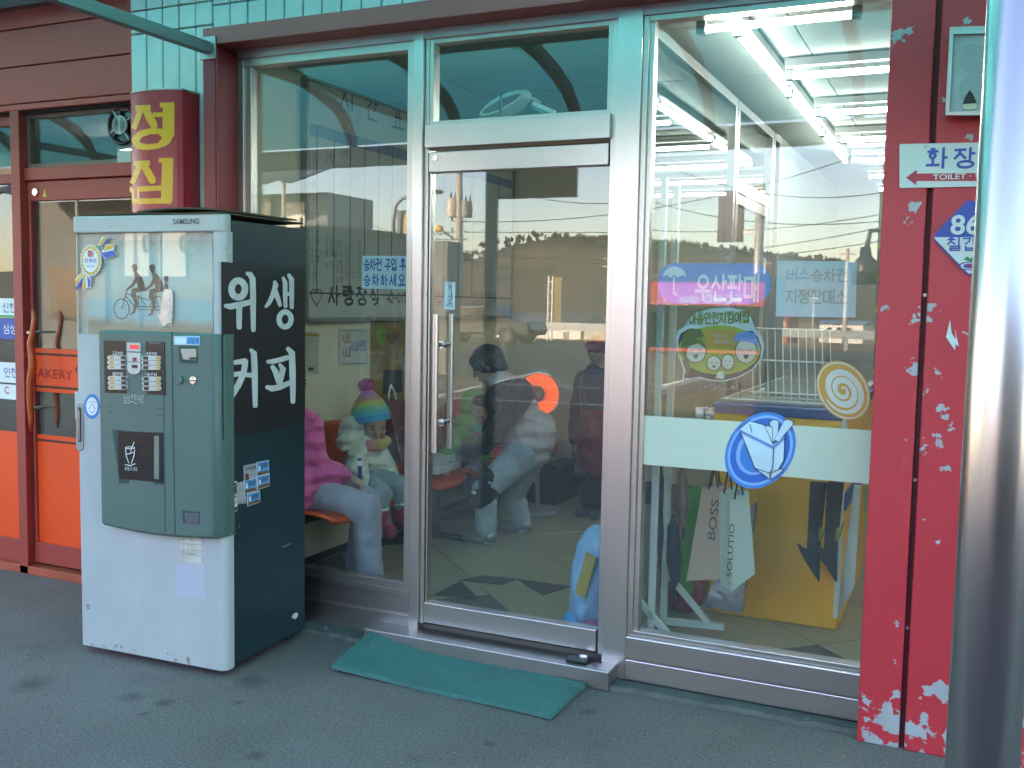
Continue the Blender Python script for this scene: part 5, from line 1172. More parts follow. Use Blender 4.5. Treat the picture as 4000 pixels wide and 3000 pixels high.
hc = P(1236, 1158, x=XW+.001); MB().tube([hc+Y_*(hrt(t)[0]*.0029)+Z_*(hrt(t)[1]*.0031) for t in [2*math.pi*i/30 for i in range(30)]], .003, 6, closed=True).build('heart_mark', mat('heart_red', '9a3a34', .5), tt)
text('사랑장식', P(1282, 1190, x=XW+.001), Y_, Z_, .10, INK, tt, .045, wid=.50, spacing=1.25)
text([('42-0178', P(1512, 1182, x=XW+.001))], None, Y_, Z_, .06, INK, tt, .02, wid=.26)
text([('배지 장판', P(1690, 1166, x=XW+.001)), ('도·버티칼', P(1690, 1196, x=XW+.001)), ('저보나청양대리점', P(1840, 1168, x=XW+.001)), ('사랑장식 42-0178', P(1840, 1198, x=XW+.001))], None, Y_, Z_, .045, INK, tt, -.01)
# posters and notices on the wall under the board
PX = XL+.004
def poster(name, label, pts, m_, y_off=0.0):
    o = thing(name, label, 'poster', P(*pts[3], x=PX)); q_ = [P(a, b, x=PX+y_off) for a, b in pts]
    MB().slab(q_, (.0015, 0, 0)).build('paper', m_, o); return o, q_
PAPW = mat('poster_white', (.50, .51, .50), .6, var=.05); PAPC = mat('poster_cream', (.42, .41, .34), .6, var=.08); PAPT = mat('poster_tan', '8a6f3e', .6, var=.12, vs=8)
o, q_ = poster('fare_notice', 'small cream fare table taped to the wall next to the vending machine', [(1180, 1290), (1247, 1300), (1243, 1460), (1180, 1452)], PAPC)
MB().slab([v+Vector((.0015, 0, 0)) for v in (P(1180, 1300, x=PX), P(1244, 1305, x=PX), P(1244, 1316, x=PX), P(1180, 1312, x=PX))], (.0006, 0, 0)).build('yellow_heading', mat('heading_yellow', 'a08a2a', .6), o)
text([(t, P(1192, y, x=PX+.001)) for t, y in (('시외 요금', 1334), ('30분', 1350), ('50분', 1366), ('20분', 1382), ('40분', 1398), ('10분', 1414))], None, Y_, Z_, .016, INK, o, -.02)
MB().box(PX+.0015, P(1205, 0, x=PX).y, P(1205, 1448, x=PX).z, PX+.0025, P(1226, 0, x=PX).y, P(1205, 1436, x=PX).z).build('qrless_stamp', INK, o).name = 'stamp'
o, q_ = poster('ticket_poster', 'white poster with red and blue bus ticket lettering on the waiting room wall', [(1326, 1283), (1440, 1287), (1434, 1425), (1323, 1428)], PAPW)
RDI = mat('poster_red', 'a83a34', .6); BLI = mat('poster_blue', '3a6aa8', .6); TLI = mat('poster_teal', '3a8a8a', .6)
for ya, yb in ((1290, 1292), (1418, 1420)): MB().slab([P(a, b, x=PX+.0016) for a, b in ((1333, ya), (1432, ya+1), (1432, yb+2), (1333, yb+1))], (.0006, 0, 0)).build('rule', TLI, o)
text('시외', P(1336, 1342, x=PX+.0015), Y_, Z_, .055, RDI, o, .012, wid=.078); text('시내', P(1336, 1398, x=PX+.0015), Y_, Z_, .055, RDI, o, .012, wid=.078); text('버스승차권판매', P(1370, 1374, x=PX+.0015), Y_, Z_, .058, BLI, o, .01, wid=.15)
o, q_ = poster('academy_poster', 'tan poster with a green splash and dark heading behind the toddler', [(1449, 1252), (1583, 1252), (1576, 1585), (1446, 1575)], PAPT)
gc = P(1490, 1310, x=PX+.0016); MB().slab([gc+Y_*(.055*math.cos(a)*(1+.18*math.sin(5*a)))+Z_*(.06*math.sin(a)*(1+.15*math.cos(4*a))) for a in [2*math.pi*i/28 for i in range(28)]], (.0006, 0, 0)).build('green_splash', mat('splash_green', '6a9a3a', .6), o)
text('선거아카데미', P(1486, 1328, x=PX+.0018), Y_, Z_, .042, INK, o, .01, wid=.20, lift=.002); text('개설안내', P(1520, 1346, x=PX+.0018), Y_, Z_, .028, INK, o, .0, wid=.11, lift=.002)
text([('민주정치 발전', P(1456, 1362+i*9, x=PX+.0018)) for i in range(8)], None, Y_, Z_, .010, mat('poster_brown_ink', '4a3a22', .7), o, -.02, lift=.002)
o, q_ = poster('black_notice', 'small black notice sheet hanging on the tan poster', [(1499, 1447), (1570, 1443), (1568, 1532), (1496, 1540)], mat('notice_black', (.025, .025, .028), .5), .006)
text([('안내 드립니다', P(1505, 1480+i*11, x=PX+.008)) for i in range(4)], None, Y_, Z_, .010, mat('notice_ink', (.35, .35, .35), .6), o, -.02, lift=.002)
# ------------------------------------------------------------------ row of orange seats
ORS = mat('orange_seat', 'b5451a', .38, var=.08, vs=4)
be = thing('waiting_bench', 'row of orange plastic seats on a steel beam along the side wall', 'bench', (-2.85, 1.3, ZF))
def seat_mesh(yc):
    g = MB(); pr_s = [(-2.60, .490), (-2.62, .515), (-2.70, .525), (-2.85, .515), (-2.95, .525), (-3.005, .57), (-3.03, .64), (-3.05, .74), (-3.062, .82), (-3.066, .85)]
    hw = [.19, .21, .22, .22, .22, .22, .22, .21, .17, .11]; nw = 8; n = len(pr_s)
    for k in (0, 1):
        for i, (x, z) in enumerate(pr_s):
            for j in range(nw+1):
                s_ = -1+2*j/nw; dip = .022*(1-s_*s_) if i < 5 else 0; bow = -.03*(1-s_*s_) if i >= 5 else 0
                g.v.append((x+bow-(.0 if k == 0 else .014)*(1 if i > 4 else 0), yc+s_*hw[i], z-dip-(.014 if k and i <= 4 else 0)))
    q = n*(nw+1)
    for i in range(n-1):
        for j in range(nw):
            a = i*(nw+1)+j; g.f += [(a, a+1, a+nw+2, a+nw+1), (q+a, q+a+nw+1, q+a+nw+2, q+a+1)]; g.m += [0, 0]
    ed = [j for j in range(nw+1)] + [i*(nw+1)+nw for i in range(1, n)] + [(n-1)*(nw+1)+j for j in range(nw-1, -1, -1)] + [i*(nw+1) for i in range(n-2, 0, -1)]
    for a, b in zip(ed, ed[1:]+ed[:1]): g.f.append((a, q+a, q+b, b)); g.m.append(0)
    return g
s0 = None
for k in range(6):
    yc = .22+k*.475
    if s0 is None: s0 = seat_mesh(0).build('seat', ORS, be, smooth=True); o = s0
    else: o = s0.copy(); COL.objects.link(o)
    o.location = (0, yc, 0)
MB().box(-2.86, .02, .44, -2.80, 2.85, .49).build('beam', mat('bench_beam', (.03, .03, .032), .5), be, bevel=.004)
for y in (.06, 1.4, 2.75): MB().box(-2.85, y, ZF, -2.81, y+.04, .44).box(-3.0, y-.001, ZF, -2.62, y+.041, ZF+.03).build('leg', MATS['bench_beam'], be, bevel=.004)
MB().box(-3.05, .05, .18, -3.03, 2.9, .43).build('back_board', CREAM, be)
# things on the seats
rb = thing('red_shopping_bag', 'tall dark red paper bag with cord handles standing on the seats', 'bag', (-2.9, 1.1, .53))
MAR = mat('maroon_paper', '5c1a20', .45, var=.1, vs=5)
c_ = [P(1463, 1562, x=-2.98), P(1530, 1557, x=-2.98), P(1592, 1795, x=-2.86), P(1515, 1803, x=-2.86)]
MB().slab(c_, (.10, -.02, 0)).build('bag_body', MAR, rb, bevel=.006)
fr_ = [v+Vector((.101, -.02, 0)) for v in c_]; ex = (fr_[1]-fr_[0]).normalized(); ez = (fr_[0]-fr_[3]).normalized()
text('Dallo', fr_[0]+ex*.02-ez*.17, ex, ez, .04, mat('gold_print', '9a6a34', .4), rb, .01, wid=.11)
MB().tube([fr_[0].lerp(fr_[1], t)+Vector((-.03, 0, .0))+Vector((0, 0, h_)) for t, h_ in ((.3, -.005), (.33, .05), (.42, .085), (.55, .06), (.68, .03), (.72, -.005))], .006, 8).build('cord_handle', WHITE, rb, smooth=True)
PAPB = mat('white_carton', (.55, .56, .57), .5, var=.05)
tag(MB().box(-2.88, 1.17, .525, -2.68, 1.44, .57).build('carton', PAPB, None, bevel=.003), 'lower flat white box on the seat beside the red bag', 'box')
tag(MB().box(-2.86, 1.15, .572, -2.70, 1.42, .607).build('carton', PAPB, None, bevel=.003), 'upper flat white box stacked on the seat beside the red bag', 'box')
# radiant heater
ht = thing('radiant_heater', 'round fan-shaped electric heater glowing orange behind the boy', 'heater', (-2.5, 2.3, ZF))
hc = Vector((-2.545, 2.25, .905)); hn = Vector((.62, -.78, .02)).normalized(); ha = hn.cross(Z_).normalized(); hb = ha.cross(hn)*-1
GLOW = mat('heater_glow', (1, .13, .015), .4, emit=.17, var=.05)
g = MB(); prv = None
for i, (r_, d_) in enumerate([(.02, -.05), (.08, -.035), (.13, 0), (.142, .02)]):
    g.v += [tuple(hc+hn*d_+(ha*math.cos(a)+hb*math.sin(a))*r_) for a in [2*math.pi*k/36 for k in range(36)]]
    if i:
        b0 = (i-1)*36
        for k in range(36): g.f.append((b0+k, b0+(k+1) % 36, b0+36+(k+1) % 36, b0+36+k)); g.m.append(0)
g.build('reflector', GLOW, ht, smooth=True)
g = MB().tube([hc+hn*.022+(ha*math.cos(a)+hb*math.sin(a))*.144 for a in [2*math.pi*k/40 for k in range(40)]], .006, 8, closed=True); g.build('rim', CHROME, ht, smooth=True)
WIR = mat('grille_wire', (.25, .10, .05), .4)
for k in range(36):
    a = 2*math.pi*k/36; d_ = ha*math.cos(a)+hb*math.sin(a); MB().tube([hc+hn*.045+d_*.024, hc+hn*.04+d_*.10, hc+hn*.024+d_*.142], .0022, 4).build('grille_wire', WIR, ht)
for r_ in (.085, .115): MB().tube([hc+hn*.043+(ha*math.cos(a)+hb*math.sin(a))*r_ for a in [2*math.pi*k/32 for k in range(32)]], .0012, 4, closed=True).build('grille_ring', WIR, ht)
MB().disc(hc+hn*.02, hn, .026, .026, 24).build('element_cap', mat('heater_cap', (.40, .34, .30), .4, .3), ht, bevel=.004)
MB().disc(hc-hn*.10, hn, .085, .06, 28).build('motor_housing', mat('heater_grey', (.30, .31, .32), .4), ht, bevel=.01)
MB().tube([hc-hn*.08+Vector((0, 0, -.06)), Vector((-2.56, 2.33, ZF+.03))], .016, 12).build('stand', MATS['heater_grey'], ht)
MB().disc((-2.56, 2.33, ZF), (0, 0, 1), .14, .035, 32).build('base', MATS['heater_grey'], ht, bevel=.01)
# dark green chest with a folded cloth
a, b = P(2000, 1940, y=2.62), P(2172, 1835, y=2.62)
ch = thing('storage_chest', 'dark green chest against the back wall of the waiting room', 'chest', ((a.x+b.x)/2, 2.8, ZF))
MB().box(a.x, 2.62, ZF, b.x, 2.98, b.z).build('box', mat('dark_green_vinyl', (.012, .028, .022), .4), ch, bevel=.012)
MB().box(a.x-.01, 2.61, b.z+.002, b.x+.01, 2.985, b.z+.035).build('lid', MATS['dark_green_vinyl'], ch, bevel=.01)
MB().box(a.x+.06, 2.63, b.z+.036, b.x-.03, 2.9, b.z+.065).build('cushion', mat('tan_cushion', '7a7260', .8), ch, bevel=.02)
# blue plastic sack by the door
bs = thing('blue_sack', 'knotted blue plastic sack with yellow tape on the floor behind the door', 'sack', (-1.44, .30, ZF))
BLP = mat('blue_plastic', '86a6cc', .35, var=.14, vs=9, bump=.5, bs=16)
g = MB(); sec = [(0, .07), (.02, .105), (.10, .118), (.22, .112), (.32, .095), (.40, .07), (.44, .04), (.46, .012)]; nn = 20
for i, (z, r_) in enumerate(sec):
    for k in range(nn):
        a = 2*math.pi*k/nn; rr = r_*(1+.10*math.sin(3*a+z*9)+.05*math.sin(7*a+z*20)); g.v.append((-1.42+rr*math.cos(a)+.03*z, .28+rr*math.sin(a), ZF+z))
for i in range(len(sec)-1):
    for k in range(nn): g.f.append((i*nn+k, i*nn+(k+1) % nn, (i+1)*nn+(k+1) % nn, (i+1)*nn+k)); g.m.append(0)
g.f += [tuple(range(nn-1, -1, -1)), tuple((len(sec)-1)*nn+k for k in range(nn))]; g.m += [0, 0]
sk_ = g.build('sack_body', BLP, bs, smooth=True); sb2 = sk_.modifiers.new('sub', 'SUBSURF'); sb2.levels = sb2.render_levels = 3
ctex = bpy.data.textures.new('creases', 'VORONOI'); ctex.noise_scale = .06; dm = sk_.modifiers.new('creases', 'DISPLACE'); dm.texture = ctex; dm.strength = -.014; dm.mid_level = .4; dm.texture_coords = 'LOCAL'
MB().slab([(-1.465, .172, .28), (-1.415, .168, .26), (-1.375, .178, .44), (-1.42, .185, .46)], (0, -.006, 0)).build('tape_strip', mat('yellow_tape', 'a88a3a', .4), bs)
MB().ell((-1.47, .23, ZF+.04), (.07, .06, .05), 14, 8).build('knot', mat('cyan_plastic', '4a9ac8', .35), bs, smooth=True)
MB().ell((-1.40, .20, ZF+.035), (.06, .05, .045), 14, 8).build('pink_bundle', mat('pink_plastic', 'b05a8a', .4), bs, smooth=True)
# cable and power strip lying on the header inside the transom
cbk = thing('cable_coil', 'tied coil of white cable lying on the door header', 'cable', (-1.75, .10, 2.235))
CBL = mat('cable_white', (.55, .58, .55), .45)
c0 = P(1965, 430, y=.10)
for k in range(6):
    pts = []
    for i in range(28):
        t = 2*math.pi*i/28; pts.append(c0+Vector((math.cos(t)*(.095+.004*k), .008*k-.02, (math.sin(t)*(.022+.005*k)+.02)+.35*math.cos(t)*(.095))))
    MB().tube(pts, .0045, 6, closed=True).build('cable_loop', CBL, cbk, smooth=True)
MB().tube([c0+Vector((.07, 0, .05)), P(2045, 385, y=.1), P(2085, 385, y=.10), P(2110, 400, y=.1)], .005, 6).build('cable_end', CBL, cbk, smooth=True)
MB().tube([c0+Vector((0, -.025, -.02)), c0+Vector((.005, -.03, .06))], .004, 6).build('tie', BLACK, cbk)
ps = thing('power_strip', 'small white box-shaped power strip beside the cable coil', 'power strip', P(2120, 440, y=.1))
a, b = P(2075, 410, y=.10), P(2155, 445, y=.10); d_ = (b-a).normalized(); n_ = Vector((-d_.z, 0, d_.x))
MB().slab([a, b, b-n_*-.018, a-n_*-.018], (0, .035, 0)).build('strip_body', WHITE, ps, bevel=.003)
MB().slab([a+Vector((0, -.001, -.001)), b+Vector((0, -.001, -.001)), b+n_*-.012+Vector((0, -.001, 0)), a+n_*-.012+Vector((0, -.001, 0))], (0, .03, 0)).build('strip_side', mat('strip_teal', '3a7a80', .4), ps)

# ------------------------------------------------------------------ store: fluorescent lamps
TUBL = mat('fluorescent_tube', (1.0, 1.0, .93), .3, emit=6.0, var=0)
HOUS = mat('lamp_housing', (.24, .26, .25), .4, var=.04)
def lamp(loc, length, rz, label):
    t = thing('fluorescent_lamp', label, 'lamp', loc, rz, 'fluorescent lamps on the store ceiling', local=True); h_ = length/2
    MB().tube([(-h_+.02, 0, 0), (h_-.02, 0, 0)], .0135, 12).build('tube', TUBL, t, smooth=True)
    MB().box(-h_-.02, -.020, .040, h_+.02, .020, .078).build('housing', HOUS, t, bevel=.004)
    for s_ in (-1, 1): MB().box(s_*h_-.018, -.016, -.018, s_*h_+.018, .016, .03).build('end_cap', HOUS, t, bevel=.003)
    return t
L1 = lamp((-.70, .10, 2.545), .56, 0, 'short fluorescent lamp nearest the window, right across the top of the glass')
for k, (y, lb) in enumerate(((.78, 'lengthwise fluorescent lamp nearest the window'), (1.98, 'second lengthwise fluorescent lamp from the window'), (3.20, 'third lengthwise fluorescent lamp, farthest from the window'))):
    if k == 0: LL = lamp((-.862, y, 2.545), 1.18, math.pi/2, lb)
    else: dup(LL, (-.862, y, 2.545), lb)
for k, y in enumerate((1.0, 1.93, 2.86, 3.78, 4.7, 5.6)):
    lb = 'crosswise fluorescent lamp, %s from the window' % ('first', 'second', 'third', 'fourth', 'fifth', 'sixth')[k]
    if k == 0: LC = lamp((-.20, y, 2.545), 1.2, 0, lb)
    else: dup(LC, (-.20, y, 2.545), lb)
for k, y in enumerate((1.93, 3.78, 5.6)): dup(LC, (1.3, y, 2.545), 'crosswise fluorescent lamp over the far right aisle, %s from the window' % ('first', 'second', 'third')[k])
# chest freezer
FY = mat('freezer_yellow', 'ffb000', .40, var=.06, vs=3); FB = mat('freezer_blue', '2a4a8a', .4)
fz = thing('chest_freezer', 'yellow chest freezer with blue rim and sliding glass lids', 'freezer', (-.74, 1.6, ZF))
MB().box(-1.035, .75, ZF+.0, -.46, 2.6, 1.02).build('body', FY, fz, bevel=.008)
MB().box(-1.04, .745, 1.02, -.455, 2.605, 1.065).build('rim', FB, fz, bevel=.006)
MB().box(-1.02, .80, 1.066, -.475, 2.58, 1.082).build('lid_frame', mat('lid_grey', (.3, .31, .32), .4), fz, bevel=.004)
for y in (.84, 1.7): MB().box(-.99, y, 1.083, -.505, y+.82, 1.089).build('sliding_lid', GLASS2, fz)
MB().box(-.468, .80, .62, -.452, 2.55, .70).build('side_stripe', FB, fz)
# wire basket rack on the freezer
wb = thing('wire_rack', 'white wire rack standing on the freezer lid', 'wire rack', (-.75, 1.3, 1.09))
WW = mat('white_wire', (.60, .60, .55), .4)
for k in range(11): t = k/10; MB().tube([(-.92+.36*t, 1.05, 1.09), (-.95+.36*t, 1.12, 1.40)], .003, 6).build('upright_wire', WW, wb)
for (z, y) in ((1.10, 1.052), (1.25, 1.085), (1.40, 1.12)): MB().tube([(-.94-.02*(z-1.1)/.3, y, z), (-.55-.02*(z-1.1)/.3, y, z)], .004, 6).build('cross_wire', WW, wb)
for x in (-.92, -.56): MB().tube([(x, 1.05, 1.09), (x, 1.35, 1.095)], .004, 6).build('foot_wire', WW, wb)
# white display stand with hanging bags
RKM = mat('stand_white', (.62, .61, .54), .4)
rk = thing('display_stand', 'white steel display stand with angled feet just inside the store window', 'display stand', (-1.0, .4, ZF))
def bar(mb, p, q_, t=.011):
    p, q_ = Vector(p), Vector(q_); d = (q_-p); u = d.cross(Vector((0, 1, 0))); u = u.normalized()*t if u.length > 1e-6 else Vector((t, 0, 0)); v = d.normalized().cross(u)
    return mb.obox((p+q_)/2, d/2, u, v)
A_ = P(2592, 2425, y=.42); B_ = P(2832, 2448, y=.42); C_ = P(2592, 2150, y=.42)
bar(MB(), A_, B_, .013).build('foot', RKM, rk); bar(MB(), (A_.x, .42, 2.0), A_, .013).build('upright', RKM, rk); bar(MB(), P(2605, 2240, y=.42), P(2770, 2435, y=.42), .011).build('brace', RKM, rk)
bar(MB(), P(2478, 2325, y=.13), P(2620, 2490, y=.13), .012).build('brace', RKM, rk); bar(MB(), (-1.115, .13, 2.0), (-1.115, .13, ZF), .012).build('upright', RKM, rk); bar(MB(), (-1.115, .13, ZF+.02), (-.95, .13, ZF+.02), .012).build('foot', RKM, rk)
for z in (1.075+.09, 1.50): MB().box(-1.11, .12, z, P(2665, 0, y=.2).x, .44, z+.02).build('shelf', RKM, rk, bevel=.003)
for k in range(6): x = -.97+.028*k; MB().tube([(x, .40, 1.165), (x, .16, 1.17), (x+.02, .10, 1.195)], .003, 6).build('hook', CHROME, rk)
MB().tube([(-1.11, .30, .96), (-.72, .30, .96)], .008, 8).build('hang_rail', CHROME, rk)
def bag(name, label, front, depth, m_, ms, handle=True, rail=None):
    """paper bag hanging by its handles: front face corners TL TR BR BL, depth vector"""
    o = thing(name, label, 'bag', sum(front, Vector())/4); d = Vector(depth)
    bk_ = [v+d for v in front]; mid = [(a+b)/2 for a, b in zip(front, bk_)]; ex = (front[1]-front[0]).normalized()
    g = MB()
    g.add(front+[front[0]+d, front[1]+d, front[2]+d, front[3]+d, mid[0]+ex*.018, mid[3]+ex*.0, mid[1]-ex*.018, mid[2]-ex*.0],
          [(0, 1, 2, 3), (5, 4, 7, 6), (0, 3, 9, 8), (8, 9, 7, 4), (2, 1, 10, 11), (11, 10, 5, 6), (3, 2, 6, 7)], 0)
    b_ = g.build('bag_body', [m_, ms], o); so_ = b_.modifiers.new('solid', 'SOLIDIFY'); so_.thickness = .002
    if handle:
        for e0 in (front, bk_):
            p, q_ = e0[0].lerp(e0[1], .28), e0[0].lerp(e0[1], .72); mx = (p+q_)/2+Vector((0, 0, .10))
            MB().tube([p+Vector((0, 0, -.01)), p.lerp(mx, .7), mx, q_.lerp(mx, .7), q_+Vector((0, 0, -.01))], .004, 6).build('handle', mat('bag_cord', (.03, .035, .035), .7), o, smooth=True)
    return o, ex
TAN = mat('tan_paper', 'c4a288', .55, var=.06); CRM = mat('cream_paper', 'c8ccba', .5, var=.05); GRN = mat('green_paper', '36a032', .5, var=.08)
Yb = .36
fb = [P(2672, 1910, y=Yb+.10), P(2705, 1905, y=Yb+.14), P(2672, 2330, y=Yb+.12), P(2655, 2320, y=Yb+.08)]
bag('green_bag', 'narrow bright green paper bag hanging leftmost on the stand', fb, (.02, .07, 0), GRN, GRN, False)
fb = [P(2745, 1905, y=Yb), P(2830, 1895, y=Yb), P(2828, 2260, y=Yb), P(2682, 2268, y=Yb)]
o, ex = bag('tan_bag', 'tan paper bag with dark vertical lettering hanging on the stand', fb, (-.01, .08, 0), TAN, TAN)
text('BOSS', P(2792, 2110, y=Yb-.002), (.07, 0, 1), (-1, 0, .07), .040, mat('bag_ink', (.10, .09, .08), .6), o, .006, wid=.17)
fb = [P(2850, 1950, y=Yb-.06), P(2922, 1915, y=Yb-.06), P(2948, 2240, y=Yb-.06), P(2855, 2310, y=Yb-.06)]
o, ex = bag('cream_bag', 'cream paper bag with slanted dark lettering hanging in front of the freezer', fb, (-.055, .05, .01), CRM, CRM)
text('SOLUTIO', P(2858, 2255, y=Yb-.062), (.02, 0, 1), (-1, 0, .04), .028, MATS['bag_ink'], o, .004, wid=.22); text([('11', P(2852, 2290, y=Yb-.063))], None, (.8, 0, .5), (-.5, 0, .8), .018, MATS['bag_ink'], o, .01)
fb = [P(2860, 2080, y=Yb+.06), P(2952, 1960, y=Yb+.06), P(2895, 2395, y=Yb+.06), P(2750, 2370, y=Yb+.06)]
SILV = mat('silver_foil', (.42, .42, .44), .28, .8, var=.25, vs=14, bump=.9, bs=14)
bag('silver_bag', 'crumpled silver foil bag hanging behind the cream bag', fb, (0, .05, 0), SILV, SILV, False)
for k, (x0, x1, y0, y1, m_, lb) in enumerate([(2640, 2690, 1835, 2060, mat('checked_wrap', '7a5a4a', .4, var=.3, vs=40), 'folded checked umbrella hanging at the left of the stand'), (2600, 2660, 2030, 2300, mat('navy_cloth', '1c2834', .6), 'folded navy umbrella hanging low on the stand'), (2560, 2600, 1840, 2250, mat('black_cloth', (.02, .022, .025), .6), 'folded black umbrella hanging next to the window edge')]):
    a, b = P((x0+x1)/2, y0, y=.30+.06*k), P((x0+x1)/2+4, y1, y=.30+.06*k); r_ = (x1-x0)/FPX*4.2/2
    o = thing('folded_umbrella', lb, 'umbrella', b); L_ = (a-b).length
    MB().tube([a+Vector((0, 0, .02)), a, a.lerp(b, .1), a.lerp(b, .6), a.lerp(b, .92), b], [.006, .01, r_*.8, r_, r_*.5, .006], 9).build('wrapped_canopy', m_, o)
    MB().tube([b, b-Vector((0, 0, .05))], .007, 8).build('tip', BLACK, o)
sv = thing('foil_pouch', 'pair of clear foil pouches hanging from the hooks', 'pouch', P(2740, 1620, y=.2))
for k in range(2): a, b = P(2715+k*38, 1590, y=.2), P(2750+k*38, 1640, y=.2); MB().slab([(a.x, .2, a.z), (b.x, .2, a.z), (b.x-.002, .2, b.z), (a.x+.002, .2, b.z)], (0, .012, 0)).build('pouch', SILV, sv, bevel=.003)
tag(MB().ell((P(2690, 2330, y=.75).x, .66, ZF+.12), (.10, .06, .115), 14, 10).build('red_bundle', mat('red_vinyl', '8a1f30', .4, var=.2, vs=10, bump=.4, bs=12), None, smooth=True), 'round red vinyl bundle on the floor behind the white stand', 'bundle')
# hanging black and yellow cloths on a stand at the right
hk = thing('cloth_rack', 'white rack with hanging cloths beside the freezer', 'rack', (-.4, .62, ZF))
MB().box(-.462, .60, ZF+.1, -.445, .66, 1.2).build('upright', RKM, hk); MB().tube([(-.62, .62, .90), (-.33, .62, .90)], .006, 8).build('rail', CHROME, hk)
CLB = mat('black_mesh_cloth', (.022, .022, .018), .6, var=.6, vs=160, bump=.6, bs=160, col2=(.09, .09, .06), thr=.60); CLY = mat('yellow_trim', '8f8a1a', .6); CLG = mat('green_trim', '3a8a1c', .6)
for k, (xa, lb) in enumerate(((3155, 'left of two black pointed cloths hanging by the freezer'), (3222, 'right of two black pointed cloths hanging by the freezer'))):
    yy = .60-.02*k; o = thing('hanging_cloth', lb, 'cloth', P(xa+20, 2200, y=yy))
    p = [P(xa+8, 1880, y=yy), P(xa+75, 1885, y=yy), P(xa+50, 2100, y=yy), P(xa+45, 2280, y=yy), P(xa-20, 2180, y=yy), P(xa-45, 2120, y=yy), P(xa-5, 2150, y=yy)]
    MB().slab(p, (0, .022, 0)).build('cloth', CLB, o, bevel=.008, seg=3)
    MB().slab([P(a_, b_, y=yy-.002) for a_, b_ in ((xa+45, 2060), (xa+57, 2060), (xa+50, 2110), (xa+40, 2110))], (0, .002, 0)).build('tag', CLY, o)
    MB().slab([P(a_, b_, y=yy-.003) for a_, b_ in ((xa+72, 2040), (xa+80, 2030), (xa+55, 2110), (xa+52, 2100))], (0, .002, 0)).build('edge', CLG, o)
yt = thing('yellow_tie_cloth', 'yellow chevron patterned cloth hanging near the red pillar', 'cloth', P(3390, 2100, y=.45))
p = [P(3372, 1895, y=.45), P(3415, 1900, y=.45), P(3402, 2110, y=.45), P(3378, 2110, y=.45)]
MB().slab(p, (0, .008, 0)).build('cloth', mat('yellow_cloth', '97902a', .6, var=.15, vs=30), yt)
for k in range(8):
    t = (k+.4)/8; a, b = p[0].lerp(p[3], t), p[1].lerp(p[2], t); m_ = (a+b)/2+Vector((0, 0, .012)); MB().slab([a+Vector((0, -.002, 0)), m_+Vector((0, -.002, 0)), b+Vector((0, -.002, 0)), b+Vector((0, -.002, -.006)), m_+Vector((0, -.002, -.006)), a+Vector((0, -.002, -.006))], (0, .001, 0)).build('chevron', mat('chevron_grey', (.3, .3, .28), .6), yt)
cs = thing('clear_case', 'white edged display panel leaning beside the freezer', 'display panel', (-.40, .62, ZF))
MB().slab([P(3335, 1895, y=.68), P(3362, 1898, y=.68), P(3338, 2290, y=.68), P(3270, 2412, y=.68), P(3285, 2290, y=.68)], (0, .02, 0)).build('panel', mat('panel_white', (.55, .55, .52), .4), cs, bevel=.003)
# product shelf at the right
ps_ = thing('product_shelf', 'tall store shelf of small goods beside the red pillar', 'shelf', (-.3, 2.6, ZF))
SHM = mat('shelf_grey', (.40, .41, .38), .5)
MB().box(-.52, 2.9, ZF, .6, 2.93, 2.0).build('back_panel', SHM, ps_)
cols6 = ['6a8a2a', '8a4a30', '9a8a2a', '5a4a6a', '7a7a72', 'a05a2a', '4a6a3a', '8a2a30']; rs = random.Random(11)
for k in range(9):
    z = ZF+.25+k*.19; MB().box(-.52, 2.62, z, .6, 2.9, z+.018).build('shelf_board', SHM, ps_, bevel=.002)
    MB().box(-.52, 2.608, z-.012, .6, 2.619, z+.022).build('price_rail', mat('rail_green', '7a8a3a', .5) if k % 2 else mat('rail_yellow', 'a89a3a', .5), ps_)
nth = ['first', 'second', 'third', 'fourth', 'fifth', 'sixth', 'seventh', 'eighth', 'ninth']
for k in range(3, 9):
    z = ZF+.25+k*.19+.0185; x = -.505
    for i in range(3):
        wd = rs.uniform(.07, .11); hh = rs.uniform(.09, .15); c = cols6[(k*3+i) % 8]
        tag(MB().box(x, 2.64, z, x+wd, 2.80, z+hh).build('product_box', mat('pack_'+c, c, .4, var=.2, vs=20), None, bevel=.003), '%s product box from the left on the %s shelf up beside the red pillar' % (nth[i], nth[k]), 'box', 'goods on the store shelf'); x += wd+.015
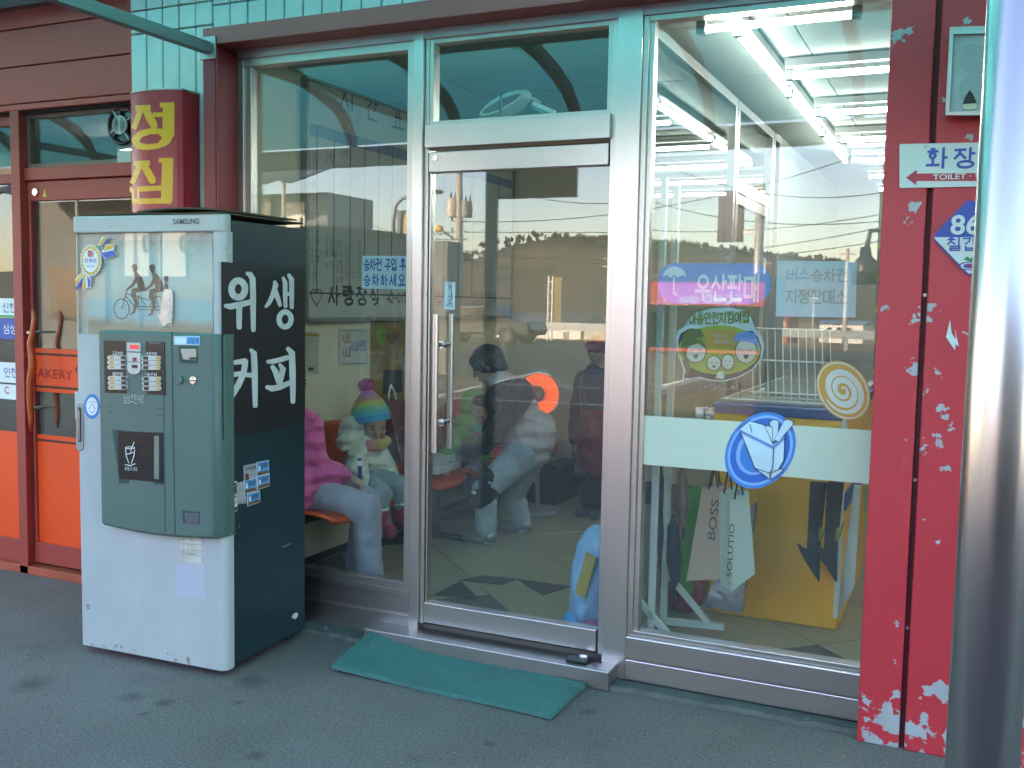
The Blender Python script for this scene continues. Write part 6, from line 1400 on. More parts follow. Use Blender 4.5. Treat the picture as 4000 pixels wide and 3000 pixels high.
# ------------------------------------------------------------------ people (one continuous body each; clothes and hair are worn on it)
CLOUD = bpy.data.textures.new('folds', 'CLOUDS'); CLOUD.noise_scale = .055; CLOUD.noise_depth = 2
def capsule(g, p, q, r1, r2, n=14):
    p, q = Vector(p), Vector(q); d = (q-p).normalized() if (q-p).length > 1e-6 else Vector((0, 0, 1)); pts = []; rs_ = []
    for a in (80, 55, 28): t = math.radians(a); pts.append(p-d*r1*math.sin(t)); rs_.append(r1*math.cos(t))
    pts += [p, q]; rs_ += [r1, r2]
    for a in (28, 55, 80): t = math.radians(a); pts.append(q+d*r2*math.sin(t)); rs_.append(r2*math.cos(t))
    g.tube(pts, rs_, n)
def blob(name, parts, m_, parent=None, voxel=.008, smooth=6, fold=0., keep=None):
    """continuous skin grown over tapered limbs and ellipsoids"""
    g = MB()
    for p in parts:
        if p[0] == 'c': capsule(g, *p[1:])
        else: g.ell(p[1], p[2], 20, 14, rot=p[3] if len(p) > 3 else None)
    o = g.build(name, m_, parent, smooth=True)
    r_ = o.modifiers.new('skin', 'REMESH'); r_.mode = 'VOXEL'; r_.voxel_size = voxel; r_.use_smooth_shade = True
    s_ = o.modifiers.new('smooth', 'SMOOTH'); s_.iterations = smooth; s_.factor = .5
    if fold:
        fold *= 1.5
        d_ = o.modifiers.new('folds', 'DISPLACE'); d_.texture = CLOUD; d_.strength = fold; d_.mid_level = .5; d_.texture_coords = 'LOCAL'
    return o
def hand(parts, wrist, d, up, s=1.0, curl=.8, thumb=1):
    """palm, four unequal bent fingers and a thumb leaving the side of the palm"""
    w_, d, up = Vector(wrist), Vector(d).normalized(), Vector(up).normalized(); sd = d.cross(up).normalized(); up = sd.cross(d)
    pc = w_+d*.035*s
    parts.append(('c', w_, pc+d*.012*s, .017*s, .021*s)); parts.append(('c', pc+sd*.014*s, pc-sd*.014*s+d*.008*s, .016*s, .016*s))
    for k, (o_, ln) in enumerate(((.021, .040), (.007, .046), (-.007, .043), (-.021, .034))):
        b0 = pc+d*.022*s+sd*o_*s; d1 = (d*math.cos(curl*.6)-up*math.sin(curl*.6)); d2 = (d*math.cos(curl*1.7)-up*math.sin(curl*1.7))
        b1 = b0+d1*ln*.5*s; b2 = b1+d2*ln*.55*s
        parts += [('c', b0, b1, .0085*s, .0078*s), ('c', b1, b2, .0078*s, .0068*s)]
    t0 = pc+sd*thumb*.020*s-d*.012*s; t1 = t0+(sd*thumb*.7+d*.7).normalized()*.026*s; t2 = t1+(d*.9-up*.4).normalized()*.022*s
    parts += [('c', t0, t1, .0095*s, .0085*s), ('c', t1, t2, .0085*s, .0072*s)]
def head(parts, c, fwd, s=1.0):
    """skull, jaw, nose, ears; returns the frame for eyes and mouth"""
    c, fwd = Vector(c), Vector(fwd).normalized(); sd = fwd.cross(Vector((0, 0, 1))).normalized(); up = sd.cross(fwd)
    R_ = Matrix((sd, fwd, up)).transposed()
    parts += [('e', c+up*.012*s, (.072*s, .086*s, .092*s), R_), ('e', c-up*.052*s+fwd*.022*s, (.056*s, .058*s, .050*s), R_), ('e', c-up*.022*s+fwd*.055*s+sd*.036*s, (.026*s, .024*s, .024*s), R_), ('e', c-up*.022*s+fwd*.055*s-sd*.036*s, (.026*s, .024*s, .024*s), R_),
              ('c', c+fwd*.082*s-up*.004*s, c+fwd*.097*s-up*.030*s, .009*s, .013*s), ('e', c-up*.066*s+fwd*.074*s, (.022*s, .012*s, .011*s), R_)]
    for k in (-1, 1): parts.append(('e', c+sd*k*.076*s-up*.012*s-fwd*.008*s, (.010*s, .018*s, .026*s), R_))
    return c, fwd, sd, up
SKIN = mat('skin', (.42, .24, .17), .5, var=.08, vs=14); HAIR = mat('black_hair', (.010, .009, .009), .45, var=.4, vs=60, bump=.4, bs=120, stretch=(1, 1, .2)); EYE = mat('eye_dark', (.012, .010, .009), .2); LIP = mat('lips', (.36, .12, .11), .45)
def face(o, fr, s, shut=False):
    c, fwd, sd, up = fr; R_ = Matrix((sd, fwd, up)).transposed()
    for k in (-1, 1):
        MB().ell(c+sd*k*.030*s+fwd*.0785*s+up*.002*s, (.0125*s, .006*s, (.0025 if shut else .0060)*s), 12, 8, rot=R_).build('eye', EYE, o, smooth=True)
        MB().ell(c+sd*k*.031*s+fwd*.080*s+up*.022*s, (.016*s, .005*s, .0022*s), 10, 6, rot=R_).build('eyebrow', HAIR, o, smooth=True)
    MB().ell(c+fwd*.083*s-up*.062*s, (.017*s, .006*s, .0045*s), 12, 6, rot=R_).build('mouth', LIP, o, smooth=True)
def person(label, parts, loc):
    o = blob('person', parts, SKIN, None, .006, 4); o['label'] = label; o['category'] = 'person'; return o
def fabric(name, col, var=.1, quilt=0., rough=.7):
    """woven cloth; quilt > 0 adds stitched horizontal padding and creases"""
    new = name not in MATS
    m = mat(name, col, rough, var=var, vs=9, bump=.35, bs=22, sheen=.15)
    if quilt and new:
        nt = m.node_tree; N = nt.nodes; L = nt.links; b = N['Principled BSDF']; tc = N.new('ShaderNodeTexCoord')
        wv = N.new('ShaderNodeTexWave'); wv.wave_type = 'BANDS'; wv.bands_direction = 'Z'; wv.inputs['Scale'].default_value = quilt; wv.inputs['Distortion'].default_value = 2.5; wv.inputs['Detail'].default_value = 3; wv.inputs['Detail Scale'].default_value = 2
        L.new(tc.outputs['Object'], wv.inputs['Vector'])
        bp = N.new('ShaderNodeBump'); bp.inputs['Strength'].default_value = .9; bp.inputs['Distance'].default_value = .02; L.new(wv.outputs['Fac'], bp.inputs['Height'])
        L.new(b.inputs['Normal'].links[0].from_socket, bp.inputs['Normal']); L.new(bp.outputs[0], b.inputs['Normal'])
    return m

# --- child in a pink padded jacket, sitting next to the vending machine, a pen in the hand
sh, el_, wr_ = Vector((-2.85, .18, .90)), Vector((-2.80, .17, .69)), Vector((-2.70, .275, .655))
hip, kn, an = Vector((-2.90, .18, .60)), Vector((-2.55, .235, .515)), Vector((-2.55, .265, .19))
hip2, kn2, an2 = Vector((-2.93, .28, .60)), Vector((-2.63, .36, .53)), Vector((-2.74, .44, .19))
bp_ = [('c', (-2.9, .12, .62), (-2.93, .12, .95), .10, .085), ('c', (-2.93, .12, .95), (-2.92, .12, 1.04), .04, .036), ('c', sh, el_, .035, .03), ('c', el_, wr_, .03, .02)]
for h_, k_, a_ in ((hip, kn, an), (hip2, kn2, an2)): bp_ += [('c', h_, k_, .06, .05), ('c', k_, a_, .045, .032), ('c', a_+Vector((0, 0, -.04)), a_+Vector((.10, -.01, -.055)), .03, .025)]
hand(bp_, wr_+Vector((.02, .012, -.008)), (.75, .35, -.45), (.3, .2, .9), 1.0, .9, -1)
fr = head(bp_, (-2.90, .10, 1.12), (.95, -.1, -.25), .95)
pA = person('child in pink padded jacket and lilac trousers, half hidden by the vending machine', bp_, None); face(pA, fr, .95)
PINK = fabric('pink_padding', 'da5c98', .14, 4); LILA = fabric('lilac_trousers', 'a09daa', .10)
blob('jacket', [('c', (-2.90, .12, .60), (-2.93, .12, .92), .135, .115), ('c', (-2.86, .17, .62), (-2.86, .17, .86), .11, .095), ('c', sh, el_, .075, .068), ('c', el_, wr_.lerp(el_, .12), .072, .05), ('c', (-2.93, .12, .97), (-2.92, .12, 1.0), .065, .06), ('c', (-2.93, .0, .9), (-2.80, -.02, .66), .07, .06)], PINK, pA, .009, 5, .012)
blob('trousers', [('c', hip+Vector((-.05, 0, .0)), kn, .085, .074), ('c', kn, an.lerp(kn, .35), .074, .064), ('c', an.lerp(kn, .35), an+Vector((0, 0, -.03)), .064, .070), ('c', hip2, kn2, .082, .068), ('c', kn2, an2, .066, .060), ('c', hip, hip2, .09, .09)], LILA, pA, .009, 6, .010)
for a_ in (an, an2): blob('shoe', [('c', a_+Vector((-.02, 0, -.062)), a_+Vector((.10, -.01, -.066)), .036, .032)], mat('shoe_beige', (.25, .23, .20), .6), pA, .008, 3)
blob('hair', [('e', (-2.915, .10, 1.15), (.095, .085, .095)), ('c', (-2.95, .07, 1.14), (-2.94, .05, .98), .05, .03), ('c', (-2.94, .15, 1.12), (-2.90, .175, .97), .035, .02)], HAIR, pA, .008, 3)
MB().tube([el_+Vector((.0, .0, 0)), el_], .001, 3)
pen = tag(MB().tube([wr_+Vector((.062, .035, -.05)), wr_+Vector((.062, .032, .05)), wr_+Vector((.062, .030, .085))], [.010, .0105, .010], 12).build('marker_pen', mat('purple_pen', '4a3a86', .35), None, smooth=True), 'purple marker pen held by the child in pink', 'pen')
MB().tube([wr_+Vector((.062, .030, .05)), wr_+Vector((.062, .0295, .075))], .0112, 12).build('label_band', WHITE, pen)

# --- toddler in a white coat, rainbow bobble hat and red boots
hB = P(1455, 1655, x=-2.80)
tb0, tb1 = P(1415, 1850, x=-2.86), P(1420, 1735, x=-2.85)
kB = [P(1555, 1900, x=-2.60), P(1485, 1930, x=-2.60)]; fB = [P(1560, 1990, x=-2.60), P(1475, 2015, x=-2.60)]
bp_ = [('c', tb0, tb1, .085, .07), ('c', tb1, hB-Vector((0, 0, .09)), .035, .032)]
for a_, b_ in zip(kB, fB): bp_ += [('c', tb0+Vector((.02, (a_.y-tb0.y)*.4, 0)), a_, .05, .04), ('c', a_, b_, .036, .026), ('c', b_+Vector((0, 0, -.02)), b_+Vector((.06, -.01, -.05)), .024, .022)]
wB = P(1545, 1870, x=-2.66); wB2 = P(1425, 1905, x=-2.68)
bp_ += [('c', tb1+Vector((.02, .09, -.04)), wB, .03, .018), ('c', tb1+Vector((.02, -.09, -.04)), wB2, .03, .018)]
hand(bp_, wB, (.8, 0, -.5), (.4, 0, .9), .72, .8, 1); hand(bp_, wB2, (.8, 0, -.5), (.4, 0, .9), .72, .8, -1)
fr = head(bp_, hB, (.78, -.55, -.32), .92)
pB = person('sleepy toddler in a cream padded coat, rainbow bobble hat and red boots', bp_, None); face(pB, fr, .92, True)
CRC = fabric('cream_padding', 'c2bcae', .08, 4.5); GRT = fabric('grey_toddler_trousers', '7f878f', .08); RBT = fabric('red_boot', '8a1f3c', .1)
blob('coat', [('c', tb0+Vector((.02, 0, -.02)), tb1+Vector((.0, 0, 0)), .125, .10), ('c', tb1+Vector((.01, -.075, -.03)), P(1395, 1830, x=-2.76), .062, .058), ('c', P(1395, 1830, x=-2.76), wB2+Vector((-.015, 0, .01)), .058, .042), ('c', tb1+Vector((.02, .075, -.03)), P(1500, 1810, x=-2.74), .058, .052), ('c', P(1500, 1810, x=-2.74), wB+Vector((-.015, 0, .01)), .052, .040)], CRC, pB, .008, 5, .011)
blob('hood', [('e', P(1375, 1690, x=-2.88), (.075, .075, .095)), ('c', P(1345, 1730, x=-2.86), P(1430, 1715, x=-2.84), .045, .04)], CRC, pB, .008, 5, .012)
tr_ = []
for a_, b_ in zip(kB, fB): tr_ += [('c', tb0+Vector((.04, (a_.y-tb0.y)*.5, -.01)), a_, .070, .062), ('c', a_, b_+Vector((-.005, 0, .02)), .060, .050)]
blob('trousers', tr_, GRT, pB, .008, 5, .012)
for b_ in fB: blob('boot', [('c', b_+Vector((0, 0, .015)), b_+Vector((.005, 0, -.05)), .047, .044), ('c', b_+Vector((.005, 0, -.055)), b_+Vector((.085, -.02, -.065)), .040, .036)], RBT, pB, .007, 4); MB().tube([b_+Vector((.047*math.cos(a), .047*math.sin(a), .035)) for a in [2*math.pi*i/20 for i in range(20)]], .006, 6, closed=True).build('boot_trim', WHITE, pB, smooth=True)
for w_ in (wB, wB2): blob('cuff', [('c', w_+Vector((-.02, 0, .012)), w_+Vector((.012, 0, -.006)), .030, .028)], mat('green_cuff', '3f6a4a', .8), pB, .006, 3)
# hat in bands, scarf
up_ = Vector((-.16, -.02, 1)).normalized(); hb_ = hB+Vector((-.012, .004, .012)); bands = [(0, .103, '2d82ab'), (.032, .102, '2d82ab'), (.060, .096, '4a9aa0'), (.085, .086, '6fa07a'), (.108, .072, 'b0a24a'), (.128, .056, 'b5766a'), (.148, .040, 'b0709a'), (.165, .022, 'b0709a')]
hm = [fabric('hat_'+c, c, .15) for c in ('2d82ab', '4a9aa0', '6fa07a', 'b0a24a', 'b5766a', 'b0709a')]; mi = {'2d82ab': 0, '4a9aa0': 1, '6fa07a': 2, 'b0a24a': 3, 'b5766a': 4, 'b0709a': 5}
g = MB(); nn = 40; ax_ = up_.orthogonal().normalized(); ay_ = up_.cross(ax_)
for (h_, r_, c) in bands: g.v += [tuple(hb_+up_*h_+(ax_*math.cos(2*math.pi*k/nn)+ay_*math.sin(2*math.pi*k/nn))*r_*(1+(.018 if k % 2 else 0))) for k in range(nn)]
for i in range(len(bands)-1):
    for k in range(nn): g.f.append((i*nn+k, i*nn+(k+1) % nn, (i+1)*nn+(k+1) % nn, (i+1)*nn+k)); g.m.append(mi[bands[i+1][2]] if i else 0)
g.f.append(tuple((len(bands)-1)*nn+k for k in range(nn))); g.m.append(5)
hat = g.build('bobble_hat', hm, pB, smooth=True)
POM = fabric('pompom_pink', 'b54a80', .2); g = MB(); rp2 = random.Random(2); pc_ = hb_+up_*.185
g.ell(pc_, .036, 16, 12)
for k in range(260):
    v = Vector((rp2.gauss(0, 1), rp2.gauss(0, 1), rp2.gauss(0, 1))).normalized(); a = v.orthogonal().normalized()*.005
    g.add([pc_+v*.03-a, pc_+v*.03+a, pc_+v*.046], [(0, 1, 2)])
g.build('pompom', POM, hat)
sc_ = hB-Vector((0, 0, .088))
SCM = [fabric('scarf_pink', 'b56a86', .1), fabric('scarf_peach', 'b8785a', .1), fabric('scarf_yellow', 'b09a3a', .1)]
g = MB(); nn = 36; th = 14
for k in range(nn):
    a = 2*math.pi*k/nn; cc = sc_+Vector((.066*math.cos(a)+.010, .066*math.sin(a), .010*math.sin(a+.6)-.012))
    for j in range(th):
        b = 2*math.pi*j/th; rr = .022*(1+.10*math.sin(3*b+a*2)); g.v.append(tuple(cc+Vector((math.cos(a)*math.cos(b)*rr, math.sin(a)*math.cos(b)*rr, math.sin(b)*rr*1.35))))
for k in range(nn):
    a = 2*math.pi*k/nn; mi_ = 2 if (a > 5.55 or a < .5) else 1 if a > 4.9 else 0
    for j in range(th): g.f.append((k*th+j, k*th+(j+1) % th, ((k+1) % nn)*th+(j+1) % th, ((k+1) % nn)*th+j)); g.m.append(mi_)
g.build('scarf', SCM, pB, smooth=True)

# --- child in a green hooded coat, sitting farther along the bench
hC = P(1868, 1600, x=-2.80)
t0_, t1_ = P(1835, 1800, x=-2.85), P(1825, 1680, x=-2.85)
bp_ = [('c', t0_, t1_, .09, .075), ('c', t1_, hC-Vector((0, 0, .09)), .035, .033)]
kC = [P(1895, 1825, x=-2.66), P(1850, 1835, x=-2.66)]
for k_ in kC: bp_ += [('c', t0_+Vector((.0, (k_.y-t0_.y)*.4, -.03)), k_, .05, .042), ('c', k_, k_+Vector((.0, 0, -.17)), .036, .028), ('c', k_+Vector((.0, 0, -.19)), k_+Vector((.07, 0, -.21)), .026, .024)]
wC = P(1738, 1828, x=-2.72); wC2 = P(1885, 1800, x=-2.68)
bp_ += [('c', t1_+Vector((0, -.1, -.03)), wC, .03, .02), ('c', t1_+Vector((0, .1, -.03)), wC2, .03, .02)]
hand(bp_, wC, (.5, -.6, -.5), (0, 0, 1), .8, .7, 1); hand(bp_, wC2, (.8, 0, -.5), (.4, 0, .9), .8, .8, -1)
fr = head(bp_, hC, (.75, -.62, -.12), .95)
pC = person('child in a light green hooded coat with a turquoise scarf on the bench', bp_, None); face(pC, fr, .95)
GRC = fabric('green_coat', '6aa854', .12, 4)
blob('coat', [('c', t0_+Vector((.02, 0, -.03)), t1_, .135, .11), ('c', t1_+Vector((0, -.09, -.03)), P(1760, 1770, x=-2.80), .066, .06), ('c', P(1760, 1770, x=-2.80), wC+Vector((-.01, .02, .015)), .06, .045), ('c', t1_+Vector((0, .09, -.03)), wC2, .066, .05), ('c', t0_+Vector((.05, -.05, -.05)), t0_+Vector((.17, -.04, -.06)), .095, .085), ('c', t0_+Vector((.05, .05, -.05)), t0_+Vector((.17, .05, -.06)), .095, .085)], GRC, pC, .009, 5, .012)
blob('hood', [('e', hC+Vector((-.045, .035, .015)), (.095, .105, .118)), ('c', hC+Vector((-.05, .03, -.10)), hC+Vector((-.02, .02, -.12)), .085, .08)], GRC, pC, .009, 5, .012)
blob('fringe', [('e', hC+Vector((.032, -.025, .058)), (.058, .062, .040))], HAIR, pC, .007, 3)
g = MB(); sc_ = hC-Vector((.0, 0, .105))
g.tube([sc_+Vector((.095*math.cos(a), .095*math.sin(a), .01*math.sin(2*a))) for a in [2*math.pi*i/28 for i in range(28)]], .030, 12, closed=True); g.build('scarf', fabric('turquoise_scarf', '4f9fa0', .12), pC, smooth=True)
g = MB(); g.tube([sc_+Vector((.11*math.cos(a), .11*math.sin(a), -.038)) for a in [2*math.pi*i/28 for i in range(28)]], .014, 10, closed=True); g.build('collar_trim', fabric('pink_trim', 'b56a8a', .1), pC, smooth=True)
blob('trousers', [p for k_ in kC for p in (('c', t0_+Vector((.06, (k_.y-t0_.y)*.5, -.05)), k_, .068, .062), ('c', k_, k_+Vector((.0, 0, -.12)), .06, .05))], fabric('pink_grey_trousers', '8a7a80', .1), pC, .009, 5, .015)
for k_ in kC: blob('shoe', [('c', k_+Vector((.0, 0, -.20)), k_+Vector((.08, 0, -.215)), .036, .030)], mat('shoe_dark', (.05, .045, .045), .5), pC, .008, 3)

# --- boy bending over the child, grey and black jacket
hD = P(1905, 1425, y=1.55); nk = P(1955, 1505, y=1.55); ch_ = P(2010, 1600, y=1.58); hp_ = P(2055, 1760, y=1.60)
k1, a1 = P(1895, 1910, y=1.42), P(1898, 2085, y=1.42); k2, a2 = P(2000, 1930, y=1.74), P(2035, 2050, y=1.78)
s1, e1, w1 = P(2025, 1555, y=1.42), P(1945, 1695, y=1.38), P(1815, 1778, y=1.46); s2, e2, w2 = P(1975, 1560, y=1.70), P(1920, 1700, y=1.74), P(1850, 1800, y=1.74)
bp_ = [('c', hp_, ch_, .10, .10), ('c', ch_, nk, .08, .042), ('c', nk, hD-Vector((-.02, 0, .06)), .042, .038), ('c', s1, e1, .042, .034), ('c', e1, w1, .034, .022), ('c', s2, e2, .042, .034), ('c', e2, w2, .034, .022),
       ('c', hp_+Vector((0, -.07, -.02)), k1, .075, .055), ('c', k1, a1, .052, .034), ('c', hp_+Vector((0, .07, -.02)), k2, .075, .055), ('c', k2, a2, .052, .034)]
for a_ in (a1, a2): bp_.append(('c', a_+Vector((.01, 0, -.03)), Vector((a_.x-.12, a_.y-.02, ZF+.035)), .032, .026))
hand(bp_, w1, (-.8, .2, -.45), (-.3, 0, .95), 1.0, .7, 1); hand(bp_, w2, (-.8, .1, -.5), (-.3, 0, .95), 1.0, .7, -1)
fr = head(bp_, hD, (-.88, -.18, -.42), 1.02)
pD = person('boy in grey and black jacket bending over the child in green', bp_, None); face(pD, fr, 1.02)
GRJ = fabric('grey_jacket', 'bab2b2', .10, 3.5); BKJ = fabric('black_sleeve', '15161a', .2); GRP = fabric('grey_track_trousers', '9aa4ac', .08); DKP = fabric('dark_patch', '2a2d34', .1)
blob('jacket', [('c', hp_+Vector((.02, 0, .05)), ch_, .135, .135), ('c', ch_, nk+Vector((.02, 0, -.03)), .13, .082), ('c', s2, s2.lerp(e2, .3), .078, .07), ('c', hp_+Vector((.05, 0, .02)), hp_+Vector((.06, 0, .12)), .115, .125)], GRJ, pD, .009, 5, .012)
for s_, e_, w_ in ((s1, e1, w1), (s2, e2, w2)): blob('sleeve', [('c', s_.lerp(e_, -.05), e_, .083, .062), ('c', e_, w_.lerp(e_, .08), .062, .044)], BKJ, pD, .009, 5, .014)
blob('chest_panel', [('c', ch_+Vector((-.085, -.07, .03)), nk+Vector((-.015, -.055, -.045)), .075, .055), ('c', s1+Vector((.0, .02, .03)), nk+Vector((.03, -.06, -.03)), .085, .06)], BKJ, pD, .008, 4, .01)
g = MB(); cdir = (hD-nk).normalized()
g.tube([nk+Vector((.02, 0, -.01)), nk+cdir*.03, nk+cdir*.065], [.088, .080, .074], 20, cap=False); co_ = g.build('collar', GRJ, pD, smooth=True); so_ = co_.modifiers.new('solid', 'SOLIDIFY'); so_.thickness = .012
blob('hood_roll', [('c', nk+Vector((.09, -.07, -.03)), nk+Vector((.09, .07, -.03)), .055, .055), ('e', nk+Vector((.12, 0, -.04)), (.07, .10, .06))], GRJ, pD, .009, 4, .012)
blob('trousers', [('c', hp_+Vector((0, -.05, -.02)), k1, .105, .074), ('c', k1, a1+Vector((0, 0, .04)), .072, .064), ('c', hp_+Vector((0, .06, -.02)), k2, .105, .074), ('c', k2, a2+Vector((0, 0, .04)), .072, .064), ('c', hp_+Vector((0, -.05, 0)), hp_+Vector((0, .06, 0)), .115, .115)], GRP, pD, .009, 5, .013)
kp = k1.lerp(hp_+Vector((0, -.06, -.01)), .12)
blob('knee_patch', [('c', k1.lerp(hp_, .24)+Vector((-.012, -.018, .0)), k1.lerp(a1, .22)+Vector((-.010, -.016, 0)), .081, .073)], DKP, pD, .008, 4)
MB().ell(k1+Vector((-.03, -.088, -.01)), (.016, .010, .012), 12, 8).build('badge', WHITE, pD, smooth=True)
SHO = mat('silver_shoe', (.26, .28, .28), .3, .5, var=.5, vs=30, stretch=(1, 1, 3))
for a_ in (a1, a2):
    blob('shoe', [('c', Vector((a_.x+.03, a_.y, ZF+.045)), Vector((a_.x-.11, a_.y-.02, ZF+.034)), .043, .034), ('c', Vector((a_.x+.015, a_.y, ZF+.075)), Vector((a_.x+.01, a_.y, ZF+.06)), .038, .04)], SHO, pD, .007, 4)
    blob('sock', [('c', a_+Vector((.008, 0, .03)), a_+Vector((.012, 0, -.03)), .040, .038)], mat('white_sock', (.5, .5, .5), .8), pD, .007, 3)
c, fwd, sd2_, up2 = fr; R_ = Matrix((sd2_, fwd, up2)).transposed()
hr = blob('hair', [('e', c+up2*.026-fwd*.012, (.092, .103, .096), R_), ('e', c+up2*.050+fwd*.055, (.070, .042, .040), R_), ('e', c-up2*.03-fwd*.06, (.075, .05, .065), R_), ('c', c+sd2_*.078+up2*.02+fwd*.02, c+sd2_*.080-up2*.03+fwd*.0, .022, .016), ('c', c-sd2_*.078+up2*.02+fwd*.02, c-sd2_*.080-up2*.03, .022, .016)], HAIR, pD, .007, 3)

# --- figure standing at the back of the waiting room
hE = P(2342, 1368, y=2.45); fE = P(2340, 2010, y=2.45); fE.z = ZF
bp_ = [('c', hE-Vector((0, 0, .14)), hE-Vector((0, 0, .62)), .085, .09), ('c', hE-Vector((0, 0, .09)), hE-Vector((0, 0, .14)), .035, .04)]
for k in (-1, 1):
    hx = hE+Vector((.05*k, 0, -.64)); bp_ += [('c', hx, Vector((hx.x, 2.45, .40)), .06, .05), ('c', Vector((hx.x, 2.45, .40)), Vector((hx.x, 2.45, ZF+.06)), .048, .034), ('c', Vector((hx.x, 2.45, ZF+.03)), Vector((hx.x-.02, 2.34, ZF+.03)), .03, .026)]
    sx_ = hE+Vector((.12*k, 0, -.20)); bp_ += [('c', sx_, sx_+Vector((.04*k, .02, -.24)), .034, .03), ('c', sx_+Vector((.04*k, .02, -.24)), sx_+Vector((.03*k, -.02, -.44)), .03, .02)]
    hand(bp_, sx_+Vector((.03*k, -.02, -.44)), (0, -.1, -1), (0, -1, 0), .9, .5, k)
fr = head(bp_, hE, (-.25, -.95, -.1), .95)
pE = person('dim figure in dark jacket and red coat standing at the back wall', bp_, None); face(pE, fr, .95)
NVJ = fabric('navy_jacket', '1d222c', .15); RDC = fabric('red_coat', '7a1626', .15); NVT = fabric('navy_trousers', '1e2836', .1)
blob('jacket', [('c', hE-Vector((0, 0, .20)), hE-Vector((0, 0, .36)), .125, .12)]+[('c', hE+Vector((.11*k, 0, -.19)), hE+Vector((.16*k, .02, -.42)), .058, .05) for k in (-1, 1)]+[('c', hE+Vector((.16*k, .02, -.42)), hE+Vector((.155*k, -.02, -.60)), .05, .04) for k in (-1, 1)], NVJ, pE, .01, 4, .015)
blob('coat_skirt', [('c', hE-Vector((0, 0, .40)), hE-Vector((0, 0, .72)), .118, .14)], RDC, pE, .01, 4, .015)
blob('trousers', [('c', hE+Vector((.05*k, 0, -.66)), Vector((hE.x+.05*k, 2.45, ZF+.10)), .075, .06) for k in (-1, 1)], NVT, pE, .01, 4, .012)
for k in (-1, 1): blob('shoe', [('c', Vector((hE.x+.05*k, 2.46, ZF+.036)), Vector((hE.x+.05*k-.02, 2.33, ZF+.032)), .036, .03)], MATS['shoe_dark'], pE, .008, 3)
blob('cap', [('e', hE+Vector((0, .0, .035)), (.090, .10, .080)), ('e', hE+Vector((-.02, -.10, .03)), (.055, .05, .012))], RDC, pE, .008, 4)
# ------------------------------------------------------------------ notices and film on the glass (flat things, inside face of the pane)
X_ = Vector((1, 0, 0)); YG = .030
def gq(px, py, y=YG): return P(px, py, y=y)
def flat(name, label, cat_, pts, m_, th=.0012, y=YG):
    q_ = [gq(a, b, y) for a, b in pts]; o = MB().slab(q_, (0, -th, 0)).build(name, m_, None)
    return tag(o, label, cat_)
BLUT = mat('notice_blue', '2a3f98', .5)
pw_ = mat('paper_pale_blue', (.50, .58, .64), .55, var=.04)
o = flat('ticket_notice', 'white notice with two lines of blue lettering on the left window', 'notice', [(1417, 1000), (1596, 1000), (1593, 1130), (1414, 1127)], pw_)
text('승차권 구입 후', gq(1422, 1056, YG-.0016), X_, Z_, .050, BLUT, o, .032, wid=.215); text('승차하세요', gq(1421, 1116, YG-.0016), X_, Z_, .050, BLUT, o, .032, wid=.213, spacing=1.2)
o = flat('pull_notice', 'narrow white pull notice on the glass door above the handle', 'notice', [(1738, 1101), (1779, 1102), (1777, 1209), (1736, 1209)], pw_, y=.007)
text([(c, gq(1749, 1124+i*21, .0056)) for i, c in enumerate('당기세요')], None, X_, Z_, .022, STK, o, .01); text('PULL', gq(1744, 1197, .0056), X_, Z_, .012, STK, o, .01, wid=.036)
# umbrella banner
def rrect(x0, y0, x1, y1, r, sk=0, n=8):
    out = []
    for (cx_, cy_, a0) in ((x1-r, y0+r, -90), (x1-r, y1-r, 0), (x0+r, y1-r, 90), (x0+r, y0+r, 180)):
        out += [(cx_+r*math.cos(math.radians(a0+90*k/n)), cy_+r*math.sin(math.radians(a0+90*k/n))+(cx_-x0)*sk) for k in range(n+1)]
    return out
UB = mat('banner_blue', '3f86d0', .4, var=.06, vs=4); UBL = mat('banner_light', (.56, .70, .80), .45)
o = flat('umbrella_banner', 'rounded blue banner with white umbrella drawing and white lettering in the store window', 'banner', rrect(2570, 1028, 3010, 1186, 70), UB)
uc = gq(2634, 1082, YG-.0014)
MB().slab([uc+X_*(.045*math.cos(a))+Z_*(.040*math.sin(a)) for a in [math.pi*i/16 for i in range(17)]]+[uc+X_*x+Z_*z for x, z in ((-.030, .008), (-.015, -.002), (0, .008), (.015, -.002), (.030, .008))], (0, -.0008, 0)).build('umbrella_canopy', UBL, o)
MB().slab([uc+X_*a+Z_*b for a, b in ((-.003, .0), (.003, .0), (.003, -.055), (.016, -.068), (.010, -.074), (-.003, -.062))], (0, -.0008, 0)).build('umbrella_handle', UBL, o)
text('우산판매', gq(2716, 1172, YG-.0014), X_, Z_, .094, UBL, o, .036, wid=.238)
PLK = mat('banner_magenta', 'b5569a', .45, var=.1, vs=8)
o = flat('bus_ticket_notice', 'large white bus ticket sales notice with faint grey lettering in the store window', 'notice', [(3036, 1018), (3348, 1021), (3342, 1240), (3030, 1236)], mat('paper_blue_white', (.56, .61, .70), .55, var=.04))
FNT = mat('faded_print', (.38, .40, .44), .6); FNB = mat('faded_blue_print', (.30, .44, .62), .6); FNR = mat('faded_brown_print', (.44, .38, .36), .6)
text('버스', gq(3072, 1096, YG-.0014), X_, Z_, .045, FNB, o, .03, wid=.083); text('승차권', gq(3168, 1100, YG-.0014), X_, Z_, .045, FNT, o, .03, wid=.125); text('지정판매소', gq(3070, 1184, YG-.0014), X_, Z_, .050, FNR, o, .03, wid=.215)
# frosted film band across the store window
FILM = sheet('frosted_film', 'eaf4e6', trans=.45, gloss=.03)
tag(MB().box(-1.150, .0065, .881, -.282, .0075, 1.073).build('frosted_band', FILM, None), 'pale green frosted film band across the store window', 'window film')
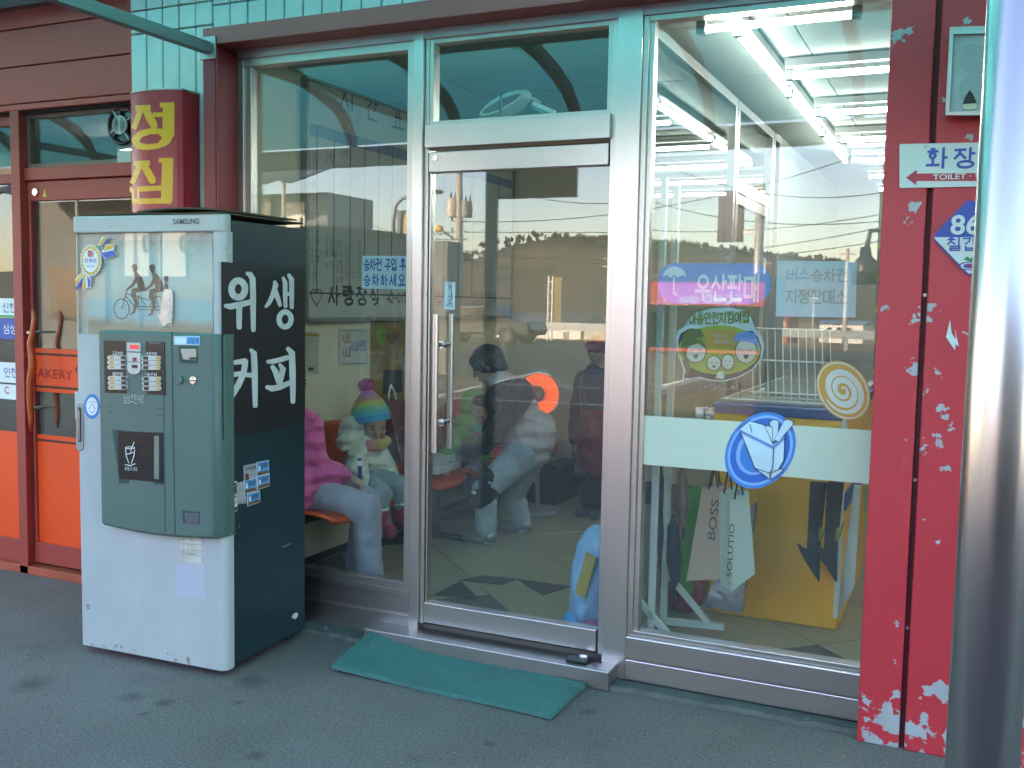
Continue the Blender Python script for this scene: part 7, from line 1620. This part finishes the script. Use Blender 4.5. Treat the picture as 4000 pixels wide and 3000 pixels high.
# round blue sticker with a plain open carton
cF = gq(2968, 1760, .0055); e1_ = (X_*.98+Z_*.2); 
def ringd(c, rx, rz, tilt, m_, name, par, lift, n=40):
    ca_, sa_ = math.cos(tilt), math.sin(tilt)
    q_ = [c+X_*(rx*math.cos(a)*ca_-rz*math.sin(a)*sa_)+Z_*(rx*math.cos(a)*sa_+rz*math.sin(a)*ca_)+Vector((0, -lift, 0)) for a in [2*math.pi*i/n for i in range(n)]]
    return MB().slab(q_, (0, -.0007, 0)).build(name, m_, par)
B1 = mat('sticker_mid_blue', '3f7fd0', .4); B2 = mat('sticker_light_blue', '86b0e6', .4); B3 = mat('sticker_deep_blue', '2d68c2', .4); LNK = mat('outline_black', (.02, .02, .025), .4)
TF = -.55
o = ringd(cF, .118, .154, TF, B1, 'round_sticker', None, 0); tag(o, 'round blue sticker with a white open carton drawing on the store window', 'sticker')
ringd(cF, .108, .142, TF, B2, 'sticker_ring', o, .0008); ringd(cF, .099, .131, TF, B3, 'sticker_ring', o, .0016); ringd(cF+X_*-.005, .074, .099, TF, B2, 'sticker_ring', o, .0024); ringd(cF+X_*.0, .064, .089, TF, B1, 'sticker_ring', o, .0032)
z2 = lambda x, y: gq(2400+x/2.011, 1300+y/2.011, .0055)
def dpoly(pts, m_, name, par, lift): return MB().slab([z2(*p)+Vector((0, -lift, 0)) for p in pts], (0, -.0006, 0)).build(name, m_, par)
def outline(pts, par, name, lift, grow=7):
    cx_ = sum(p[0] for p in pts)/len(pts); cy_ = sum(p[1] for p in pts)/len(pts); q_ = []
    for x, y in pts: l = math.hypot(x-cx_, y-cy_) or 1; q_.append((x+(x-cx_)/l*grow, y+(y-cy_)/l*grow))
    dpoly(q_, LNK, name, par, lift); dpoly(pts, UBL, name, par, lift+.0006)
L0 = .0042
for k, pts in enumerate(([(1225, 700), (1245, 685), (1275, 685), (1290, 700), (1282, 850), (1240, 850)], [(1335, 690), (1370, 680), (1405, 700), (1400, 725), (1290, 850), (1260, 840)], [(1172, 745), (1205, 730), (1240, 742), (1248, 870), (1195, 850)], [(990, 755), (1065, 692), (1180, 725), (1250, 880), (1340, 810), (1330, 1000), (1260, 1120), (1225, 1145), (1110, 1060), (1060, 930)], [(1225, 1090), (1320, 1060), (1320, 1085), (1230, 1145)])):
    outline(pts, o, 'carton_drawing', L0+.0014*k)
dpoly([(990, 755), (1250, 882), (1340, 812), (1340, 840), (1252, 915), (1010, 790)], B2, 'carton_stripe', o, L0+.008)
for s_ in ([(1255, 900, 7), (1250, 1040, 7), (1228, 1140, 7)], [(1000, 770, 6), (1252, 896, 6), (1338, 826, 6)], [(1070, 715, 5), (1085, 780, 5)], [(1110, 1060, 6), (1230, 1100, 6), (1318, 1062, 6)]): dpoly(ribbon(s_), LNK, 'carton_line', o, L0+.009)
# orange and white swirl sticker
cS = gq(3293, 1525, .0055); SWO = mat('swirl_orange', 'c79240', .45); SWW = mat('swirl_cream', (.58, .58, .52), .45)
o = ringd(cS, .086, .112, .55, SWO, 'swirl_sticker', None, 0); tag(o, 'orange and cream swirl sticker on the store window beside the pillar', 'sticker')
ringd(cS, .081, .107, .55, SWW, 'sticker_ring', o, .0008); ringd(cS, .076, .102, .55, SWO, 'sticker_ring', o, .0016)
g = MB(); n_ = 90
for i in range(n_+1):
    t = i/n_; a = 1.9-t*2*math.pi*2.8; r_ = .006+.064*t; wd = .0022+.0075*min(1, t*2.5)*(1 if t < .85 else (1.02-t)/.17)
    for s_ in (-1, 1): q1, q2 = (r_+s_*wd)*math.cos(a)*.93, (r_+s_*wd)*math.sin(a)*1.25; g.v.append(tuple(cS+X_*(q1*.853-q2*.523)+Z_*(q1*.523+q2*.853)+Vector((0, -.0026, 0))))
for i in range(n_): g.f.append((2*i, 2*i+1, 2*i+3, 2*i+2)); g.m.append(0)
g.build('swirl_line', SWW, o)
# child safety sticker: speech-bubble emblem with banner lettering and four simple faces
z1 = lambda x, y: gq(2400+x/2.011, 700+y/2.011, .040)
def d1(pts, m_, name, par, lift): return MB().slab([z1(*p)+Vector((0, -lift, 0)) for p in pts], (0, -.0006, 0)).build(name, m_, par)
SG1 = mat('emblem_silver', (.48, .54, .56), .45); SG2 = mat('emblem_green', '8f9a2a', .45, var=.06); SG3 = mat('emblem_olive', '5c5e22', .45); SKF = mat('emblem_skin', (.52, .52, .44), .45); OR2 = mat('emblem_amber', 'b5862a', .45)
bub = [(482, 1250), (500, 1190), (560, 1150), (580, 1100), (640, 1050), (760, 1015), (900, 1005), (1010, 1030), (1075, 1090), (1100, 1165), (1150, 1220), (1175, 1300), (1165, 1400), (1100, 1490), (980, 1560), (860, 1590), (760, 1585), (660, 1560), (580, 1575), (528, 1570), (545, 1510), (520, 1440), (490, 1350)]
o = MB().slab([z1(*p) for p in bub], (0, -.0006, 0)).build('safety_emblem', SG1, None); tag(o, 'green child safety emblem sticker with smiling family in the store window', 'sticker')
cxb, cyb = 825, 1330
d1([(cxb+(x-cxb)*.94, cyb+(y-cyb)*.91+12) for x, y in bub if y > 1140], LNK, 'emblem_outline', o, .0008)
d1([(cxb+330*.97*math.cos(a), 1340+195*math.sin(a)) for a in [2*math.pi*i/36 for i in range(36)]], SG2, 'emblem_field', o, .0016)
d1([(710, 1190), (945, 1180), (960, 1320), (720, 1325)], OR2, 'emblem_window', o, .0024)
text('아동안전지킴이집', z1(590, 1140)+Vector((0, -.002, 0)), Vector((1, 0, .06)), Z_, .042, mat('emblem_dark_green', '3d4416', .5), o, .05, wid=.226, lift=.0012); text('아동안전지킴이집', z1(592, 1137)+Vector((0, -.002, 0)), Vector((1, 0, .06)), Z_, .040, SG2, o, .012, wid=.222, lift=.0024)
text('범죄신고', z1(785, 1240)+Vector((0, -.0024, 0)), X_, Z_, .016, FNR, o, .02, wid=.058, lift=.0012); text('실종아동신고', z1(785, 1290)+Vector((0, -.0024, 0)), X_, Z_, .016, FNR, o, .02, wid=.080, lift=.0012)
def fc_(cx_, cy_, rx, ry, k, grin=True):
    el2 = lambda x, y, a_, b_, n=24: [(x+a_*math.cos(t), y+b_*math.sin(t)) for t in [2*math.pi*i/n for i in range(n)]]
    lf = .0034+.003*k
    d1(el2(cx_, cy_, rx+7, ry+7), LNK, 'face_outline', o, lf); d1(el2(cx_, cy_, rx, ry), SKF, 'face', o, lf+.0006)
    for s_ in (-1, 1): d1(ribbon([(cx_+s_*rx*.4-rx*.16, cy_-ry*.02, 4), (cx_+s_*rx*.4, cy_-ry*.14, 5), (cx_+s_*rx*.4+rx*.16, cy_-ry*.02, 4)]), LNK, 'eye_line', o, lf+.0014)
    if grin: d1([(cx_-rx*.28, cy_+ry*.32), (cx_+rx*.28, cy_+ry*.30), (cx_+rx*.12, cy_+ry*.66), (cx_-rx*.1, cy_+ry*.66)], LNK, 'mouth_line', o, lf+.0014)
    else: d1(ribbon([(cx_-rx*.2, cy_+ry*.42, 4), (cx_, cy_+ry*.5, 4), (cx_+rx*.2, cy_+ry*.42, 4)]), LNK, 'mouth_line', o, lf+.0014)
d1([(600, 1170), (680, 1180), (715, 1240), (640, 1250), (560, 1330), (600, 1480), (575, 1550), (545, 1430), (525, 1320), (545, 1220)], SG3, 'hair_shape', o, .0030)
fc_(640, 1350, 78, 88, 0); fc_(1035, 1350, 82, 92, 0); fc_(785, 1445, 52, 55, 1); fc_(895, 1435, 46, 58, 1, False)
d1([(935, 1270), (960, 1215), (1040, 1190), (1110, 1215), (1150, 1330), (1110, 1290), (1030, 1275)], mat('emblem_cap_blue', '5a86c8', .5), 'cap_shape', o, .0062)
d1([(560, 1270), (600, 1250), (690, 1262), (720, 1330), (660, 1290), (590, 1310), (560, 1400)], SG3, 'hair_shape', o, .0062)
d1([(800, 1560), (815, 1515), (850, 1505), (868, 1535), (860, 1570)], SKF, 'fist_shape', o, .0062)

# ------------------------------------------------------------------ signs on the red pillar
YP = -.1465
SGW = mat('enamel_white', (.60, .62, .62), .35, var=.05); SGB = mat('enamel_blue', '2d48a0', .35, var=.05); SRD = mat('enamel_red', 'b0283c', .35)
r5 = lambda x, y, yy=YP-.004: P(3200+x/1.509, y/1.509, y=yy)
def onp(pts, m_, name, par, th, lift, f=r5): return MB().slab([f(*p, YP-lift) for p in pts], (0, -th, 0)).build(name, m_, par)
ts_ = thing('toilet_sign', 'white enamel toilet sign with a red arrow pointing left on the red pillar', 'sign', r5(700, 1108))
onp(rrect(474, 850, 1210, 1109, 10, -.02), SGW, 'sign_plate', ts_, .004, .001)
text('화', r5(632, 992, YP-.005), X_, Z_, .062, SGB, ts_, .03, wid=.062, lift=.0012); text('장', r5(792, 992, YP-.005), X_, Z_, .062, SGB, ts_, .03, wid=.062, lift=.0012); text('실', r5(950, 992, YP-.005), X_, Z_, .062, SGB, ts_, .03, wid=.062, lift=.0012)
onp([(512, 1047), (575, 1000), (575, 1023), (1150, 1018), (1150, 1066), (573, 1067), (572, 1092)], SRD, 'arrow', ts_, .0006, .0052)
text('TOILET · 化', r5(670, 1060, YP-.0062), X_, Z_, .022, SGW, ts_, .015, wid=.152, lift=.0008)
MB().disc(r5(626, 864, YP-.005), (0, -1, 0), .004, .003, 12).build('screw', STEELD, ts_)
rd = thing('route_sign', 'blue and white diamond road number sign on the red pillar', 'sign', r5(860, 1400))
def dia(cx_, cy_, hw, hh, r_=.12):
    c4 = [(cx_, cy_-hh), (cx_+hw, cy_), (cx_, cy_+hh), (cx_-hw, cy_)]; out = []
    for i in range(4):
        a, b, c = c4[i-1], c4[i], c4[(i+1) % 4]; p = (b[0]+(a[0]-b[0])*r_, b[1]+(a[1]-b[1])*r_); q_ = (b[0]+(c[0]-b[0])*r_, b[1]+(c[1]-b[1])*r_)
        out += [p, (b[0]*.5+(p[0]+q_[0])*.25, b[1]*.5+(p[1]+q_[1])*.25), q_]
    return out
onp(dia(892, 1400, 232, 238), SGB, 'sign_plate', rd, .004, .001)
dd = dia(892, 1400, 222, 228); onp([p for p in dd if p[1] > 1396]+[(672, 1396)] if False else [(676, 1398), (1108, 1398), (1098, 1412), (905, 1612), (879, 1612), (686, 1412)], SGW, 'white_field', rd, .0006, .0052)
text('86', r5(772, 1380, YP-.0062), X_, Z_, .078, SGW, rd, .02, wid=.088, lift=.0008)
text('칠갑', r5(752, 1478, YP-.0062), X_, Z_, .042, SGB, rd, .02, wid=.088, lift=.0008)
onp([(850, 1530), (872, 1512), (890, 1525), (905, 1512), (930, 1535), (900, 1545)], mat('enamel_green', '2a7a4a', .4), 'emblem', rd, .0006, .006)
for k, (rx, m_) in enumerate(((70, mat('enamel_purple', '5a4a96', .4)), (54, SGW), (40, SGB), (22, SRD))): onp([(888+rx*math.cos(a), 1568+rx*.36*math.sin(a)) for a in [2*math.pi*i/24 for i in range(24)]], m_, 'emblem_ring', rd, .0005, .0062+.0006*k)
bx = thing('wall_speaker_box', 'metal framed box with a torn grey panel high on the red pillar', 'speaker box', r5(850, 685))
onp([(745, 683), (772, 187), (1180, 175), (1170, 690)], mat('box_side', (.42, .43, .42), .4, .3), 'case', bx, .06, .0)
for pts in ([(745, 683), (772, 187), (792, 205), (768, 662)], [(772, 187), (1180, 175), (1180, 198), (792, 206)], [(745, 683), (768, 662), (1170, 655), (1170, 680)]): onp(pts, ALU, 'frame_strip', bx, .012, .06)
onp([(770, 660), (794, 210), (1170, 200), (1165, 655)], mat('grey_panel', (.38, .40, .42), .6, var=.1, vs=12), 'front_panel', bx, .002, .0605)
for cy_, r_ in ((350, 92), (530, 92)): onp([(915+r_*math.cos(a), cy_+r_*math.sin(a)) for a in [2*math.pi*i/30 for i in range(30)]], mat('panel_disc', (.31, .33, .35), .6), 'speaker_disc', bx, .001, .0626)
onp([(845, 615), (860, 570), (888, 530), (910, 560), (930, 612), (890, 618)], BLACK, 'torn_hole', bx, .001, .064)
onp([(845, 615), (890, 612), (930, 610), (925, 640), (885, 650), (850, 640)], mat('torn_paper', (.55, .50, .38), .7), 'torn_flap', bx, .002, .0652)
# torn paper left on the pillar
r6 = lambda x, y, yy=YP: P(3200+x/1.659, 1000+y/1.659, y=yy)
tag(onp([(848, 412), (858, 500), (885, 540), (880, 470), (890, 520), (905, 588), (885, 570), (880, 612), (822, 525)], mat('white_scrap', (.62, .63, .64), .7), 'paper_scrap', None, .001, .0015, r6), 'torn white scrap of paper stuck on the red pillar', 'paper scrap')
# hanging sign board under the canopy edge, seen only mirrored
a, b = RF(1928, 690, -2.46), RF(2243, 762, -2.46)
hs = thing('hanging_sign', 'dark sign board hanging under the canopy edge, mirrored at the top of the door', 'sign', ((a.x+b.x)/2, -2.46, b.z))
MB().box(a.x, -2.50, b.z, b.x, -2.46, 2.474).build('sign_board', mat('sign_back', '4a4640', .6), hs, bevel=.003); MB().box(a.x, -2.505, b.z-.006, b.x, -2.455, b.z-.001).build('red_edge', SRD, hs)
# food stall across the forecourt, seen only mirrored
fa, fb_ = RF(2500, 1100, -10), RF(2985, 1198, -10)
st_ = thing('food_stall', 'red food stall with a magenta banner across the forecourt, mirrored in the store window', 'stall', ((fa.x+fb_.x)/2, -10.6, 0))
MB().box(fa.x, -11.6, fb_.z+.02, fb_.x, -10.05, fa.z+.12).build('roof_box', mat('stall_dark', '3a3230', .6), st_)
MB().box(fa.x, -10.045, fb_.z, fb_.x, -10.0, fa.z).build('banner', mat('stall_red', 'a02a2a', .45, var=.15, vs=3), st_)
MB().box(fa.x+.25, -10.0, fb_.z+.02, fb_.x-.2, -9.992, fa.z-.02).build('banner_field', PLK, st_)
text('FOOD one', ((fa.x+fb_.x)/2+.55, -9.992, fb_.z+.04), (-1, 0, 0), Z_, .15, SGW, st_, .02, wid=.85, lift=.004)
MB().box(fa.x, -11.5, 0, fa.x+.08, -10.1, fb_.z+.02).build('side_wall', MATS['stall_dark'], st_); MB().box(fb_.x-.08, -11.5, 0, fb_.x, -10.1, fb_.z+.02).build('side_wall', MATS['stall_dark'], st_)
MB().box(fa.x+.1, -10.3, .0, fb_.x-.1, -10.1, .85).build('counter', mat('stall_counter', '4a3c36', .5), st_); MB().box(fa.x+.05, -10.4, .85, fb_.x-.05, -10.02, .90).build('counter_top', mat('stall_red', 'a02a2a'), st_)
MB().box(fa.x+.1, -11.5, 0, fb_.x-.1, -11.45, fb_.z).build('back_wall', MATS['stall_dark'], st_)
flush_text()
for o in S.objects:
    if '_local' in o: del o['_local']
